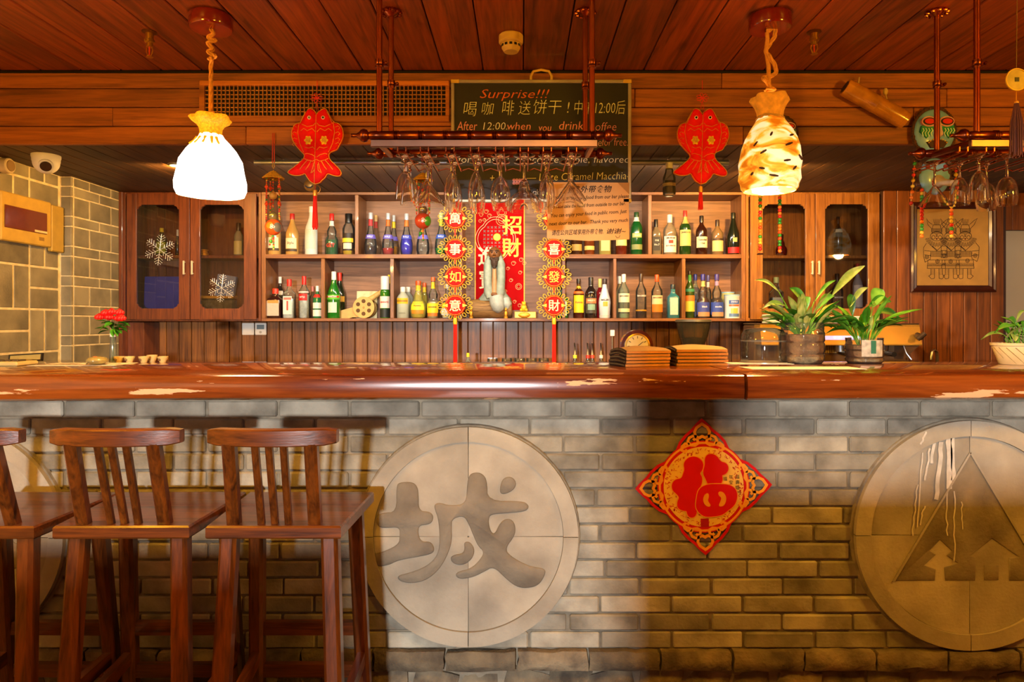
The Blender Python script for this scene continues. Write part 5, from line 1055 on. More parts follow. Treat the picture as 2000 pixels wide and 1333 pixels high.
def glass_mesh(kind, foot=.033):
    st, dep, o = gp(kind); pr_ = [(1e-5, .006), (foot * .95, .0045), (foot, .003), (foot * .97, .001), (foot * .5, -.003), (.008, -.008), (.0045, -.016), (.004, -st * .6), (.0048, -st + .006)]
    o2 = []
    for i in range(len(o) - 1):
        a, b, c_, d = o[max(i - 1, 0)], o[i], o[i + 1], o[min(i + 2, len(o) - 1)]
        for q in range(4):
            u = q / 4; h = [.5 * (2 * b[k] + (c_[k] - a[k]) * u + (2 * a[k] - 5 * b[k] + 4 * c_[k] - d[k]) * u * u + (3 * b[k] - a[k] - 3 * c_[k] + d[k]) * u ** 3) for k in (0, 1)]; o2.append((h[0], max(.003, h[1])))
    o = o2 + [o[-1]]
    pr_ += [(r, -st - f * dep) for f, r in o]; pr_ += [(max(1e-5, r - .0017), -st - f * dep) for f, r in reversed(o[3:])] + [(1e-5, -st - .004)]
    return MB().lathe(pr_, 32, closed=False).mesh('wine_glass', GL, 32)
gm = {k: glass_mesh(k, {'margarita': .040, 'martini': .037, 'flute': .031}.get(k, .034)) for k in ('wine', 'flute', 'martini', 'margarita', 'goblet')}
GG = 'glasses hanging from the racks'
def hang(kind, px, Yq, label, dz=0, name=None):
    o = inst({'wine': 'wine_glass', 'flute': 'champagne_flute', 'martini': 'martini_glass', 'margarita': 'margarita_glass', 'goblet': 'goblet'}[kind], gm[kind], None, (PX(px, 2.43), Yq, zw + .0035 + dz)); return tag(o, label, 'glass', GG)
ordn = ['wine', 'martini', 'flute', 'flute', 'wine', 'margarita', 'flute', 'martini']
desc = [('goblet', 'stemmed goblet hanging first from the left end of the front row', 'goblet hanging behind the first one, at the left end of the rear row'),
        ('martini', 'wide martini glass hanging second in the front row, over the gourd mobile', 'martini glass hanging behind the second one, over the gourd mobile'),
        ('flute', 'champagne flute hanging third in the front row, left of the chalkboard', 'champagne flute hanging behind the third one, left of the chalkboard'),
        ('flute', 'champagne flute hanging fourth in the front row, before the chalkboard edge', 'champagne flute hanging behind the fourth one'),
        ('wine', 'round wine glass hanging fifth in the front row, above the red banner', 'round wine glass hanging behind the fifth one'),
        ('margarita', 'bell-shaped margarita glass hanging sixth in the front row', 'margarita glass hanging behind the bell-shaped sixth one'),
        ('flute', 'champagne flute hanging seventh in the front row, by the paper note', 'champagne flute hanging behind the seventh one'),
        ('martini', 'martini glass hanging last in the front row, over the paper note', 'martini glass hanging behind the last one, over the paper note')]
for (k, a, b), px in zip(desc, W1): hang(k, px, 2.495, a); hang(k, px, 2.60, b)
for k, px, Yq, a in [('martini', 1882, 2.60, 'martini glass hanging over the framed picture corner'), ('goblet', 1934, 2.49, 'wide goblet hanging in front at the right rack, over the picture'), ('goblet', 1934, 2.60, 'goblet hanging behind the wide one at the right rack'), ('wine', 1990, 2.49, 'wine glass hanging in front at the right edge of the picture'), ('wine', 1990, 2.60, 'wine glass hanging behind at the right edge of the picture')]: hang(k, px, Yq, a)
# ================================================================== masks, bamboo, coin, little bottle
def mask(px, py, R, Y, base, label, face):
    c = P(px, py, Y); t = thing('painted_mask', c, label, 'mask', 'painted masks on the fascia'); rr = R * Y / F
    MB().ball((0, 0, 0), rr * .92, 26, 16, sy=.28, sz=1.12).build('face', mat(base, .4, 0, .15, 20, coat=.2), t)
    f = MB()
    for i in range(60): a = 2 * PI * i / 60; f.ball((rr * .97 * math.cos(a), .004, rr * 1.10 * math.sin(a)), rr * .085 * random.uniform(.8, 1.3), 6, 5)
    f.build('braided_rim', mat('4a2c1c', .9, 0, .4, 60), t)['kind'] = 'stuff'
    if face:
        for sx in (-1, 1):
            e = lambda w, h, y: [(sx * rr * .40 + w * rr * math.cos(a), rr * .40 + h * rr * math.sin(a)) for a in [2 * PI * i / 20 for i in range(20)]]
            MB().prism(e(.34, .24, 0), -rr * .285, -rr * .16).build('eye_socket', mat('c89090', .5), t); MB().prism(e(.28, .17, 0), -rr * .31, -rr * .2).build('eye_line', BLACK, t); MB().prism(e(.22, .12, 0), -rr * .33, -rr * .2).build('eye', mat('d02810', .3), t)
            MB().prism([(sx * rr * .12, rr * .16), (sx * rr * .72, rr * .22), (sx * rr * .78, -rr * .05), (sx * rr * .5, -rr * .35), (sx * rr * .3, -rr * .1)], -rr * .275, -rr * .1).build('cheek_paint', mat('10885c', .4), t)
            g = MB()
            for q in range(4): x = sx * rr * (.3 + .13 * q); g.stroke([(x, rr * .1), (x + .05 * rr, -.02 * rr), (x - .03 * rr, -.12 * rr), (x + .02 * rr, -.28 * rr)], rr * .035, -rr * .285, .001)
            g.build('white_flame', mat('c8e8d0', .5), t)
        MB().pillow([(-rr * .1, rr * .3), (rr * .1, rr * .3), (rr * .2, -rr * .25), (0, -rr * .36), (-rr * .2, -rr * .25)], -rr * .22, [(rr * .02, rr * .14), (rr * .06, rr * .2)]).build('nose', mat('c0a0a8', .4), t); MB().pillow([(-rr * .5, -rr * .5), (0, -rr * .36), (rr * .5, -rr * .5), (rr * .3, -rr * .78), (-rr * .3, -rr * .78)], -rr * .16, [(rr * .02, rr * .08)]).build('mouth', mat('381810', .4), t)
        d = MB()
        for q in range(8): a = PI * (.1 + .8 * q / 7); d.ball((rr * .42 * math.cos(a), -rr * .26, -rr * .62 + rr * .24 * math.sin(a)), rr * .035, 6, 5)
        d.build('yellow_dot', mat('e0b020', .4), t)
    return t, rr
Ym = YB - .028
mask(1825, 258, 43, Ym, '74aae8', 'blue mask with red eyes and green cheeks, behind the copper rod', True)
t, rr = mask(1527, 262, 32, YB - .02, '6a5048', 'dark mask mostly hidden behind the parchment lamp', True)
MB().ball((rr * .9, 0, -.17), .020, 12, 8).build('amber_ball', mat('c87828', .2, coat=.5), t)
for x, n in ((-42, 12), (-4, 12)): 
    s3 = YB / F; beads(t, [(x * s3, 0, -.12), (x * s3, 0, -.575 + (0.01 if x < -10 else 0))], .0095, 30, (), 70 + n + x); MB().lathe([(.018, 0), (.012, .006)], 12, (x * s3, 0, -.585)).build('end_disc', mat('3a2018', .4), t)
c = P(1825, 345, 3.42); t = thing('long_nosed_mask', c, 'small blue mask with a tube nose and bead strings under the rack', 'mask'); s3 = 3.42 / F
MB().ball((0, 0, 0), 30 * s3, 24, 16, sy=.35, sz=1.2).build('face', mat('7ab4f0', .35, 0, .15, 20, coat=.3), t); MB().tube([(.004, -.02, -.03), (.008, -.06, -.04), (.02, -.11, -.055)], [.034, .017, .015], 14).build('nose', mat('c8b8a0', .4), t); MB().lathe([(.034, 0), (.030, .014)], 18, (.004, -.018, -.03), axis='y').build('nose_ring', mat('a82018', .4), t)
MB().lathe([(.011, 0), (.010, .004)], 12, (-.045, -.020, .045), axis='y').lathe([(.011, 0), (.010, .004)], 12, (.042, -.020, .045), axis='y').build('eye', mat('882020', .3), t)
f = MB()
for sx in (-1, 1):
    for i in range(26): f.ball((sx * (.085 + random.uniform(-.02, .02)), random.uniform(-.01, .02), random.uniform(-.07, .09)), random.uniform(.008, .016), 6, 5)
f.build('yarn_hair', mat('5a3a28', .95, 0, .4, 80), t)['kind'] = 'stuff'
MB().tube([(0, .01, .08), (0, .01, SZ - c.z - .0005)], .002, 5).build('cord', mat('6a4020', .8), t)
for k, (x, za, zb, n) in enumerate([(-.105, .075, -.15, 8), (-.07, -.06, -.31, 14), (.078, -.05, -.31, 14), (.10, .04, -.12, 7)]): beads(t, [(x, -.012, za), (x + (-.02 if k == 0 else 0), -.012, zb)], .0095, n, (), 90 + k)
a, b = P(1650, 170, YB - .04), P(1768, 236, YB - .04); t = thing('bamboo_tube', (a.x, a.y, a.z), 'shiny bamboo tube hanging aslant on the fascia', 'ornament'); d = b - a; u = d.normalized(); r = 17 * YB / F
MB().tube([u * 0, u * .01, d * .5 - u * .003, d * .5, d * .5 + u * .003, d - u * .022, d - u * .02, d], [r * .98, r, r, r * 1.03, r, r, r * .93, r * .93], 24).build('tube', mat('b8781c', .22, 0, .35, 14, coat=.6), t); MB().tube([u * -.001, u * .001], r * .7, 20).build('hollow_end', mat('3a1c08', .8), t)
rope(MB(), [(.06, .0, -.02), (.062, -.035, -.05), (.066, 0, .01), (.075, .01, .05)], .004).build('hanging_cord', mat('c8a868', .8), t); MB().tube([d * .72 + Vector((.0, 0, .03)), d * .72 + Vector((-.012, 0, .08))], .003, 6).ball(d * .72 + Vector((-.014, 0, .095)), .012, 8, 6, sz=1.5).build('peg', mat('c8a858', .6), t)
c = P(1307, 318, 3.58); t = thing('miniature_bottle', c, 'tiny bottle hanging from the tube lamp beside the right fish', 'bottle'); s3 = 3.58 / F
MB().lathe([(.02, -66 * s3), (12.5 * s3, -62 * s3), (12.5 * s3, -30 * s3), (8 * s3, -18 * s3), (7 * s3, -12 * s3)], 18).build('glass', thin_glass('e8e8e4', .08), t); MB().lathe([(11.5 * s3, -60 * s3), (11.5 * s3, -36 * s3)], 18).build('liquid', mat('2a2018', .2), t); MB().lathe([(12.8 * s3, -47 * s3), (12.8 * s3, -41 * s3)], 18).build('paper_label', mat('a89868', .5), t); MB().lathe([(7 * s3, -12 * s3), (7 * s3, 0)], 14).build('cap', mat('d8d4c8', .4), t)
c = P(1985, 156, 2.2); t = thing('coin_hanging', c, 'round coin pendant with a square hole and brown tassel at the right edge', 'ornament'); rr = 21 * 2.2 / F; cm = mat('8a7a50', .5, .5, .2, 30)
ring_sector(MB(), rr * .2, rr, 0, 2 * PI - .0001, -.003, .003, 40).build('coin', cm, t, smooth=0); MB().tube([(rr * math.cos(a), -.002, rr * math.sin(a)) for a in [2 * PI * i / 40 for i in range(40)]], .0028, 6, loop=True).build('coin_rim', mat('b08c38', .5, .4), t)
MB().prism([(-rr * .2, -rr * .2), (rr * .2, -rr * .2), (rr * .2, rr * .2), (-rr * .2, rr * .2)], -.004, -.003).build('square_hole', BLACK, t, smooth=0)
MB().tube([(0, 0, rr), (.004, 0, CZ - c.z - .0005)], .0012, 5).build('thread', mat('6a5030', .8), t); MB().tube([(0, 0, -rr), (0, 0, -rr * 2.0)], .0018, 5).ball((0, 0, -rr * 2.1), .007, 8, 6).build('tassel_cap', GOLD, t)
tm = MB()
for a in range(40): an = a * 2.4; q = .018 * math.sqrt(a / 40); tm.tube([(q * .3 * math.cos(an), q * .3 * math.sin(an), -rr * 2.2), (q * math.cos(an), q * math.sin(an), -rr * 4), (q * 1.15 * math.cos(an), q * 1.1 * math.sin(an), -rr * 7 + random.uniform(-.01, .01))], .0016, 4)
tm.build('tassel', mat('5a2c20', .8), t)
# ================================================================== middle bay: banner, knot hangings, statue
Yn = BY - .0115; t = thing('red_banner', (0, Yn, 0), 'red New Year banner with gold characters behind the old man statue', 'banner')
xa, xb, za, zb = PX(927, Yn), PX(1025, Yn), PZ(606, Yn), PZ(395, Yn)
MB().box(xa, xb, -.0015, 0, za, zb).build('sheet', mat('b8080a', .8, 0, .06, 8, spec=.1), t, smooth=0)
for a in ((xa, xa + .008), (xb - .008, xb)): MB().box(a[0], a[1], -.003, -.0016, za, zb).build('gold_border', GOLDP, t, smooth=0)
def glyph(par, ch_, px, py, hpx, Y, y, m, bold=.0, wpx=None, name='lettering', shear=0.0):
    mb = MB().text(ch_, 1.0, 'CENTER', shear, 0.0)
    xs = [v[0] for v in mb.v]; zs = [v[2] for v in mb.v]; h = hpx * Y / F; wd = (wpx or hpx) * Y / F; c = P(px, py, Y)
    mx_, mz_ = (max(xs) + min(xs)) / 2, (max(zs) + min(zs)) / 2; kx, kz = wd / (max(xs) - min(xs)), h / (max(zs) - min(zs))
    mb.v = [((v[0] - mx_) * kx, 0, (v[2] - mz_) * kz) for v in mb.v]
    if bold:
        base_v, base_f = list(mb.v), list(mb.f)
        for q, (dx, dz) in enumerate(((bold, 0), (-bold, 0), (0, bold), (0, -bold))): mb.add([(v[0] + dx, -.0003 * (q + 1), v[2] + dz) for v in base_v], base_f)
    return mb.build(name, m, par, (c.x, y, c.z), 0)
GY = mat('f0b818', .4, .2, .12, 60); CRM = mat('f0dca0', .5, 0, .1, 40)
glyph(t, '招', 1000, 440, 36, Yn, -.0035, GY, .0022); glyph(t, '財', 999, 484, 36, Yn, -.0035, GY, .0022); glyph(t, '進', 952, 501, 36, Yn, -.0035, CRM, .0022); glyph(t, '寶', 954, 546, 36, Yn, -.0035, CRM, .002)
g = MB(); cc = P(968, 467, Yn); r0 = 28 * Yn / F
for rr in (r0 * 1.08, r0 * 1.24): g.stroke([(cc.x + (rr + r0 * .16 * abs(math.cos(2 * a))) * math.cos(a), cc.z + (rr + r0 * .16 * abs(math.cos(2 * a))) * math.sin(a) * 1.1) for a in [2 * PI * i / 48 for i in range(48)]], .003, -.0018, .0006, True)
g.build('lattice_border', CRM, t, smooth=0)
for i in range(-3, 4):
    for j in range(-3, 4):
        x, z = cc.x + i * .026, cc.z + j * .027
        if math.hypot(x - cc.x, z - cc.z) > r0 * 1.0: continue
        for a in (PI / 4, 3 * PI / 4):
            u = (math.cos(a) * .012, math.sin(a) * .012); v = (-math.sin(a) * .004, math.cos(a) * .004)
            MB().prism([(x - u[0], z - u[1]), (x - v[0], z - v[1]), (x + u[0], z + u[1]), (x + v[0], z + v[1])], -.0024, -.0016).build('lattice_leaf', mat('c08878', .5), t, smooth=0)
MB().lathe([(.028, 0), (.024, .004)], 20, (cc.x + .01, -.002, cc.z + .012), axis='y').build('gold_coin', GY, t)
g = MB()
for px, py, r in ((980, 415, 9), (980, 415, 6), (980, 430, 11), (980, 430, 7), (1013, 560, 6), (1013, 560, 3.5)): c = P(px, py, Yn); g.stroke([(c.x + r * Yn / F * math.cos(a), c.z + r * Yn / F * math.sin(a)) for a in [2 * PI * i / 18 for i in range(18)]], .0028, -.0018, .0006, True)
for px, py in ((940, 420), (950, 414), (956, 422), (946, 430), (938, 432), (1018, 508), (1024, 515), (1003, 515), (992, 525), (1016, 533), (998, 548), (986, 570), (1005, 590), (1015, 597)):
    c = P(px, py, Yn); q = random.uniform(.012, .018); g.stroke([(c.x + q * (1 - .5 * i / 14) * math.cos(i * .6), c.z + q * (1 - .5 * i / 14) * math.sin(i * .6)) for i in range(15)], .0024, -.0018, .0006)
g.build('gold_print', mat('e8b060', .5), t, smooth=0)
def knot_hanging(px, chars, label):
    Y = YC - .045; t = thing('knot_hanging', (PX(px, Y), Y, ZT), label, 'ornament', 'red knot hangings in front of the shelves'); s = Y / F; zz = lambda py: PZ(py, Y) - ZT
    MB().tube([(0, 0, -.0005), (0, 0, zz(410))], .0016, 5).build('cord', mat('c01810', .7), t)
    ys = [427, 487, 541, 597]
    for k, (ch_, py) in enumerate(zip(chars, ys)):
        zc = zz(py); rx, rz = 20 * s, 20 * s
        hexa = [(-rx * 1.15, 0), (-rx * .55, rz), (rx * .55, rz), (rx * 1.15, 0), (rx * .55, -rz), (-rx * .55, -rz)]
        md = MB().pillow([(x, z + zc) for x, z in sm(hexa, 1)], .006, [(0, .008), (.004, .012)]).build('medallion', mat('d8140a', .7, 0, .25, 60, spec=.15), t)
        for i in range(18):
            a = 2 * PI * (i + .5) / 18; ex = 1.12 + .18 * abs(math.cos(a)) ** 2; c0 = Vector((rx * ex * math.cos(a), 0, zc + rz * 1.0 * math.sin(a))); u = Vector((math.cos(a) * 1.0, 0, math.sin(a))); v = Vector((-u.z, 0, u.x))
            l = 7.5 * s; w_ = 3.0 * s
            MB().tube([c0 + u * (l * (.5 - .6 * math.cos(q))) + v * (w_ * math.sin(q)) for q in [2 * PI * j / 8 for j in range(8)]], .0025, 5, loop=True).build('gold_loop', GOLDP, md)
        g = MB(); g.tube([(x * .9, -.0075, z * .9 + zc) for x, z in sm(hexa, 1)], .0014, 5, loop=True); g.build('gold_edge', GOLDP, md)
        for sx in (-1, 1): MB().prism([(sx * rx * .72, zc - .012), (sx * rx * 1.22, zc), (sx * rx * .72, zc + .012)], -.008, -.005).build('gold_corner', mat('f0c030', .5, .2, .3, 90), md, smooth=0)
        gl_ = [None]; gl_[-1] = glyph(md, ch_, VX, VY - (zc + ZT - EYE) / s, 22, Y, -.0085, mat('f8e8a0', .5) if k != 2 else GOLDP, .0008)
        gl_[-1].location = (0, -.0085, zc)
        nxt = zz(ys[k + 1] - 25) if k < 3 else zz(622)
        MB().tube([(0, .002, zc - rz), (0, .002, nxt)], .006, 8).build('red_link', mat('d81c0c', .6), t)
    MB().lathe([(.012, zz(634)), (.014, zz(630)), (.013, zz(624)), (.008, zz(621))], 14).build('tassel_cap', GOLDP, t)
    tm = MB()
    for i in range(22): a = i * 2.4; q = .013 * math.sqrt((i + .5) / 22); tm.tube([(q * .8 * math.cos(a), q * .8 * math.sin(a), zz(632)), (q * math.cos(a), q * math.sin(a), zz(735))], .0024, 4)
    tm.build('tassel', mat('e02410', .6), t)
knot_hanging(889, '萬事如意', 'string of four red and gold character knots left of the banner')
knot_hanging(1082, '恭喜發財', 'string of four red and gold character knots right of the banner')
Ys = 4.66; s = Ys / F; c = P(966, 622, Ys); t = thing('old_man_statue', (c.x, Ys, SL + .0005), 'statue of a bearded old man in a pale robe sitting on a log', 'statue')
robe = mat('8e9886', .5, 0, .2, 30, .5, 60); skin = mat('7a4a20', .5, 0, .2, 40); logm = wood('log_wood', '4a2c14', 'a07840', 'x', .7, 0, 3.0)
lm_ = MB(); vs = []
for x, r in ((-50, .6), (-49, 1), (-30, 1.05), (-10, .95), (10, 1.05), (32, 1), (33, .6)):
    pass
lm_.lathe([(15 * s, -50 * s), (18.5 * s, -48 * s), (18 * s, -20 * s), (19 * s, 5 * s), (18 * s, 32 * s), (15 * s, 34 * s)], 18, (0, 0, 18.6 * s), axis='x', fn=lambda a, r, z: r * (1 + .07 * math.sin(5 * a + z * 20) + .04 * math.sin(11 * a))).build('log', logm, t, smooth=50)
body = MB(); body.lathe([(30 * s, 34 * s), (32 * s, 38 * s), (22 * s, 50 * s), (17 * s, 70 * s), (16 * s, 90 * s), (16 * s, 105 * s), (13 * s, 114 * s), (5 * s, 119 * s)], 24, (0, .012, 0), ry=.62, fn=lambda a, r, z: r * (1 + .06 * math.sin(9 * a))); body.build('robe', robe, t, smooth=60)
for sx in (-1, 1): MB().tube([(sx * 10 * s, -.012, 120 * s), (sx * 13 * s, -.028, 105 * s), (sx * 13 * s, -.036, 75 * s), (sx * 11 * s, -.045, 48 * s), (sx * 9 * s, -.055, 38 * s)], [5 * s, 8 * s, 8 * s, 9 * s, 6 * s], 12).build('sleeve', robe, t, smooth=60)
MB().tube([(0, -.035, 96 * s), (0, -.046, 70 * s), (0, -.050, 45 * s)], [4 * s, 5 * s, 6 * s], 10).build('robe_front', mat('b08050', .5, 0, .2, 40), t)
MB().tube([(4 * s, -.058, 40 * s), (6 * s, -.070, 30 * s), (8 * s, -.074, 16 * s), (8 * s, -.072, 10 * s)], [14 * s, 15 * s, 11 * s, 3 * s], 14).tube([(20 * s, -.045, 36 * s), (24 * s, -.058, 26 * s), (23 * s, -.06, 18 * s)], [10 * s, 10 * s, 4 * s], 12).build('draped_cloth', mat('a6aa9e', .5, 0, .15, 40, .6, 50), t, smooth=60)
hd = MB(); hd.ball((0, -.014, 125 * s), 12.5 * s, 20, 14, sz=1.12); hd.tube([(0, -.05, 127 * s), (0, -.060, 121 * s)], [2.2 * s, 3.4 * s], 8)
for sx in (-1, 1): hd.ball((sx * 12.2 * s, -.012, 123 * s), 3 * s, 8, 6, sz=1.5)
ho = hd.build('head', skin, t, smooth=70)
for sx in (-1, 1): MB().tube([(sx * 8 * s, -.052, 130 * s), (sx * 5 * s, -.056, 131 * s), (sx * 2 * s, -.056, 129.5 * s)], 1.1 * s, 6).build('eyebrow', mat('3a2410', .8), ho); MB().ball((sx * 4.6 * s, -.0535, 127 * s), 1.5 * s, 8, 6).build('eye', mat('1c1008', .3), ho)
bd = MB()
for i in range(40): a = random.uniform(-1.2, 1.2); z = random.uniform(98, 117); bd.ball((9 * s * math.sin(a) * (z - 92) / 26, -.036 - .016 * math.cos(a), z * s), random.uniform(2, 3.2) * s, 6, 5)
bd.ball((0, -.040, 108 * s), 7 * s, 10, 8, sz=1.5); bd.build('beard', mat('3c2410', .7, 0, .3, 90), ho)
MB().ball((0, -.058, 46 * s), 6 * s, 10, 8, sx=1.4, sz=.7).build('hands', skin, t)
def figurine(px, label):
    Y = 4.585; c = P(px, 622, Y); t = thing('brass_figurine', (c.x, Y, SL + .0005), label, 'figurine', 'tiny brass figurines before the log'); s = Y / F
    MB().lathe([(4 * s, 0), (4.2 * s, 2 * s), (2.6 * s, 4 * s), (3.6 * s, 9 * s), (2.8 * s, 13 * s), (1.4 * s, 14.5 * s)], 12).build('body', GOLD, t); MB().ball((0, 0, 17 * s), 2.6 * s, 10, 8, sz=1.15).lathe([(1.6 * s, 19 * s), (.2 * s, 23 * s)], 8).build('head', GOLD, t)
figurine(920, 'tiny brass figurine at the left end of the log'); figurine(988, 'tiny brass figurine at the right end of the log')
Y = 4.60; c = P(1026, 622, Y); s = Y / F; t = thing('gold_box', (c.x, Y, SL + .0005), 'gold box with an embossed ingot beside the statue', 'box'); MB().box(-21 * s, 21 * s, -.03, .03, 0, 13 * s, .003).build('body', mat('b88c30', .35, .6, .2, 60), t, smooth=0); MB().ball((-2 * s, -.03, 6 * s), 8 * s, 12, 8, sx=1.5, sy=.3, sz=.7).build('ingot', GOLD, t)
t = thing('gold_toad', (c.x - 3 * s, Y, SL + 13 * s + .001), 'small gold toad figure on the gold box', 'figurine'); MB().ball((0, 0, 7 * s), 6 * s, 12, 9, sz=1.15).build('body', GOLDP, t); MB().ball((0, -.008, 15 * s), 4 * s, 10, 8).ball((-2.5 * s, -.01, 18 * s), 1.5 * s, 8, 6).ball((2.5 * s, -.01, 18 * s), 1.5 * s, 8, 6).build('head', GOLDP, t)
for sx in (-1, 1): MB().ball((sx * 5 * s, -.006, 3 * s), 3 * s, 8, 6).build('leg', GOLDP, t)
# ================================================================== framed picture
Yp = 4.502; t = thing('framed_picture', (0, Yp, 0), 'brown framed drawing of three costumed figures on amber paper', 'picture')
xa, xb, za, zb = PX(1776, Yp), PX(1942, Yp), PZ(571, Yp), PZ(396, Yp); fw = .044; FR = mat('3c1608', .4, 0, .2, 20, coat=.15)
def miter(par, pa, pb, pc, pd, name='frame_side'):
    mb = MB(); prof_ = [(0, 0), (0, -.022), (.25, -.030), (.45, -.022), (.75, -.026), (1, -.012), (1, 0)]; vs = []
    for a, b in ((pa, pd), (pb, pc)):
        for f, y in prof_: vs.append((a[0] + (b[0] - a[0]) * f, y, a[1] + (b[1] - a[1]) * f))
    n = len(prof_); mb.add(vs, [(i, i + 1, n + i + 1, n + i) for i in range(n - 1)] + [tuple(range(n)), tuple(range(2 * n - 1, n - 1, -1))]).build(name, FR, par, smooth=0)
o_ = [(xa, zb), (xb, zb), (xb, za), (xa, za)]; i_ = [(xa + fw, zb - fw), (xb - fw, zb - fw), (xb - fw, za + fw), (xa + fw, za + fw)]
for k in range(4): miter(t, o_[k], o_[(k + 1) % 4], i_[(k + 1) % 4], i_[k])
MB().box(xa + fw - .002, xb - fw + .002, -.006, -.002, za + fw - .002, zb - fw + .002).build('paper', mat('ecac48', .6, 0, .12, 9), t, smooth=0)
MB().box(xa + fw - .002, xb - fw + .002, -.0105, -.0095, za + fw - .002, zb - fw + .002).build('glazing', thin_glass('f8f8f8'), t, smooth=0)
def zp(pts): return [(PX(1770 + x / 7.017, Yp), PZ(390 + y / 7.017, Yp)) for x, y in pts]
ink = MB(); lw = .0030; yk = -.0062
def circ(cx, cy, rx, ry, n=18, w_=lw): ink.stroke(zp([(cx + rx * math.cos(2 * PI * i / n), cy + ry * math.sin(2 * PI * i / n)) for i in range(n)]), w_, yk, .0006, True)
def ln(*pts, w_=lw): ink.stroke(zp(pts), w_, yk, .0006)
fills = MB()
for cx in (410, 605, 800):
    circ(cx, 505, 88, 65); circ(cx - 45, 520, 24, 24); circ(cx + 45, 520, 24, 24); ln((cx - 10, 460), (cx - 4, 515)); ln((cx + 10, 460), (cx + 4, 515)); ln((cx - 70, 470), (cx - 40, 460), (cx - 18, 470)); ln((cx + 70, 470), (cx + 40, 460), (cx + 18, 470))
    ln((cx - 70, 450), (cx - 70, 405), (cx + 70, 405), (cx + 70, 450), (cx - 70, 450))
    for q in range(-3, 4): ln((cx + q * 20, 405), (cx + q * 20, 450), w_=.0019); ln((cx + q * 10, 345), (cx + q * 16, 270), w_=.0016)
    ln((cx - 70, 420), (cx + 70, 420), w_=.0019); ln((cx - 70, 435), (cx + 70, 435), w_=.0019); ln((cx - 60, 400), (cx - 50, 350), (cx + 50, 350), (cx + 60, 400))
    ln((cx - 70, 400), (cx - 120, 350), (cx - 140, 265), (cx - 110, 310), (cx - 60, 345)); ln((cx + 70, 400), (cx + 120, 350), (cx + 165, 260), (cx + 120, 290), (cx + 60, 345))
    for r_, q0 in ((105, 9), (128, 11), (150, 12)):
        for q in range(q0): a = PI * (.08 + .84 * q / (q0 - 1)); circ(cx + r_ * math.cos(a), 515 + r_ * .82 * math.sin(a), 10, 10, 8, .0019)
    ln((cx - 100, 610), (cx, 705), (cx + 100, 610)); ln((cx - 60, 640), (cx + 10, 700)); ln((cx - 85, 710), (cx + 85, 710)); ln((cx - 85, 780), (cx + 85, 780))
    for q in range(-4, 5): ln((cx + q * 20, 710), (cx + q * 20, 780), w_=.0018)
    for q in range(1, 4): ln((cx - 85, 710 + q * 17), (cx + 85, 710 + q * 17), w_=.0018)
    ln((cx - 120, 830), (cx - 130, 945), (cx + 120, 945), (cx + 110, 830), (cx - 120, 830)); ln((cx - 125, 905), (cx + 117, 905)); ln((cx - 122, 920), (cx + 117, 920), w_=.0019)
    for q in range(12): ln((cx - 115 + q * 20, 900), (cx - 108 + q * 20, 870), (cx - 100 + q * 20, 900), w_=.0019)
    for sx in (-1, 1):
        for q in range(4): ln((cx + sx * 30, 965 + q * 20), (cx + sx * 80, 965 + q * 20), w_=.0016)
        ln((cx + sx * 30, 950), (cx + sx * 32, 1080), (cx + sx * 70, 1090), (cx + sx * 110, 1050), (cx + sx * 80, 1030), (cx + sx * 78, 950))
    fills.prism(zp([(cx - 16, 535), (cx, 528), (cx + 16, 535), (cx, 560)]), yk - .0004, yk)
for pts in ([(270, 600), (230, 660), (230, 780), (250, 860), (320, 820), (330, 720)], [(940, 590), (990, 650), (985, 780), (960, 850), (890, 810), (890, 720)], [(470, 640), (550, 640), (550, 800), (470, 800), (470, 640)], [(660, 640), (740, 640), (740, 800), (660, 800), (660, 640)]): ln(*pts)
for pts in ([(240, 700), (325, 710)], [(240, 760), (325, 770)], [(890, 710), (985, 700)], [(890, 770), (985, 760)], [(470, 700), (550, 700)], [(470, 750), (550, 750)], [(660, 700), (740, 700)], [(660, 750), (740, 750)]): ln(*pts)
for cx, cy in ((275, 790), (935, 770), (510, 770), (700, 780), (600, 850), (830, 840), (420, 850)): circ(cx, cy, 26, 26, 12); circ(cx, cy, 12, 12, 8)
ink.build('ink_drawing', mat('24140a', .8), t, smooth=0); fills.build('painted_mouth', mat('7a2c10', .7), t, smooth=0)
# ================================================================== red diamond charm on the bar front
Yo = YK - .006; c = P(1374, 951, Yo); t = thing('fortune_charm', (c.x, Yo, c.z), 'red and gold diamond paper charm with a fat Chinese character on the bricks', 'ornament', rot=(0, -.03, 0)); k = Yo / F / 4.762
def zf(pts): return [((x - 690) * k, -(y - 670) * k) for x, y in pts]
RD = mat('cc0c0c', .35, 0, .05, 20, coat=.2); YG = mat('f0a020', .45, 0, .05, 30)
arc = [(400 * math.cos(2 * PI * i / 72), 400 * math.sin(2 * PI * i / 72)) for i in range(72)]
MB().prism([(x * k, z * k) for x, z in [(a[0] * 1.07, a[1] * 1.07) for a in arc]], -.002, .002).build('red_disc', RD, t, smooth=0)
MB().stroke([(a[0] * 1.02 * k, a[1] * 1.02 * k) for a in arc], 20 * k, -.002, .0006, True).build('gold_ring', YG, t, smooth=0)
MB().prism([(x * .93 * k, z * .93 * k) for x, z in arc], -.0028, -.002).build('gold_field', mat('f0c050', .45, 0, .1, 20), t, smooth=0)
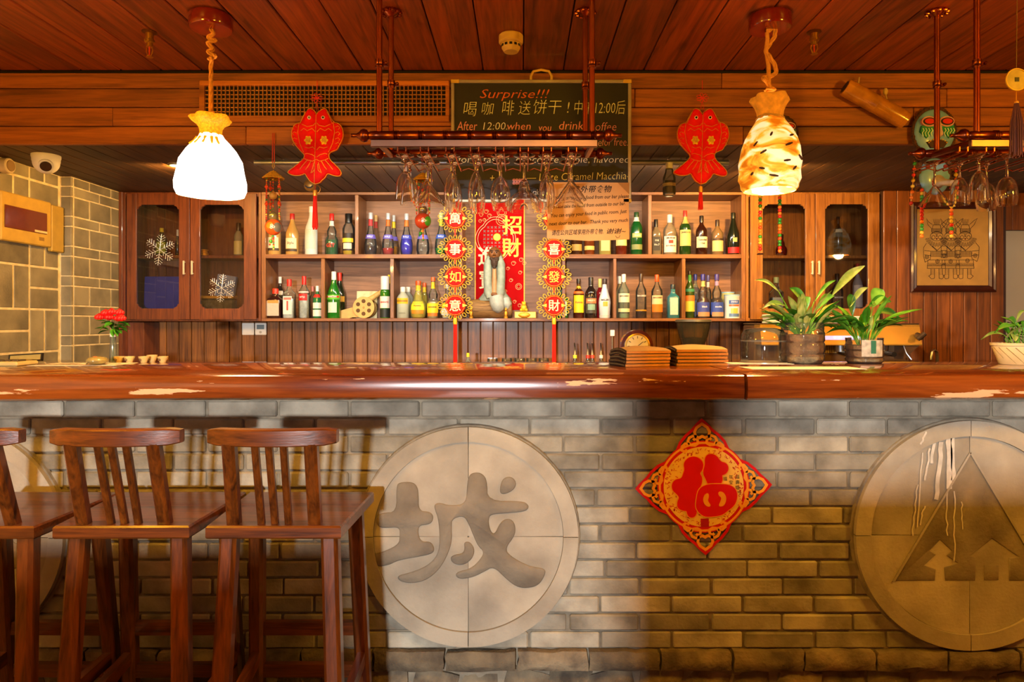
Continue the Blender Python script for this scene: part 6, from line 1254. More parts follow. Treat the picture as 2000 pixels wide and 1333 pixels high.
for q in range(4):
    a = q * PI / 2; R_ = lambda pts: [(x * math.cos(a) - z * math.sin(a), x * math.sin(a) + z * math.cos(a)) for x, z in pts]
    # red rim strokes and gold scrolls of one corner; corner drawn pointing up
    def up(pts): return R_([(x * k, z * k) for x, z in pts])
    mr_ = lambda pts: pts + [(-x, z) for x, z in pts[::-1]]
    MB().stroke(up(mr_([(235, 345), (205, 415), (150, 480), (95, 525), (35, 590)]) [:5] + [(0, 620)] + [(-x, z) for x, z in [(35, 590), (95, 525), (150, 480), (205, 415), (235, 345)]]), 26 * k, -.0012, .0012).build('corner_rim', RD, t, smooth=0)
    gs = MB()
    gs.stroke(up([(0, 585), (50, 550), (70, 510), (60, 465), (25, 455), (0, 470), (-25, 455), (-60, 465), (-70, 510), (-50, 550)]), 25 * k, -.0020, .001, True)
    for sx in (-1, 1):
        gs.stroke(up([(sx * x, z) for x, z in [(50, 470), (85, 475), (120, 460), (135, 425), (110, 390), (70, 385), (40, 405), (45, 440), (70, 450), (85, 435)]]), 24 * k, -.0020, .001)
        gs.stroke(up([(sx * x, z) for x, z in [(120, 400), (160, 405), (190, 380), (195, 345), (165, 330), (145, 350)]]), 24 * k, -.0020, .001)
    gs.build('gold_scroll', YG, t, smooth=0)
chs = [[(512, 540), (525, 500), (515, 450), (550, 405), (605, 392), (655, 410), (685, 450), (680, 500), (645, 545), (670, 580), (665, 640), (635, 690), (640, 780), (615, 850), (605, 930), (570, 948), (540, 930), (530, 880), (500, 880), (450, 860), (445, 810), (470, 760), (440, 720), (405, 690), (400, 640), (430, 600), (490, 595)],
       [(715, 400), (750, 370), (810, 385), (850, 450), (900, 460), (920, 505), (895, 550), (850, 560), (862, 610), (830, 660), (740, 660), (720, 600), (690, 540), (715, 470)],
       [(650, 690), (720, 655), (830, 655), (930, 665), (985, 710), (990, 780), (960, 850), (900, 890), (850, 930), (760, 940), (690, 940), (640, 900), (615, 850), (630, 760)]]
def grow(p, d):
    n = len(p); ar = sum(p[i][0] * p[(i + 1) % n][1] - p[(i + 1) % n][0] * p[i][1] for i in range(n)); sg = 1 if ar > 0 else -1; r_ = []
    for i in range(n):
        a = (Vector(p[i]) - Vector(p[i - 1])).normalized() + (Vector(p[(i + 1) % n]) - Vector(p[i])).normalized(); a.normalize(); r_.append((p[i][0] + a.y * d * sg, p[i][1] - a.x * d * sg))
    return r_
for ci, p in enumerate(chs):
    q = grow(sm(zf(p), 2), 13 * k); o = MB().prism(q, -.0042 - .0004 * ci, -.0028).build('character', mat('d40808', .35, 0, .04, 20, coat=.2), t, smooth=0); MB().stroke([(x, z) for x, z in q], 7 * k, -.0042 - .0004 * ci, .0003, True).build('gold_outline', YG, o, smooth=0)
for p in ([(680, 770), (700, 735), (730, 728), (735, 760), (720, 800), (750, 840), (735, 858), (700, 845), (680, 810)], [(895, 770), (875, 730), (845, 715), (820, 725), (825, 755), (850, 775), (840, 810), (820, 845), (835, 858), (870, 850), (890, 815)]): MB().prism(sm(zf(p), 2), -.0060, -.0042).build('gold_drop', YG, t, smooth=0)
rp_ = random.Random(3); fg = MB()
for i in range(230):
    a = rp_.uniform(0, 2 * PI); r = rp_.uniform(.80, .915) * 400 if rp_.random() < .7 else rp_.uniform(.6, .8) * 400; x, y = 690 + r * math.cos(a), 690 - r * math.sin(a) - 20
    b_ = rp_.uniform(0, 6.3); l = rp_.uniform(8, 26); pts = [(x + l * math.cos(b_ + q * .5) * q / 3, y + l * math.sin(b_ + q * .5) * q / 3) for q in range(4)]
    if math.hypot(pts[-1][0] - 690, pts[-1][1] - 670) < 368: fg.stroke(zf(pts), rp_.uniform(3, 7) * k, -.0028, .0004)
fg.build('red_filigree', RD, t, smooth=0)['kind'] = 'stuff'
MB().prism(zf([(652, 965), (728, 965), (728, 1042), (652, 1042)]), -.0034, -.0028).build('red_seal', mat('a80808', .5), t, smooth=0)
for ch_, x, y in (('福', 1005, 590), ('壽', 1005, 640), ('臨', 1003, 690), ('門', 1012, 740), ('年', 945, 590), ('安', 945, 640), ('福', 890, 605)):
    mb = MB().text(ch_, 42 * k); mb.v = [(v[0], 0, v[2]) for v in mb.v]; q = zf([(x, y)])[0]; mb.build('lettering', BLACK, t, (q[0], -.0034, q[1]), 0)
# ================================================================== bar stools
def stool(label, dx, rz=0.0, first=None):
    if first is not None:
        o = copy_tree(first); o.location = (first.location.x + dx, first.location.y, 0); o.rotation_euler = (0, 0, rz); o['label'] = label; return o
    cx, cy = -.676, 2.03; t = thing('bar_stool', (cx, cy, 0), label, 'stool', 'wooden bar stools at the bar front')
    X = lambda px, Y: PX(px, Y) - cx
    # seat: trapezoid with rounded edge
    zt_, zb_ = .760, .725; nl, nr, fl_, frr = X(401, 1.84), X(666, 1.84), -.205, .198; yn, yf = 1.84 - cy, 2.215 - cy
    def ringp(ins, z): return [(nl + ins, yn + ins, z), (nr - ins, yn + ins, z), (frr - ins, yf - ins, z), (fl_ + ins, yf - ins, z)]
    st = MB(); rs = [ringp(.003, zb_), ringp(0, zb_ + .004), ringp(0, zt_ - .005), ringp(.004, zt_)]
    st.add([p for r in rs for p in r], [(k * 4 + i, k * 4 + (i + 1) % 4, (k + 1) * 4 + (i + 1) % 4, (k + 1) * 4 + i) for k in range(3) for i in range(4)] + [(3, 2, 1, 0), (12, 13, 14, 15)]).build('seat', STOOLX, t, smooth=0)
    def post(a, b, w_, name, m=STOOLZ, d=None, par=t):
        d = d or w_; a, b = Vector(a), Vector(b); vs = []
        for p in (a, b):
            for sx, sy in ((-1, -1), (1, -1), (1, 1), (-1, 1)):
                for ch_ in ((.6, 1.0), (1.0, .6)) if sx * sy < 0 else ((1.0, .6), (.6, 1.0)): vs.append((p.x + sx * w_ / 2 * ch_[0], p.y + sy * d / 2 * ch_[1], p.z))
        return MB().add(vs, [(i, (i + 1) % 8, 8 + (i + 1) % 8, 8 + i) for i in range(8)] + [tuple(range(7, -1, -1)), tuple(range(8, 16))]).build(name, m, par, smooth=0)
    yr = 1.775 - cy; ys_ = 1.868 - cy; zr0 = PZ(870, 1.775)
    for pt, pb in ((448, 458), (608, 616)): post((X(pb, 1.868), ys_, zt_ - .001), (X(pt, 1.775), yr, zr0 + .004), .034, 'back_post')
    for pt, pb in ((498, 511), (525, 537.5), (554, 564)): post((X(pb, 1.868), ys_, zt_ - .001), (X(pt, 1.775), yr, zr0 + .004), .0185, 'spindle')
    # curved top rail
    n = 12; vs = []; xl, xr_ = X(403, 1.775), X(656, 1.775)
    for i in range(n + 1):
        f = i / n; x = xl + (xr_ - xl) * f; b_ = .026 * (1 - (2 * f - 1) ** 2); e = .004 if i in (0, n) else 0
        zz0, zz1 = zr0 - .002 * (1 - (2 * f - 1) ** 2), PZ(838, 1.775)
        for y, z in ((-.018 + e, zz0 + e + .003), (-.015 + e, zz0 + e), (.015 - e, zz0 + e), (.018 - e, zz0 + e + .003), (.018 - e, zz1 - e - .003), (.015 - e, zz1 - e), (-.015 + e, zz1 - e), (-.018 + e, zz1 - e - .003)): vs.append((x, yr + y - b_ + .018, z))
    MB().add(vs, [(i * 8 + j, i * 8 + (j + 1) % 8, (i + 1) * 8 + (j + 1) % 8, (i + 1) * 8 + j) for i in range(n) for j in range(8)] + [tuple(range(8)), tuple(n * 8 + j for j in range(7, -1, -1))]).build('top_rail', STOOLX, t, smooth=40)
    # legs: (top x px, Y), (foot)
    w_ = .046
    near = [((X(450, 1.87), 1.87 - cy), (X(418, 1.80), 1.80 - cy)), ((X(646, 1.87), 1.87 - cy), (X(660, 1.80), 1.80 - cy))]
    far = [((X(503, 2.18), 2.18 - cy), (X(503, 2.26), 2.26 - cy)), ((X(694, 2.18), 2.18 - cy), (X(714, 2.26), 2.26 - cy))]
    L = lambda tp, ft, z: Vector((ft[0] + (tp[0] - ft[0]) * z / .725, ft[1] + (tp[1] - ft[1]) * z / .725, z))
    for tp, ft in near + far: post(L(tp, ft, 0.001), L(tp, ft, .7248), w_, 'leg')
    def bar(a, b, h=.042, d=.024, name='stretcher', m=STOOLX):
        a, b = Vector(a), Vector(b); u = (b - a).normalized(); v = Vector((-u.y, u.x, 0)) * (d / 2); vs = []
        for p in (a, b):
            for s1, s2 in ((-1, -1), (1, -1), (1, 1), (-1, 1)): vs.append(p + v * s1 + Vector((0, 0, s2 * h / 2)))
        MB().add(vs, [(0, 1, 2, 3), (7, 6, 5, 4), (0, 4, 5, 1), (1, 5, 6, 2), (2, 6, 7, 3), (3, 7, 4, 0)]).build(name, m, t, smooth=0)
    bar(L(*far[0], .315), L(*far[1], .315)); bar(L(*far[0], .17), L(*far[1], .17)); bar(L(*near[0], .22), L(*far[0], .22), m=STOOLY); bar(L(*near[1], .22), L(*far[1], .22), m=STOOLY); bar(L(*near[0], .12), L(*near[1], .12))
    return t
s1 = stool('dark red wooden bar stool nearest the carved character medallion', 0)
stool('middle dark red wooden bar stool between two others', -.413, .012, s1); stool('dark red wooden bar stool cut off by the left edge of the picture', -.823, -.015, s1)
# ================================================================== things on the counter
# menu booklets in two leaning stacks
KRAFT = mat('9a7a50', .8, 0, .1, 12); PAGES = mat('c88848', .8, 0, .25, 8, .6, 200)
def booklet(x, y, z, w_, d, h, rz, curl, label, coil, top=False):
    t = thing('menu_booklet', (x, y, z), label, 'menu', 'stacked kraft menu booklets on the counter', (0, 0, rz)); n = 10; vs = []
    cz = lambda u, v: curl * (math.sin(PI * (.15 + .75 * v)) * .6 + .5 * math.sin(PI * u) * v)
    def sheet(z0, z1, m, name):
        mb = MB(); vs = []
        for zz in (z0, z1):
            for j in range(n + 1):
                for i in range(n + 1): u, v = i / n, j / n; vs.append(((u - .5) * w_, (v - .5) * d, zz + cz(u, v)))
        q = n + 1; N2 = q * q; fs = [(j * q + i, (j + 1) * q + i, (j + 1) * q + i + 1, j * q + i + 1) for j in range(n) for i in range(n)] + [(N2 + j * q + i, N2 + j * q + i + 1, N2 + (j + 1) * q + i + 1, N2 + (j + 1) * q + i) for j in range(n) for i in range(n)]
        bd = [i for i in range(q)] + [j * q + n for j in range(1, q)] + [n * q + i for i in range(n - 1, -1, -1)] + [j * q for j in range(n - 1, 0, -1)]
        fs += [(bd[i], bd[(i + 1) % len(bd)], N2 + bd[(i + 1) % len(bd)], N2 + bd[i]) for i in range(len(bd))]
        return mb.add(vs, fs).build(name, m, t, smooth=40)
    sheet(0, h * .88, PAGES, 'pages'); sheet(h * .88, h, KRAFT if top != 2 else mat('b89a70', .8, 0, .08, 12), 'cover')
    cb = MB()
    for j in range(14): v = (j + .5) / 14; cb.lathe([(h * .5, -.004), (h * .75, 0), (h * .5, .004)], 10, (-w_ / 2 - .002, (v - .5) * d, h * .5 + cz(0, v)), axis='y')
    cb.build('coil_binding', mat('2c2018', .4), t)
    return t
x1 = PX(1250, 2.69); z = CT
for i in range(5): booklet(x1 - .002 * (i % 2) + .001 * i, 2.70 - .003 * (i % 3), z, .185, .15, .0095, (.26 + .03 * (i % 2)), .004 + .006 * i, ['lowest', 'second', 'third', 'fourth', 'topmost'][i] + ' kraft menu booklet of the stack with the coil bindings in front', True, i == 4); z += .0110
x2 = PX(1358, 2.74); z = CT
for i in range(5): booklet(x2 + .002 * (i % 2), 2.75, z, .205, .17, .0100, (.10 + .015 * (i % 2)), .004 + .006 * i, ['lowest', 'second', 'third', 'fourth', 'topmost'][i] + ' kraft menu booklet of the wider stack beside the cake dome', True, 2 if i == 4 else 0); z += .0118
# mantel clock
Y = 2.90; c = P(1243, 0, Y); t = thing('mantel_clock', (c.x, Y, CT), 'small arched wooden clock behind the menu booklets', 'clock'); r = 31 * Y / F; hz = PZ(645, Y) - CT - r
WD = mat('4a1c0c', .25, 0, .2, 40, coat=.5)
pts = [(-r * 1.25, 0), (r * 1.25, 0), (r * 1.25, hz * .3), (r, hz * .7)] + [(r * math.cos(a), hz + r * math.sin(a)) for a in [PI * i / 24 for i in range(25)]] + [(-r, hz * .7), (-r * 1.25, hz * .3)]
MB().prism(pts, -.02, .03).build('case', WD, t, smooth=0); MB().lathe([(r * .80, 0), (r * .80, .006), (r * .70, .008), (r * .68, .004)], 32, (0, -.020, hz), axis='y', closed=False).build('bezel', mat('b08838', .3, .8), t); fc = MB().lathe([(r * .68, 0), (r * .68, .007)], 32, (0, -.021, hz), axis='y').build('dial', mat('d8cc98', .5), t)
for i in range(12): a = i * PI / 6; MB().box(-.0012, .0012, -.0005, .0005, -.005, .005).build('hour_mark', BLACK, fc, (r * .55 * math.sin(a), -.0285, hz + r * .55 * math.cos(a)), 0, (0, a, 0))
for l, a in ((.30, 2.2), (.45, .9)): MB().box(-.001, .001, -.0006, .0006, 0, r * l).build('hand', BLACK, fc, (0, -.029, hz), 0, (0, a, 0))
# cake dome
Y = 2.885; t = thing('cake_dome', (PX(1491, Y), Y, CT), 'clear glass cake dome beside the larger jar plant', 'cake dome'); r = 43 * Y / F; H = PZ(640, Y) - CT
MB().lathe([(r, .006), (r, H * .62), (r * .97, H * .78), (r * .85, H * .93), (r * .5, H * .99), (1e-5, H)], 36, closed=False).build('dome', thin_glass('f0f4f4', .012), t, smooth=70); MB().lathe([(r * 1.05, 0), (r * 1.05, .005)], 36).build('tray', mat('a8a090', .3, .3), t); MB().lathe([(r * 1.0, H * .60), (r * 1.012, H * .62), (r * 1.0, H * .64)], 36, closed=False).build('dome_band', thin_glass('c8d0d0', .15), t)
# jar plants
def leaf_mesh(L, W, bend, m, seed):
    rr = random.Random(seed); n = 9; vs = []; fs = []
    for i in range(n + 1):
        f = i / n; w_ = W * math.sin(PI * min(1, f * .96 + .04)) ** .8 * (1 - .25 * f); a = bend * f; x = L * (f - .18 * bend * f * f * .5); z = -L * bend * f * f * .42
        fold = w_ * .35; vs += [(x, -w_, z + fold), (x, 0, z), (x, w_, z + fold)]
    fs = [(i * 3 + j, i * 3 + j + 1, (i + 1) * 3 + j + 1, (i + 1) * 3 + j) for i in range(n) for j in (0, 1)]
    n0 = len(vs); vs += [(x, y, z - .0006) for x, y, z in vs]; fs += [tuple(n0 + i for i in reversed(f)) for f in fs]
    return MB().add(vs, fs).mesh('leaf', m, 60)
def leafmat(h, h2):
    m, nt, b = nt_new('leaf_' + h); N = nt.nodes; tc = N.new('ShaderNodeTexCoord'); w_ = N.new('ShaderNodeTexNoise'); w_.inputs['Scale'].default_value = 18; mp = N.new('ShaderNodeMapping'); mp.inputs['Scale'].default_value = (1, 4, 1)
    link(nt, tc.outputs['Object'], mp.inputs['Vector']); link(nt, mp.outputs[0], w_.inputs['Vector']); cr = N.new('ShaderNodeValToRGB'); cr.color_ramp.elements[0].color = hexc(h); cr.color_ramp.elements[1].color = hexc(h2); cr.color_ramp.elements[0].position = .35; cr.color_ramp.elements[1].position = .7
    link(nt, w_.outputs['Fac'], cr.inputs[0]); link(nt, cr.outputs[0], b.inputs['Base Color']); b.inputs['Roughness'].default_value = .35; return m
LM = [leafmat('1c4a0c', '3f8a1c'), leafmat('3a7a14', '7ab83c'), leafmat('6a8a30', 'b8c070')]
def plant(px, Y, r, H, label, leaves, mats, seed, label_sticker=False, rimh=.0):
    t = thing('jar_plant', (PX(px, Y), Y, CT), label, 'plant', 'plants in cut plastic jars on the counter'); rr = random.Random(seed)
    pr_ = [(1e-5, 0), (r * .85, .0), (r * .98, H * .08), (r, H * .2), (r * .95, H * .24), (r, H * .30), (r, H * .48), (r * .95, H * .52), (r, H * .56), (r, H * .74), (r * .96, H * .78), (r * .98, H)]
    MB().lathe(pr_, 32, closed=False).build('jar', thin_glass('f0f0ea', .03), t, smooth=40)
    MB().lathe([(1e-5, .003), (r * .8, .003), (r * .93, H * .09), (r * .94, H * .2), (r * .90, H * .24), (r * .94, H * .30), (r * .94, H * .70), (1e-5, H * .72)], 28, closed=False).build('soil', mat('8a6844', .9, 0, .45, 26, .9, 90), t, smooth=40)
    MB().lathe([(r * .82, .002), (r * .945, H * .09), (r * .948, H * .17), (r * .8, H * .175)], 28, closed=False).build('pebble_layer', mat('a08860', .8, 0, .4, 70, .8, 120), t, smooth=40)
    if label_sticker: patch(r, H * .28, H * .92, 34).build('sticker', mat('b8b09a', .6, 0, .3, 50), t); patch(r, H * .4, H * .9, 8, off=.0018).build('sticker_stripe', mat('1c6a50', .5), t)
    mesh_ = [leaf_mesh(.10, .020, .5, m, 5) for m in mats] + [leaf_mesh(.085, .024, .9, mats[0], 6), leaf_mesh(.13, .016, .3, mats[-1], 7)]
    for i in range(leaves):
        a = rr.uniform(0, 2 * PI); el = rr.uniform(.2, 1.35); l = rr.uniform(.8, 1.25); st = Vector((r * .35 * math.cos(a), r * .35 * math.sin(a), H * .72)); up_ = rr.uniform(.02, .07)
        tip = st + Vector((math.cos(a) * rr.uniform(.01, .05), math.sin(a) * rr.uniform(.01, .04), up_ + rimh)); MB().tube([st, (st + tip) / 2 + Vector((0, 0, .006)), tip], .0022, 5).build('stem', LM[1], t)
        o = inst('leaf', mesh_[rr.randrange(len(mesh_))], t, tip, (rr.uniform(-.4, .4), -el * .8, a), (l, l, l))
    return t, mesh_
t, me_ = plant(1567, 2.86, 41 * 2.86 / F, PZ(630, 2.86) - CT, 'leafy plant in a large cut plastic jar beside the cake dome', 58, LM, 11)
def long_leaf(t, a, b, W, m):
    a, b = Vector(a), Vector(b); d = b - a; u = d.normalized(); sd = u.cross(Vector((0, 1, 0))).normalized(); vs = []; n = 10
    for i in range(n + 1): f = i / n; w_ = W * math.sin(PI * min(1, f * .97 + .02)) ** .9; p = a + d * f + Vector((0, 0, .02 * math.sin(PI * f))); vs += [p - sd * w_ + Vector((0, -.004, 0)), p, p + sd * w_ + Vector((0, -.004, 0))]
    fs = [(i * 3 + j, i * 3 + j + 1, (i + 1) * 3 + j + 1, (i + 1) * 3 + j) for i in range(n) for j in (0, 1)]; n0 = len(vs); vs += [v + Vector((0, .0008, 0)) for v in vs]; fs += [tuple(n0 + i for i in reversed(f)) for f in fs]
    MB().add(vs, fs).build('leaf', m, t, smooth=60)
def rel(t, px, py, Y, dy=0): p = P(px, py, Y); return p - t.location + Vector((0, dy, 0))
for q in (((1620, 578), (1684, 520), .018, 2), ((1586, 590), (1628, 548), .008, 1), ((1518, 572), (1470, 548), .007, 2), ((1572, 600), (1538, 563), .016, 0), ((1590, 606), (1625, 578), .016, 1), ((1530, 598), (1485, 603), .010, 2), ((1570, 608), (1572, 580), .016, 1)):
    (ax, ay), (bx_, by_), W, mi_ = q; A = rel(t, ax, ay, 2.86, -.02); B = rel(t, bx_, by_, 2.86, -.02); long_leaf(t, A, B, W, LM[mi_]); MB().tube([(0, 0, .13), (A + Vector((0, 0, .12))) / 2, A], .002, 5).build('stem', LM[1], t)
t, me_ = plant(1688, 2.87, 35 * 2.87 / F, PZ(660, 2.87) - CT, 'leafy plant in a smaller cut jar with a torn sticker', 34, LM[:2], 23, True, .03)
for q in (((1655, 600), (1690, 562), .012, 2), ((1700, 600), (1718, 566), .030, 1), ((1705, 612), (1752, 622), .014, 0), ((1690, 650), (1712, 618), .016, 2), ((1660, 618), (1655, 575), .018, 0), ((1690, 600), (1735, 590), .020, 0)):
    (ax, ay), (bx_, by_), W, mi_ = q; A = rel(t, ax, ay, 2.87, -.02); B = rel(t, bx_, by_, 2.87, -.02); long_leaf(t, A, B, W, LM[mi_]); MB().tube([(0, 0, .08), (A + Vector((0, 0, .06))) / 2, A], .002, 5).build('stem', LM[1], t)
# planter at the right edge
Y = 2.78; t = thing('planter', (PX(2010, Y), Y, CT), 'cream grooved planter with leafy plant cut off by the right edge', 'plant'); s = Y / F; cm = mat('d0bc88', .45)
MB().lathe([(54 * s, 0), (56 * s, 1.5 * s), (68 * s, 34 * s), (68 * s, 36 * s), (71 * s, 37 * s), (72 * s, 42 * s), (68 * s, 42 * s), (64 * s, 34 * s), (1e-5, 33 * s)], 40, ry=.6, closed=False).build('pot', cm, t, smooth=40)
gr = MB()
for i in range(12):
    a0 = -PI / 2 + (i - 6) * .28; gr.tube([((55 + 12.6 * f) * s * math.cos(a0 - .5 * f), .6 * (55 + 12.6 * f) * s * math.sin(a0 - .5 * f) - .0005, (2 + 31 * f) * s) for f in [j / 8 for j in range(9)]], .0014, 5)
gr.build('groove', mat('8a7440', .7), t)
MB().lathe([(63 * s, 35 * s), (1e-5, 36 * s)], 30, ry=.6, closed=False).build('soil', mat('3a2818', .9, 0, .4, 60), t)
rr = random.Random(5); ml = [leaf_mesh(.09, .016, .7, m, 9) for m in LM]
for i in range(26):
    a = rr.uniform(0, 2 * PI); st = Vector((rr.uniform(-.09, .09), rr.uniform(-.04, .04), 36 * s)); tip = st + Vector((rr.uniform(-.03, .02), rr.uniform(-.02, .02), rr.uniform(.02, .09))); MB().tube([st, tip], .002, 5).build('stem', LM[1], t); inst('leaf', ml[rr.randrange(3)], t, tip, (rr.uniform(-.4, .4), rr.uniform(-1.0, .1), a))
for (ax, ay), (bx_, by_), W, mi_ in (((1955, 655), (1908, 664), .006, 2), ((1972, 640), (1935, 650), .010, 1), ((1975, 632), (1995, 608), .007, 2), ((1980, 640), (1958, 625), .010, 0), ((1990, 650), (1992, 628), .010, 1)):
    A = rel(t, ax, ay, Y, -.02); B = rel(t, bx_, by_, Y, -.02); long_leaf(t, A, B, W, LM[mi_]); MB().tube([(A.x * .6, 0, .08), A], .002, 5).build('stem', LM[1], t)
# papers on the counter
def paper(px, py0, py1, w_, label, h='e8e4dc', rz=0.0, name='paper_sheet'):
    Y0, Y1 = (EYE - CT) * F / (py1 - VY), (EYE - CT) * F / (py0 - VY); yc, d = (Y0 + Y1) / 2, Y1 - Y0; wd = w_ * yc / F
    o = MB().box(-wd / 2, wd / 2, -d / 2, d / 2, .0002, .0012).build(name, mat(h, .6, 0, .05), loc=(PX(px, yc), yc, CT), rot=(0, 0, rz), smooth=0); return tag(o, label, 'paper')
paper(1480, 708.5, 712, 120, 'white sheet lying at the back of the counter by the cake dome')
paper(1565, 717, 722, 220, 'large white sheet lying at the counter joint in front of the jar', rz=.02)
# left end: newspaper, mouse, device, frame, vase, cups
o = paper(165, 709.5, 715, 160, 'newspaper lying under the computer mouse', 'd8ccb0', .05, 'newspaper')
pr2 = MB()
for i in range(14): pr2.box(-.17 + .024 * i, -.17 + .024 * i + random.uniform(.008, .02), -.04, random.uniform(-.02, .04), .0013, .0016)
pr2.build('printed_column', mat('7a5848', .7, 0, .6, 30), o, smooth=0)
Y = 2.72; t = thing('computer_mouse', (PX(190, Y), Y, CT + .0018), 'olive computer mouse on the newspaper', 'mouse'); MB().ball((0, 0, .017), .036, 20, 14, sy=1.3, sz=.48).build('shell', mat('8a7c48', .2, 0, .1, coat=.4), t); MB().tube([(-.03, 0, .008), (-.05, .01, .003), (-.06, .03, .002)], .002, 6).build('cable', BLACK, t); MB().ball((.004, -.02, .032), .008, 10, 6, sz=.3).build('logo_light', mat('d87030', .4), t)
Y = 2.70; t = thing('desk_phone', (PX(20, Y), Y, CT), 'flat pale device lying at the left end of the counter', 'device'); MB().box(-.11, .07, -.06, .06, 0, .018, .005).build('body', mat('b8a468', .4), t, smooth=0)
for i in range(5): MB().box(-.09 + .03 * i, -.07 + .03 * i, -.03, .02, .018, .024, .002).build('key', mat('4a3c24', .5), t, smooth=0)
Y = 2.86; t = thing('photo_stand', (PX(50, Y), Y, CT), 'dark framed stand leaning on the counter by the tiled wall', 'frame', rot=(-.2, -.06, 0)); MB().box(-.065, .065, -.004, .004, 0.012, .034, 0).build('panel', mat('9a8848', .4), t, smooth=0)
for q in ((-.07, .07, .034, .039), (-.07, -.065, .006, .034), (.065, .07, .006, .034), (-.07, .07, .006, .011)): MB().box(q[0], q[1], -.006, .006, q[2], q[3]).build('frame_bar', BLACK, t, smooth=0)
Y = 2.92; t = thing('rose_vase', (PX(221, Y), Y, CT), 'slim glass vase of red roses beside the tiled pier', 'vase'); s = Y / F
MB().lathe([(7 * s, 0), (7 * s, .004), (6 * s, 30 * s), (5 * s, 52 * s)], 18, closed=False).build('glass', thin_glass('c8d0c0', .15), t); MB().lathe([(5.6 * s, 50 * s), (5.6 * s, 58 * s)], 16).build('paper_collar', WHITE, t); MB().tube([(0, 0, .006), (0, 0, 70 * s)], .003, 6).build('stem', LM[0], t)
rm = MB()
for i in range(3):
    for j in range(7): a = j * .9 + i; rm.ball((.006 * (2 - i) * math.cos(a), .006 * (2 - i) * math.sin(a), .004 * i), .008, 7, 5, sz=1.2)
rm.ball((0, 0, 0), .014, 10, 8); rme = rm.mesh('rose', mat('e01010', .5, 0, .2, 60), 60)
for x, z in ((-22, 88), (-12, 96), (0, 98), (12, 97), (20, 86), (-6, 88), (8, 86)): inst('rose', rme, t, (x * s, random.uniform(-.02, .01), z * s))
lfm = leaf_mesh(.05, .012, .6, LM[0], 3)
for i in range(22): a = i * 2.4; inst('leaf', lfm, t, (.02 * math.cos(a), .015 * math.sin(a), (70 + 8 * math.sin(i)) * s), (random.uniform(-.5, .5), random.uniform(-.5, .6), a))
for i, (px, lab) in enumerate([(233, 'tiny cream teacup right beside the rose vase'), (253, 'tiny cream teacup second from the rose vase'), (281, 'tiny cream teacup in the middle of the row'), (297, 'tiny cream teacup set behind its neighbours'), (318, 'tiny cream teacup at the far end of the row')]):
    Y = 2.90 if i != 3 else 2.945; t = thing('teacup', (PX(px, Y), Y, CT), lab, 'cup', 'tiny teacups on the counter'); MB().lathe([(1e-5, 0), (.012, 0), (.014, .006), (.020, .018), (.022, .026 if i != 3 else .030), (.020, .026 if i != 3 else .030), (.012, .006), (1e-5, .005)], 18, closed=False).build('bowl', mat('c8b070', .35, 0, .15, 40), t); MB().ball((-.006, -.0185, .013), .006, 8, 6, sy=.4).build('painted_mark', mat('5a4428', .6), t)
# ================================================================== on the back counter
Y = 4.36; t = thing('coffee_grinder', (PX(1354, Y), Y, BT), 'coffee grinder with a clear bean hopper under the shelves', 'grinder'); s = Y / F; z1 = PZ(672, Y) - BT; z2 = PZ(630, Y) - BT
MB().box(-.09, .09, -.11, .11, 0, z1 - .06, .01).build('body', mat('3a3430', .3, .3), t, smooth=0); MB().lathe([(.05, z1 - .06), (22 * s, z1), (28 * s, z1 + .05), (33 * s, z2)], 28, closed=False).build('hopper', thin_glass('d8c898', .06), t, smooth=60); MB().lathe([(.045, z1 - .055), (21 * s, z1), (25 * s, z1 + .035), (1e-5, z1 + .045)], 24, closed=False).build('coffee_beans', mat('2c1a0e', .4, 0, .5, 120, 1.0, 150), t); MB().lathe([(34 * s, z2), (35 * s, z2 + .004), (33 * s, z2 + .018), (1e-5, z2 + .020)], 28, closed=False).build('lid', mat('4a4434', .5), t)
Y = 4.34; t = thing('espresso_machine', (PX(1617, Y), Y, BT), 'wide brass-coloured espresso machine behind the jar plants', 'coffee machine'); s = Y / F; W = 150 * s; zt = PZ(632, Y) - BT; zm = PZ(672, Y) - BT
BR = mat('c8963c', .3, .55, .1, 6)
MB().box(-W, W, -.06, .16, .05, zt - .008, .01).build('body', mat('6a4a28', .4, .3), t, smooth=0); MB().box(-W, W, -.16, .16, zt - .008, zt, .003).build('cup_tray', mat('5a4a38', .35, .6), t, smooth=0)
vs = [(-W, -.16, zt - .008), (W, -.16, zt - .008), (W, -.19, zm), (-W, -.19, zm), (-W, -.06, zt - .008), (W, -.06, zt - .008), (W, -.06, zm), (-W, -.06, zm)]
MB().add(vs, [(0, 1, 2, 3), (4, 7, 6, 5), (0, 4, 5, 1), (3, 2, 6, 7), (0, 3, 7, 4), (1, 5, 6, 2)]).build('front_panel', BR, t, smooth=0)
for z_ in (zt - .012, zm): MB().box(-W, W, -.194 if z_ == zm else -.166, -.15, z_ - .004, z_ + .004, .002).build('panel_trim', mat('e8b850', .25, .7), t, smooth=0)
MB().box(-.16, .12, -.186, -.178, zm + .03, zm + .055).build('display', mat('b8a8e0', .3, emis=.8), t, smooth=0)
for i in range(5): MB().ball((-.04 + .036 * i, -.188, zm + .044), .006, 8, 6).build('indicator', mat('e0d8ff', .3, emis=2.0), t)
for x in (-.25, .02, .28): MB().lathe([(.035, zm - .045), (.04, zm)], 20, (x, -.12, 0)).build('group_head', STEEL, t); MB().tube([(x, -.12, zm - .05), (x, -.26, zm - .055)], [.012, .016], 10).build('portafilter_handle', BLACK, t)
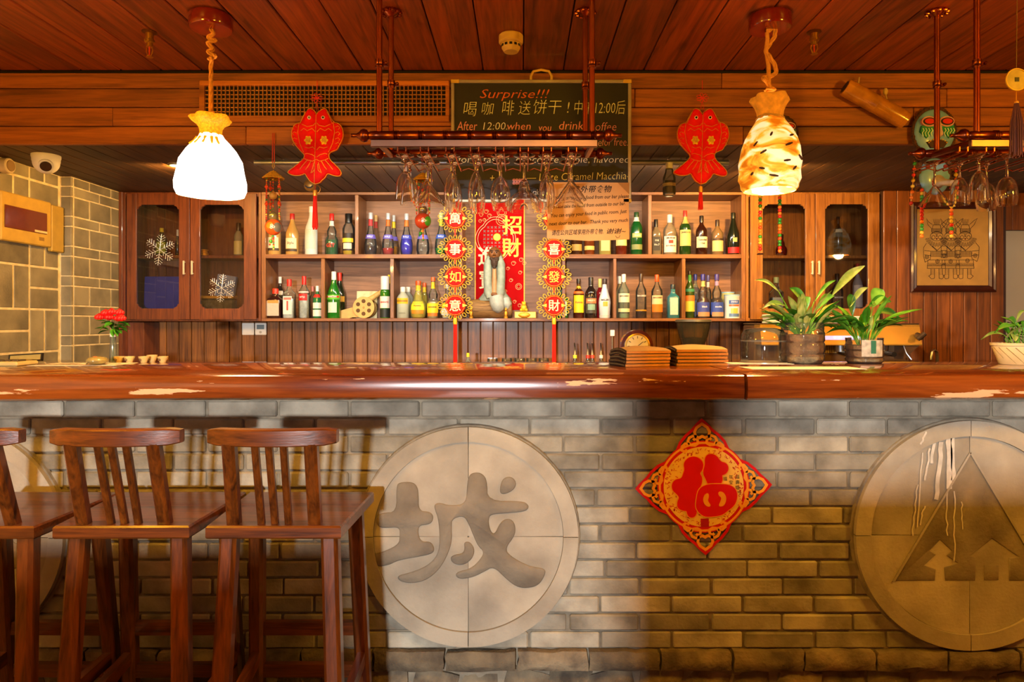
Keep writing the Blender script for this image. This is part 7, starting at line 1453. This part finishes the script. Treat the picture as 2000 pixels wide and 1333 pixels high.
MB().tube([(138 * s, -.20, zm + .06), (140 * s, -.24, zm + .045)], .017, 12).tube([(134 * s, -.23, zm + .035), (146 * s, -.24, zm + .07)], .015, 10).build('steam_knob', mat('3a2a1c', .4), t); MB().tube([(118 * s, -.17, zm), (120 * s, -.19, zm - .05), (128 * s, -.20, zm - .09)], .005, 8).build('steam_wand', STEEL, t)
MB().prism([(W - .10, zm), (W, zm), (W - .10, zm - .09)], -.17, .1).build('side_bracket', mat('5a3c20', .4), t, smooth=0)
for i in range(8): MB().box(-.06 + .014 * i, -.050 + .014 * i, -.07, -.062, zm - .055, zm - .01).build('vent_rib', mat('c8a868', .4), t, smooth=0)
MB().box(-W, W, -.20, .16, 0, .05, .005).build('drip_tray', mat('4a3c30', .4, .4), t, smooth=0)
TW = mat('e8e4d8', .8, 0, .06, 40)
for k, (px, w_, n, lab) in enumerate([(1528, 70, 5, 'of the folded white cloths left on the coffee machine'), (1650, 95, 4, 'of the folded white cloths in the middle of the coffee machine'), (1718, 22, 2, 'of the small white cloths at the right of the coffee machine')]):
    for i in range(n):
        o = MB().box(-w_ / 2 * s, w_ / 2 * s, -.06, .06, 0, .0105, .004).build('folded_cloth', TW, loc=(PX(px, Y) + random.uniform(-.006, .006), Y - .02, BT + zt + .0006 + .0112 * i), smooth=0); tag(o, (['lowest', 'second', 'third', 'fourth', 'topmost'][i] if i < n - 1 else 'topmost') + ' ' + lab, 'cloth', 'folded white cloths on the coffee machine')
Y = 4.10; t = thing('tap', (PX(1853, Y), Y + .15, BT), 'arched chrome tap below the framed picture', 'tap'); s = Y / F; zz_ = PZ(686, Y) - BT
MB().tube([(.02, 0, 0), (.022, 0, zz_ * .8), (.016, -.005, zz_ * .95), (0, -.01, zz_), (-.018, -.012, zz_ * .95), (-.024, -.014, zz_ * .78), (-.024, -.014, zz_ * .70)], .009, 10).build('spout', STEEL, t); MB().lathe([(.022, 0), (.022, .02), (.012, .03)], 16, (.02, 0, 0)).build('base', STEEL, t)
# speed-rail bottles with pourers
for i, (px, h, lab) in enumerate([(1123, 'e8e030', 'bottle with pourer and yellow neck behind the counter'), (1148, 'c83020', 'bottle with pourer and red-white neck behind the counter'), (1157, 'd84028', 'bottle with pourer and orange-red neck behind the counter'), (1174, 'd8d4c8', 'bottle with pourer and white neck nearest the menu booklets')]):
    Y = 4.22 + (.09 if i == 2 else 0); b = bottle(px, 694, BT, 20, 'std', '4a4030', None, (h, .12), [], [], lab, Y, group='bottles with pourers behind the counter')
    H = PZ(694, Y) - BT; MB().tube([(0, 0, H), (0, 0, H + .02), (-.001, 0, H + .05), (-.004, -.01, H + .075)], [.009, .007, .005, .004], 8).build('pourer', STEEL, b)
bottle(914, 690, BT, 16, 'std', ('c8c4a8', .3), None, ('f0d020', .14), [], [], 'bottle with bright yellow cap behind the counter', 4.24, group='bottles with pourers behind the counter')
for i, px in enumerate((962, 990, 1015, 1038, 1062)):
    Y = 4.22; H = PZ(700, Y) - BT; o = MB().lathe([(1e-5, H), (.030, H), (.032, H - .004), (.036, 0), (.034, 0), (.030, H - .008), (1e-5, H - .009)], 24, closed=False).build('glass_tumbler', thin_glass('e8e0c0', .06), loc=(PX(px, Y), Y, BT + .0004), smooth=60)
    tag(o, ['first', 'second', 'third', 'fourth', 'fifth'][i] + ' of five upturned tumblers from the left, just above the counter edge', 'glass', 'upturned tumblers behind the counter')
Y = 4.40; t = thing('bar_stirrer', (PX(1196, Y), Y, BT), 'thin rod with a white cap beside the clock', 'stirrer'); zt2 = PZ(645, Y) - BT; MB().tube([(0, 0, .02), (0, 0, zt2 - .03)], .006, 8).build('rod', STEEL, t); MB().box(-.014, .014, -.01, .01, zt2 - .04, zt2, .003).build('cap', WHITE, t, smooth=0); MB().lathe([(.04, 0), (.045, .10), (.042, .10), (.036, .006)], 20).build('cup', STEEL, t)
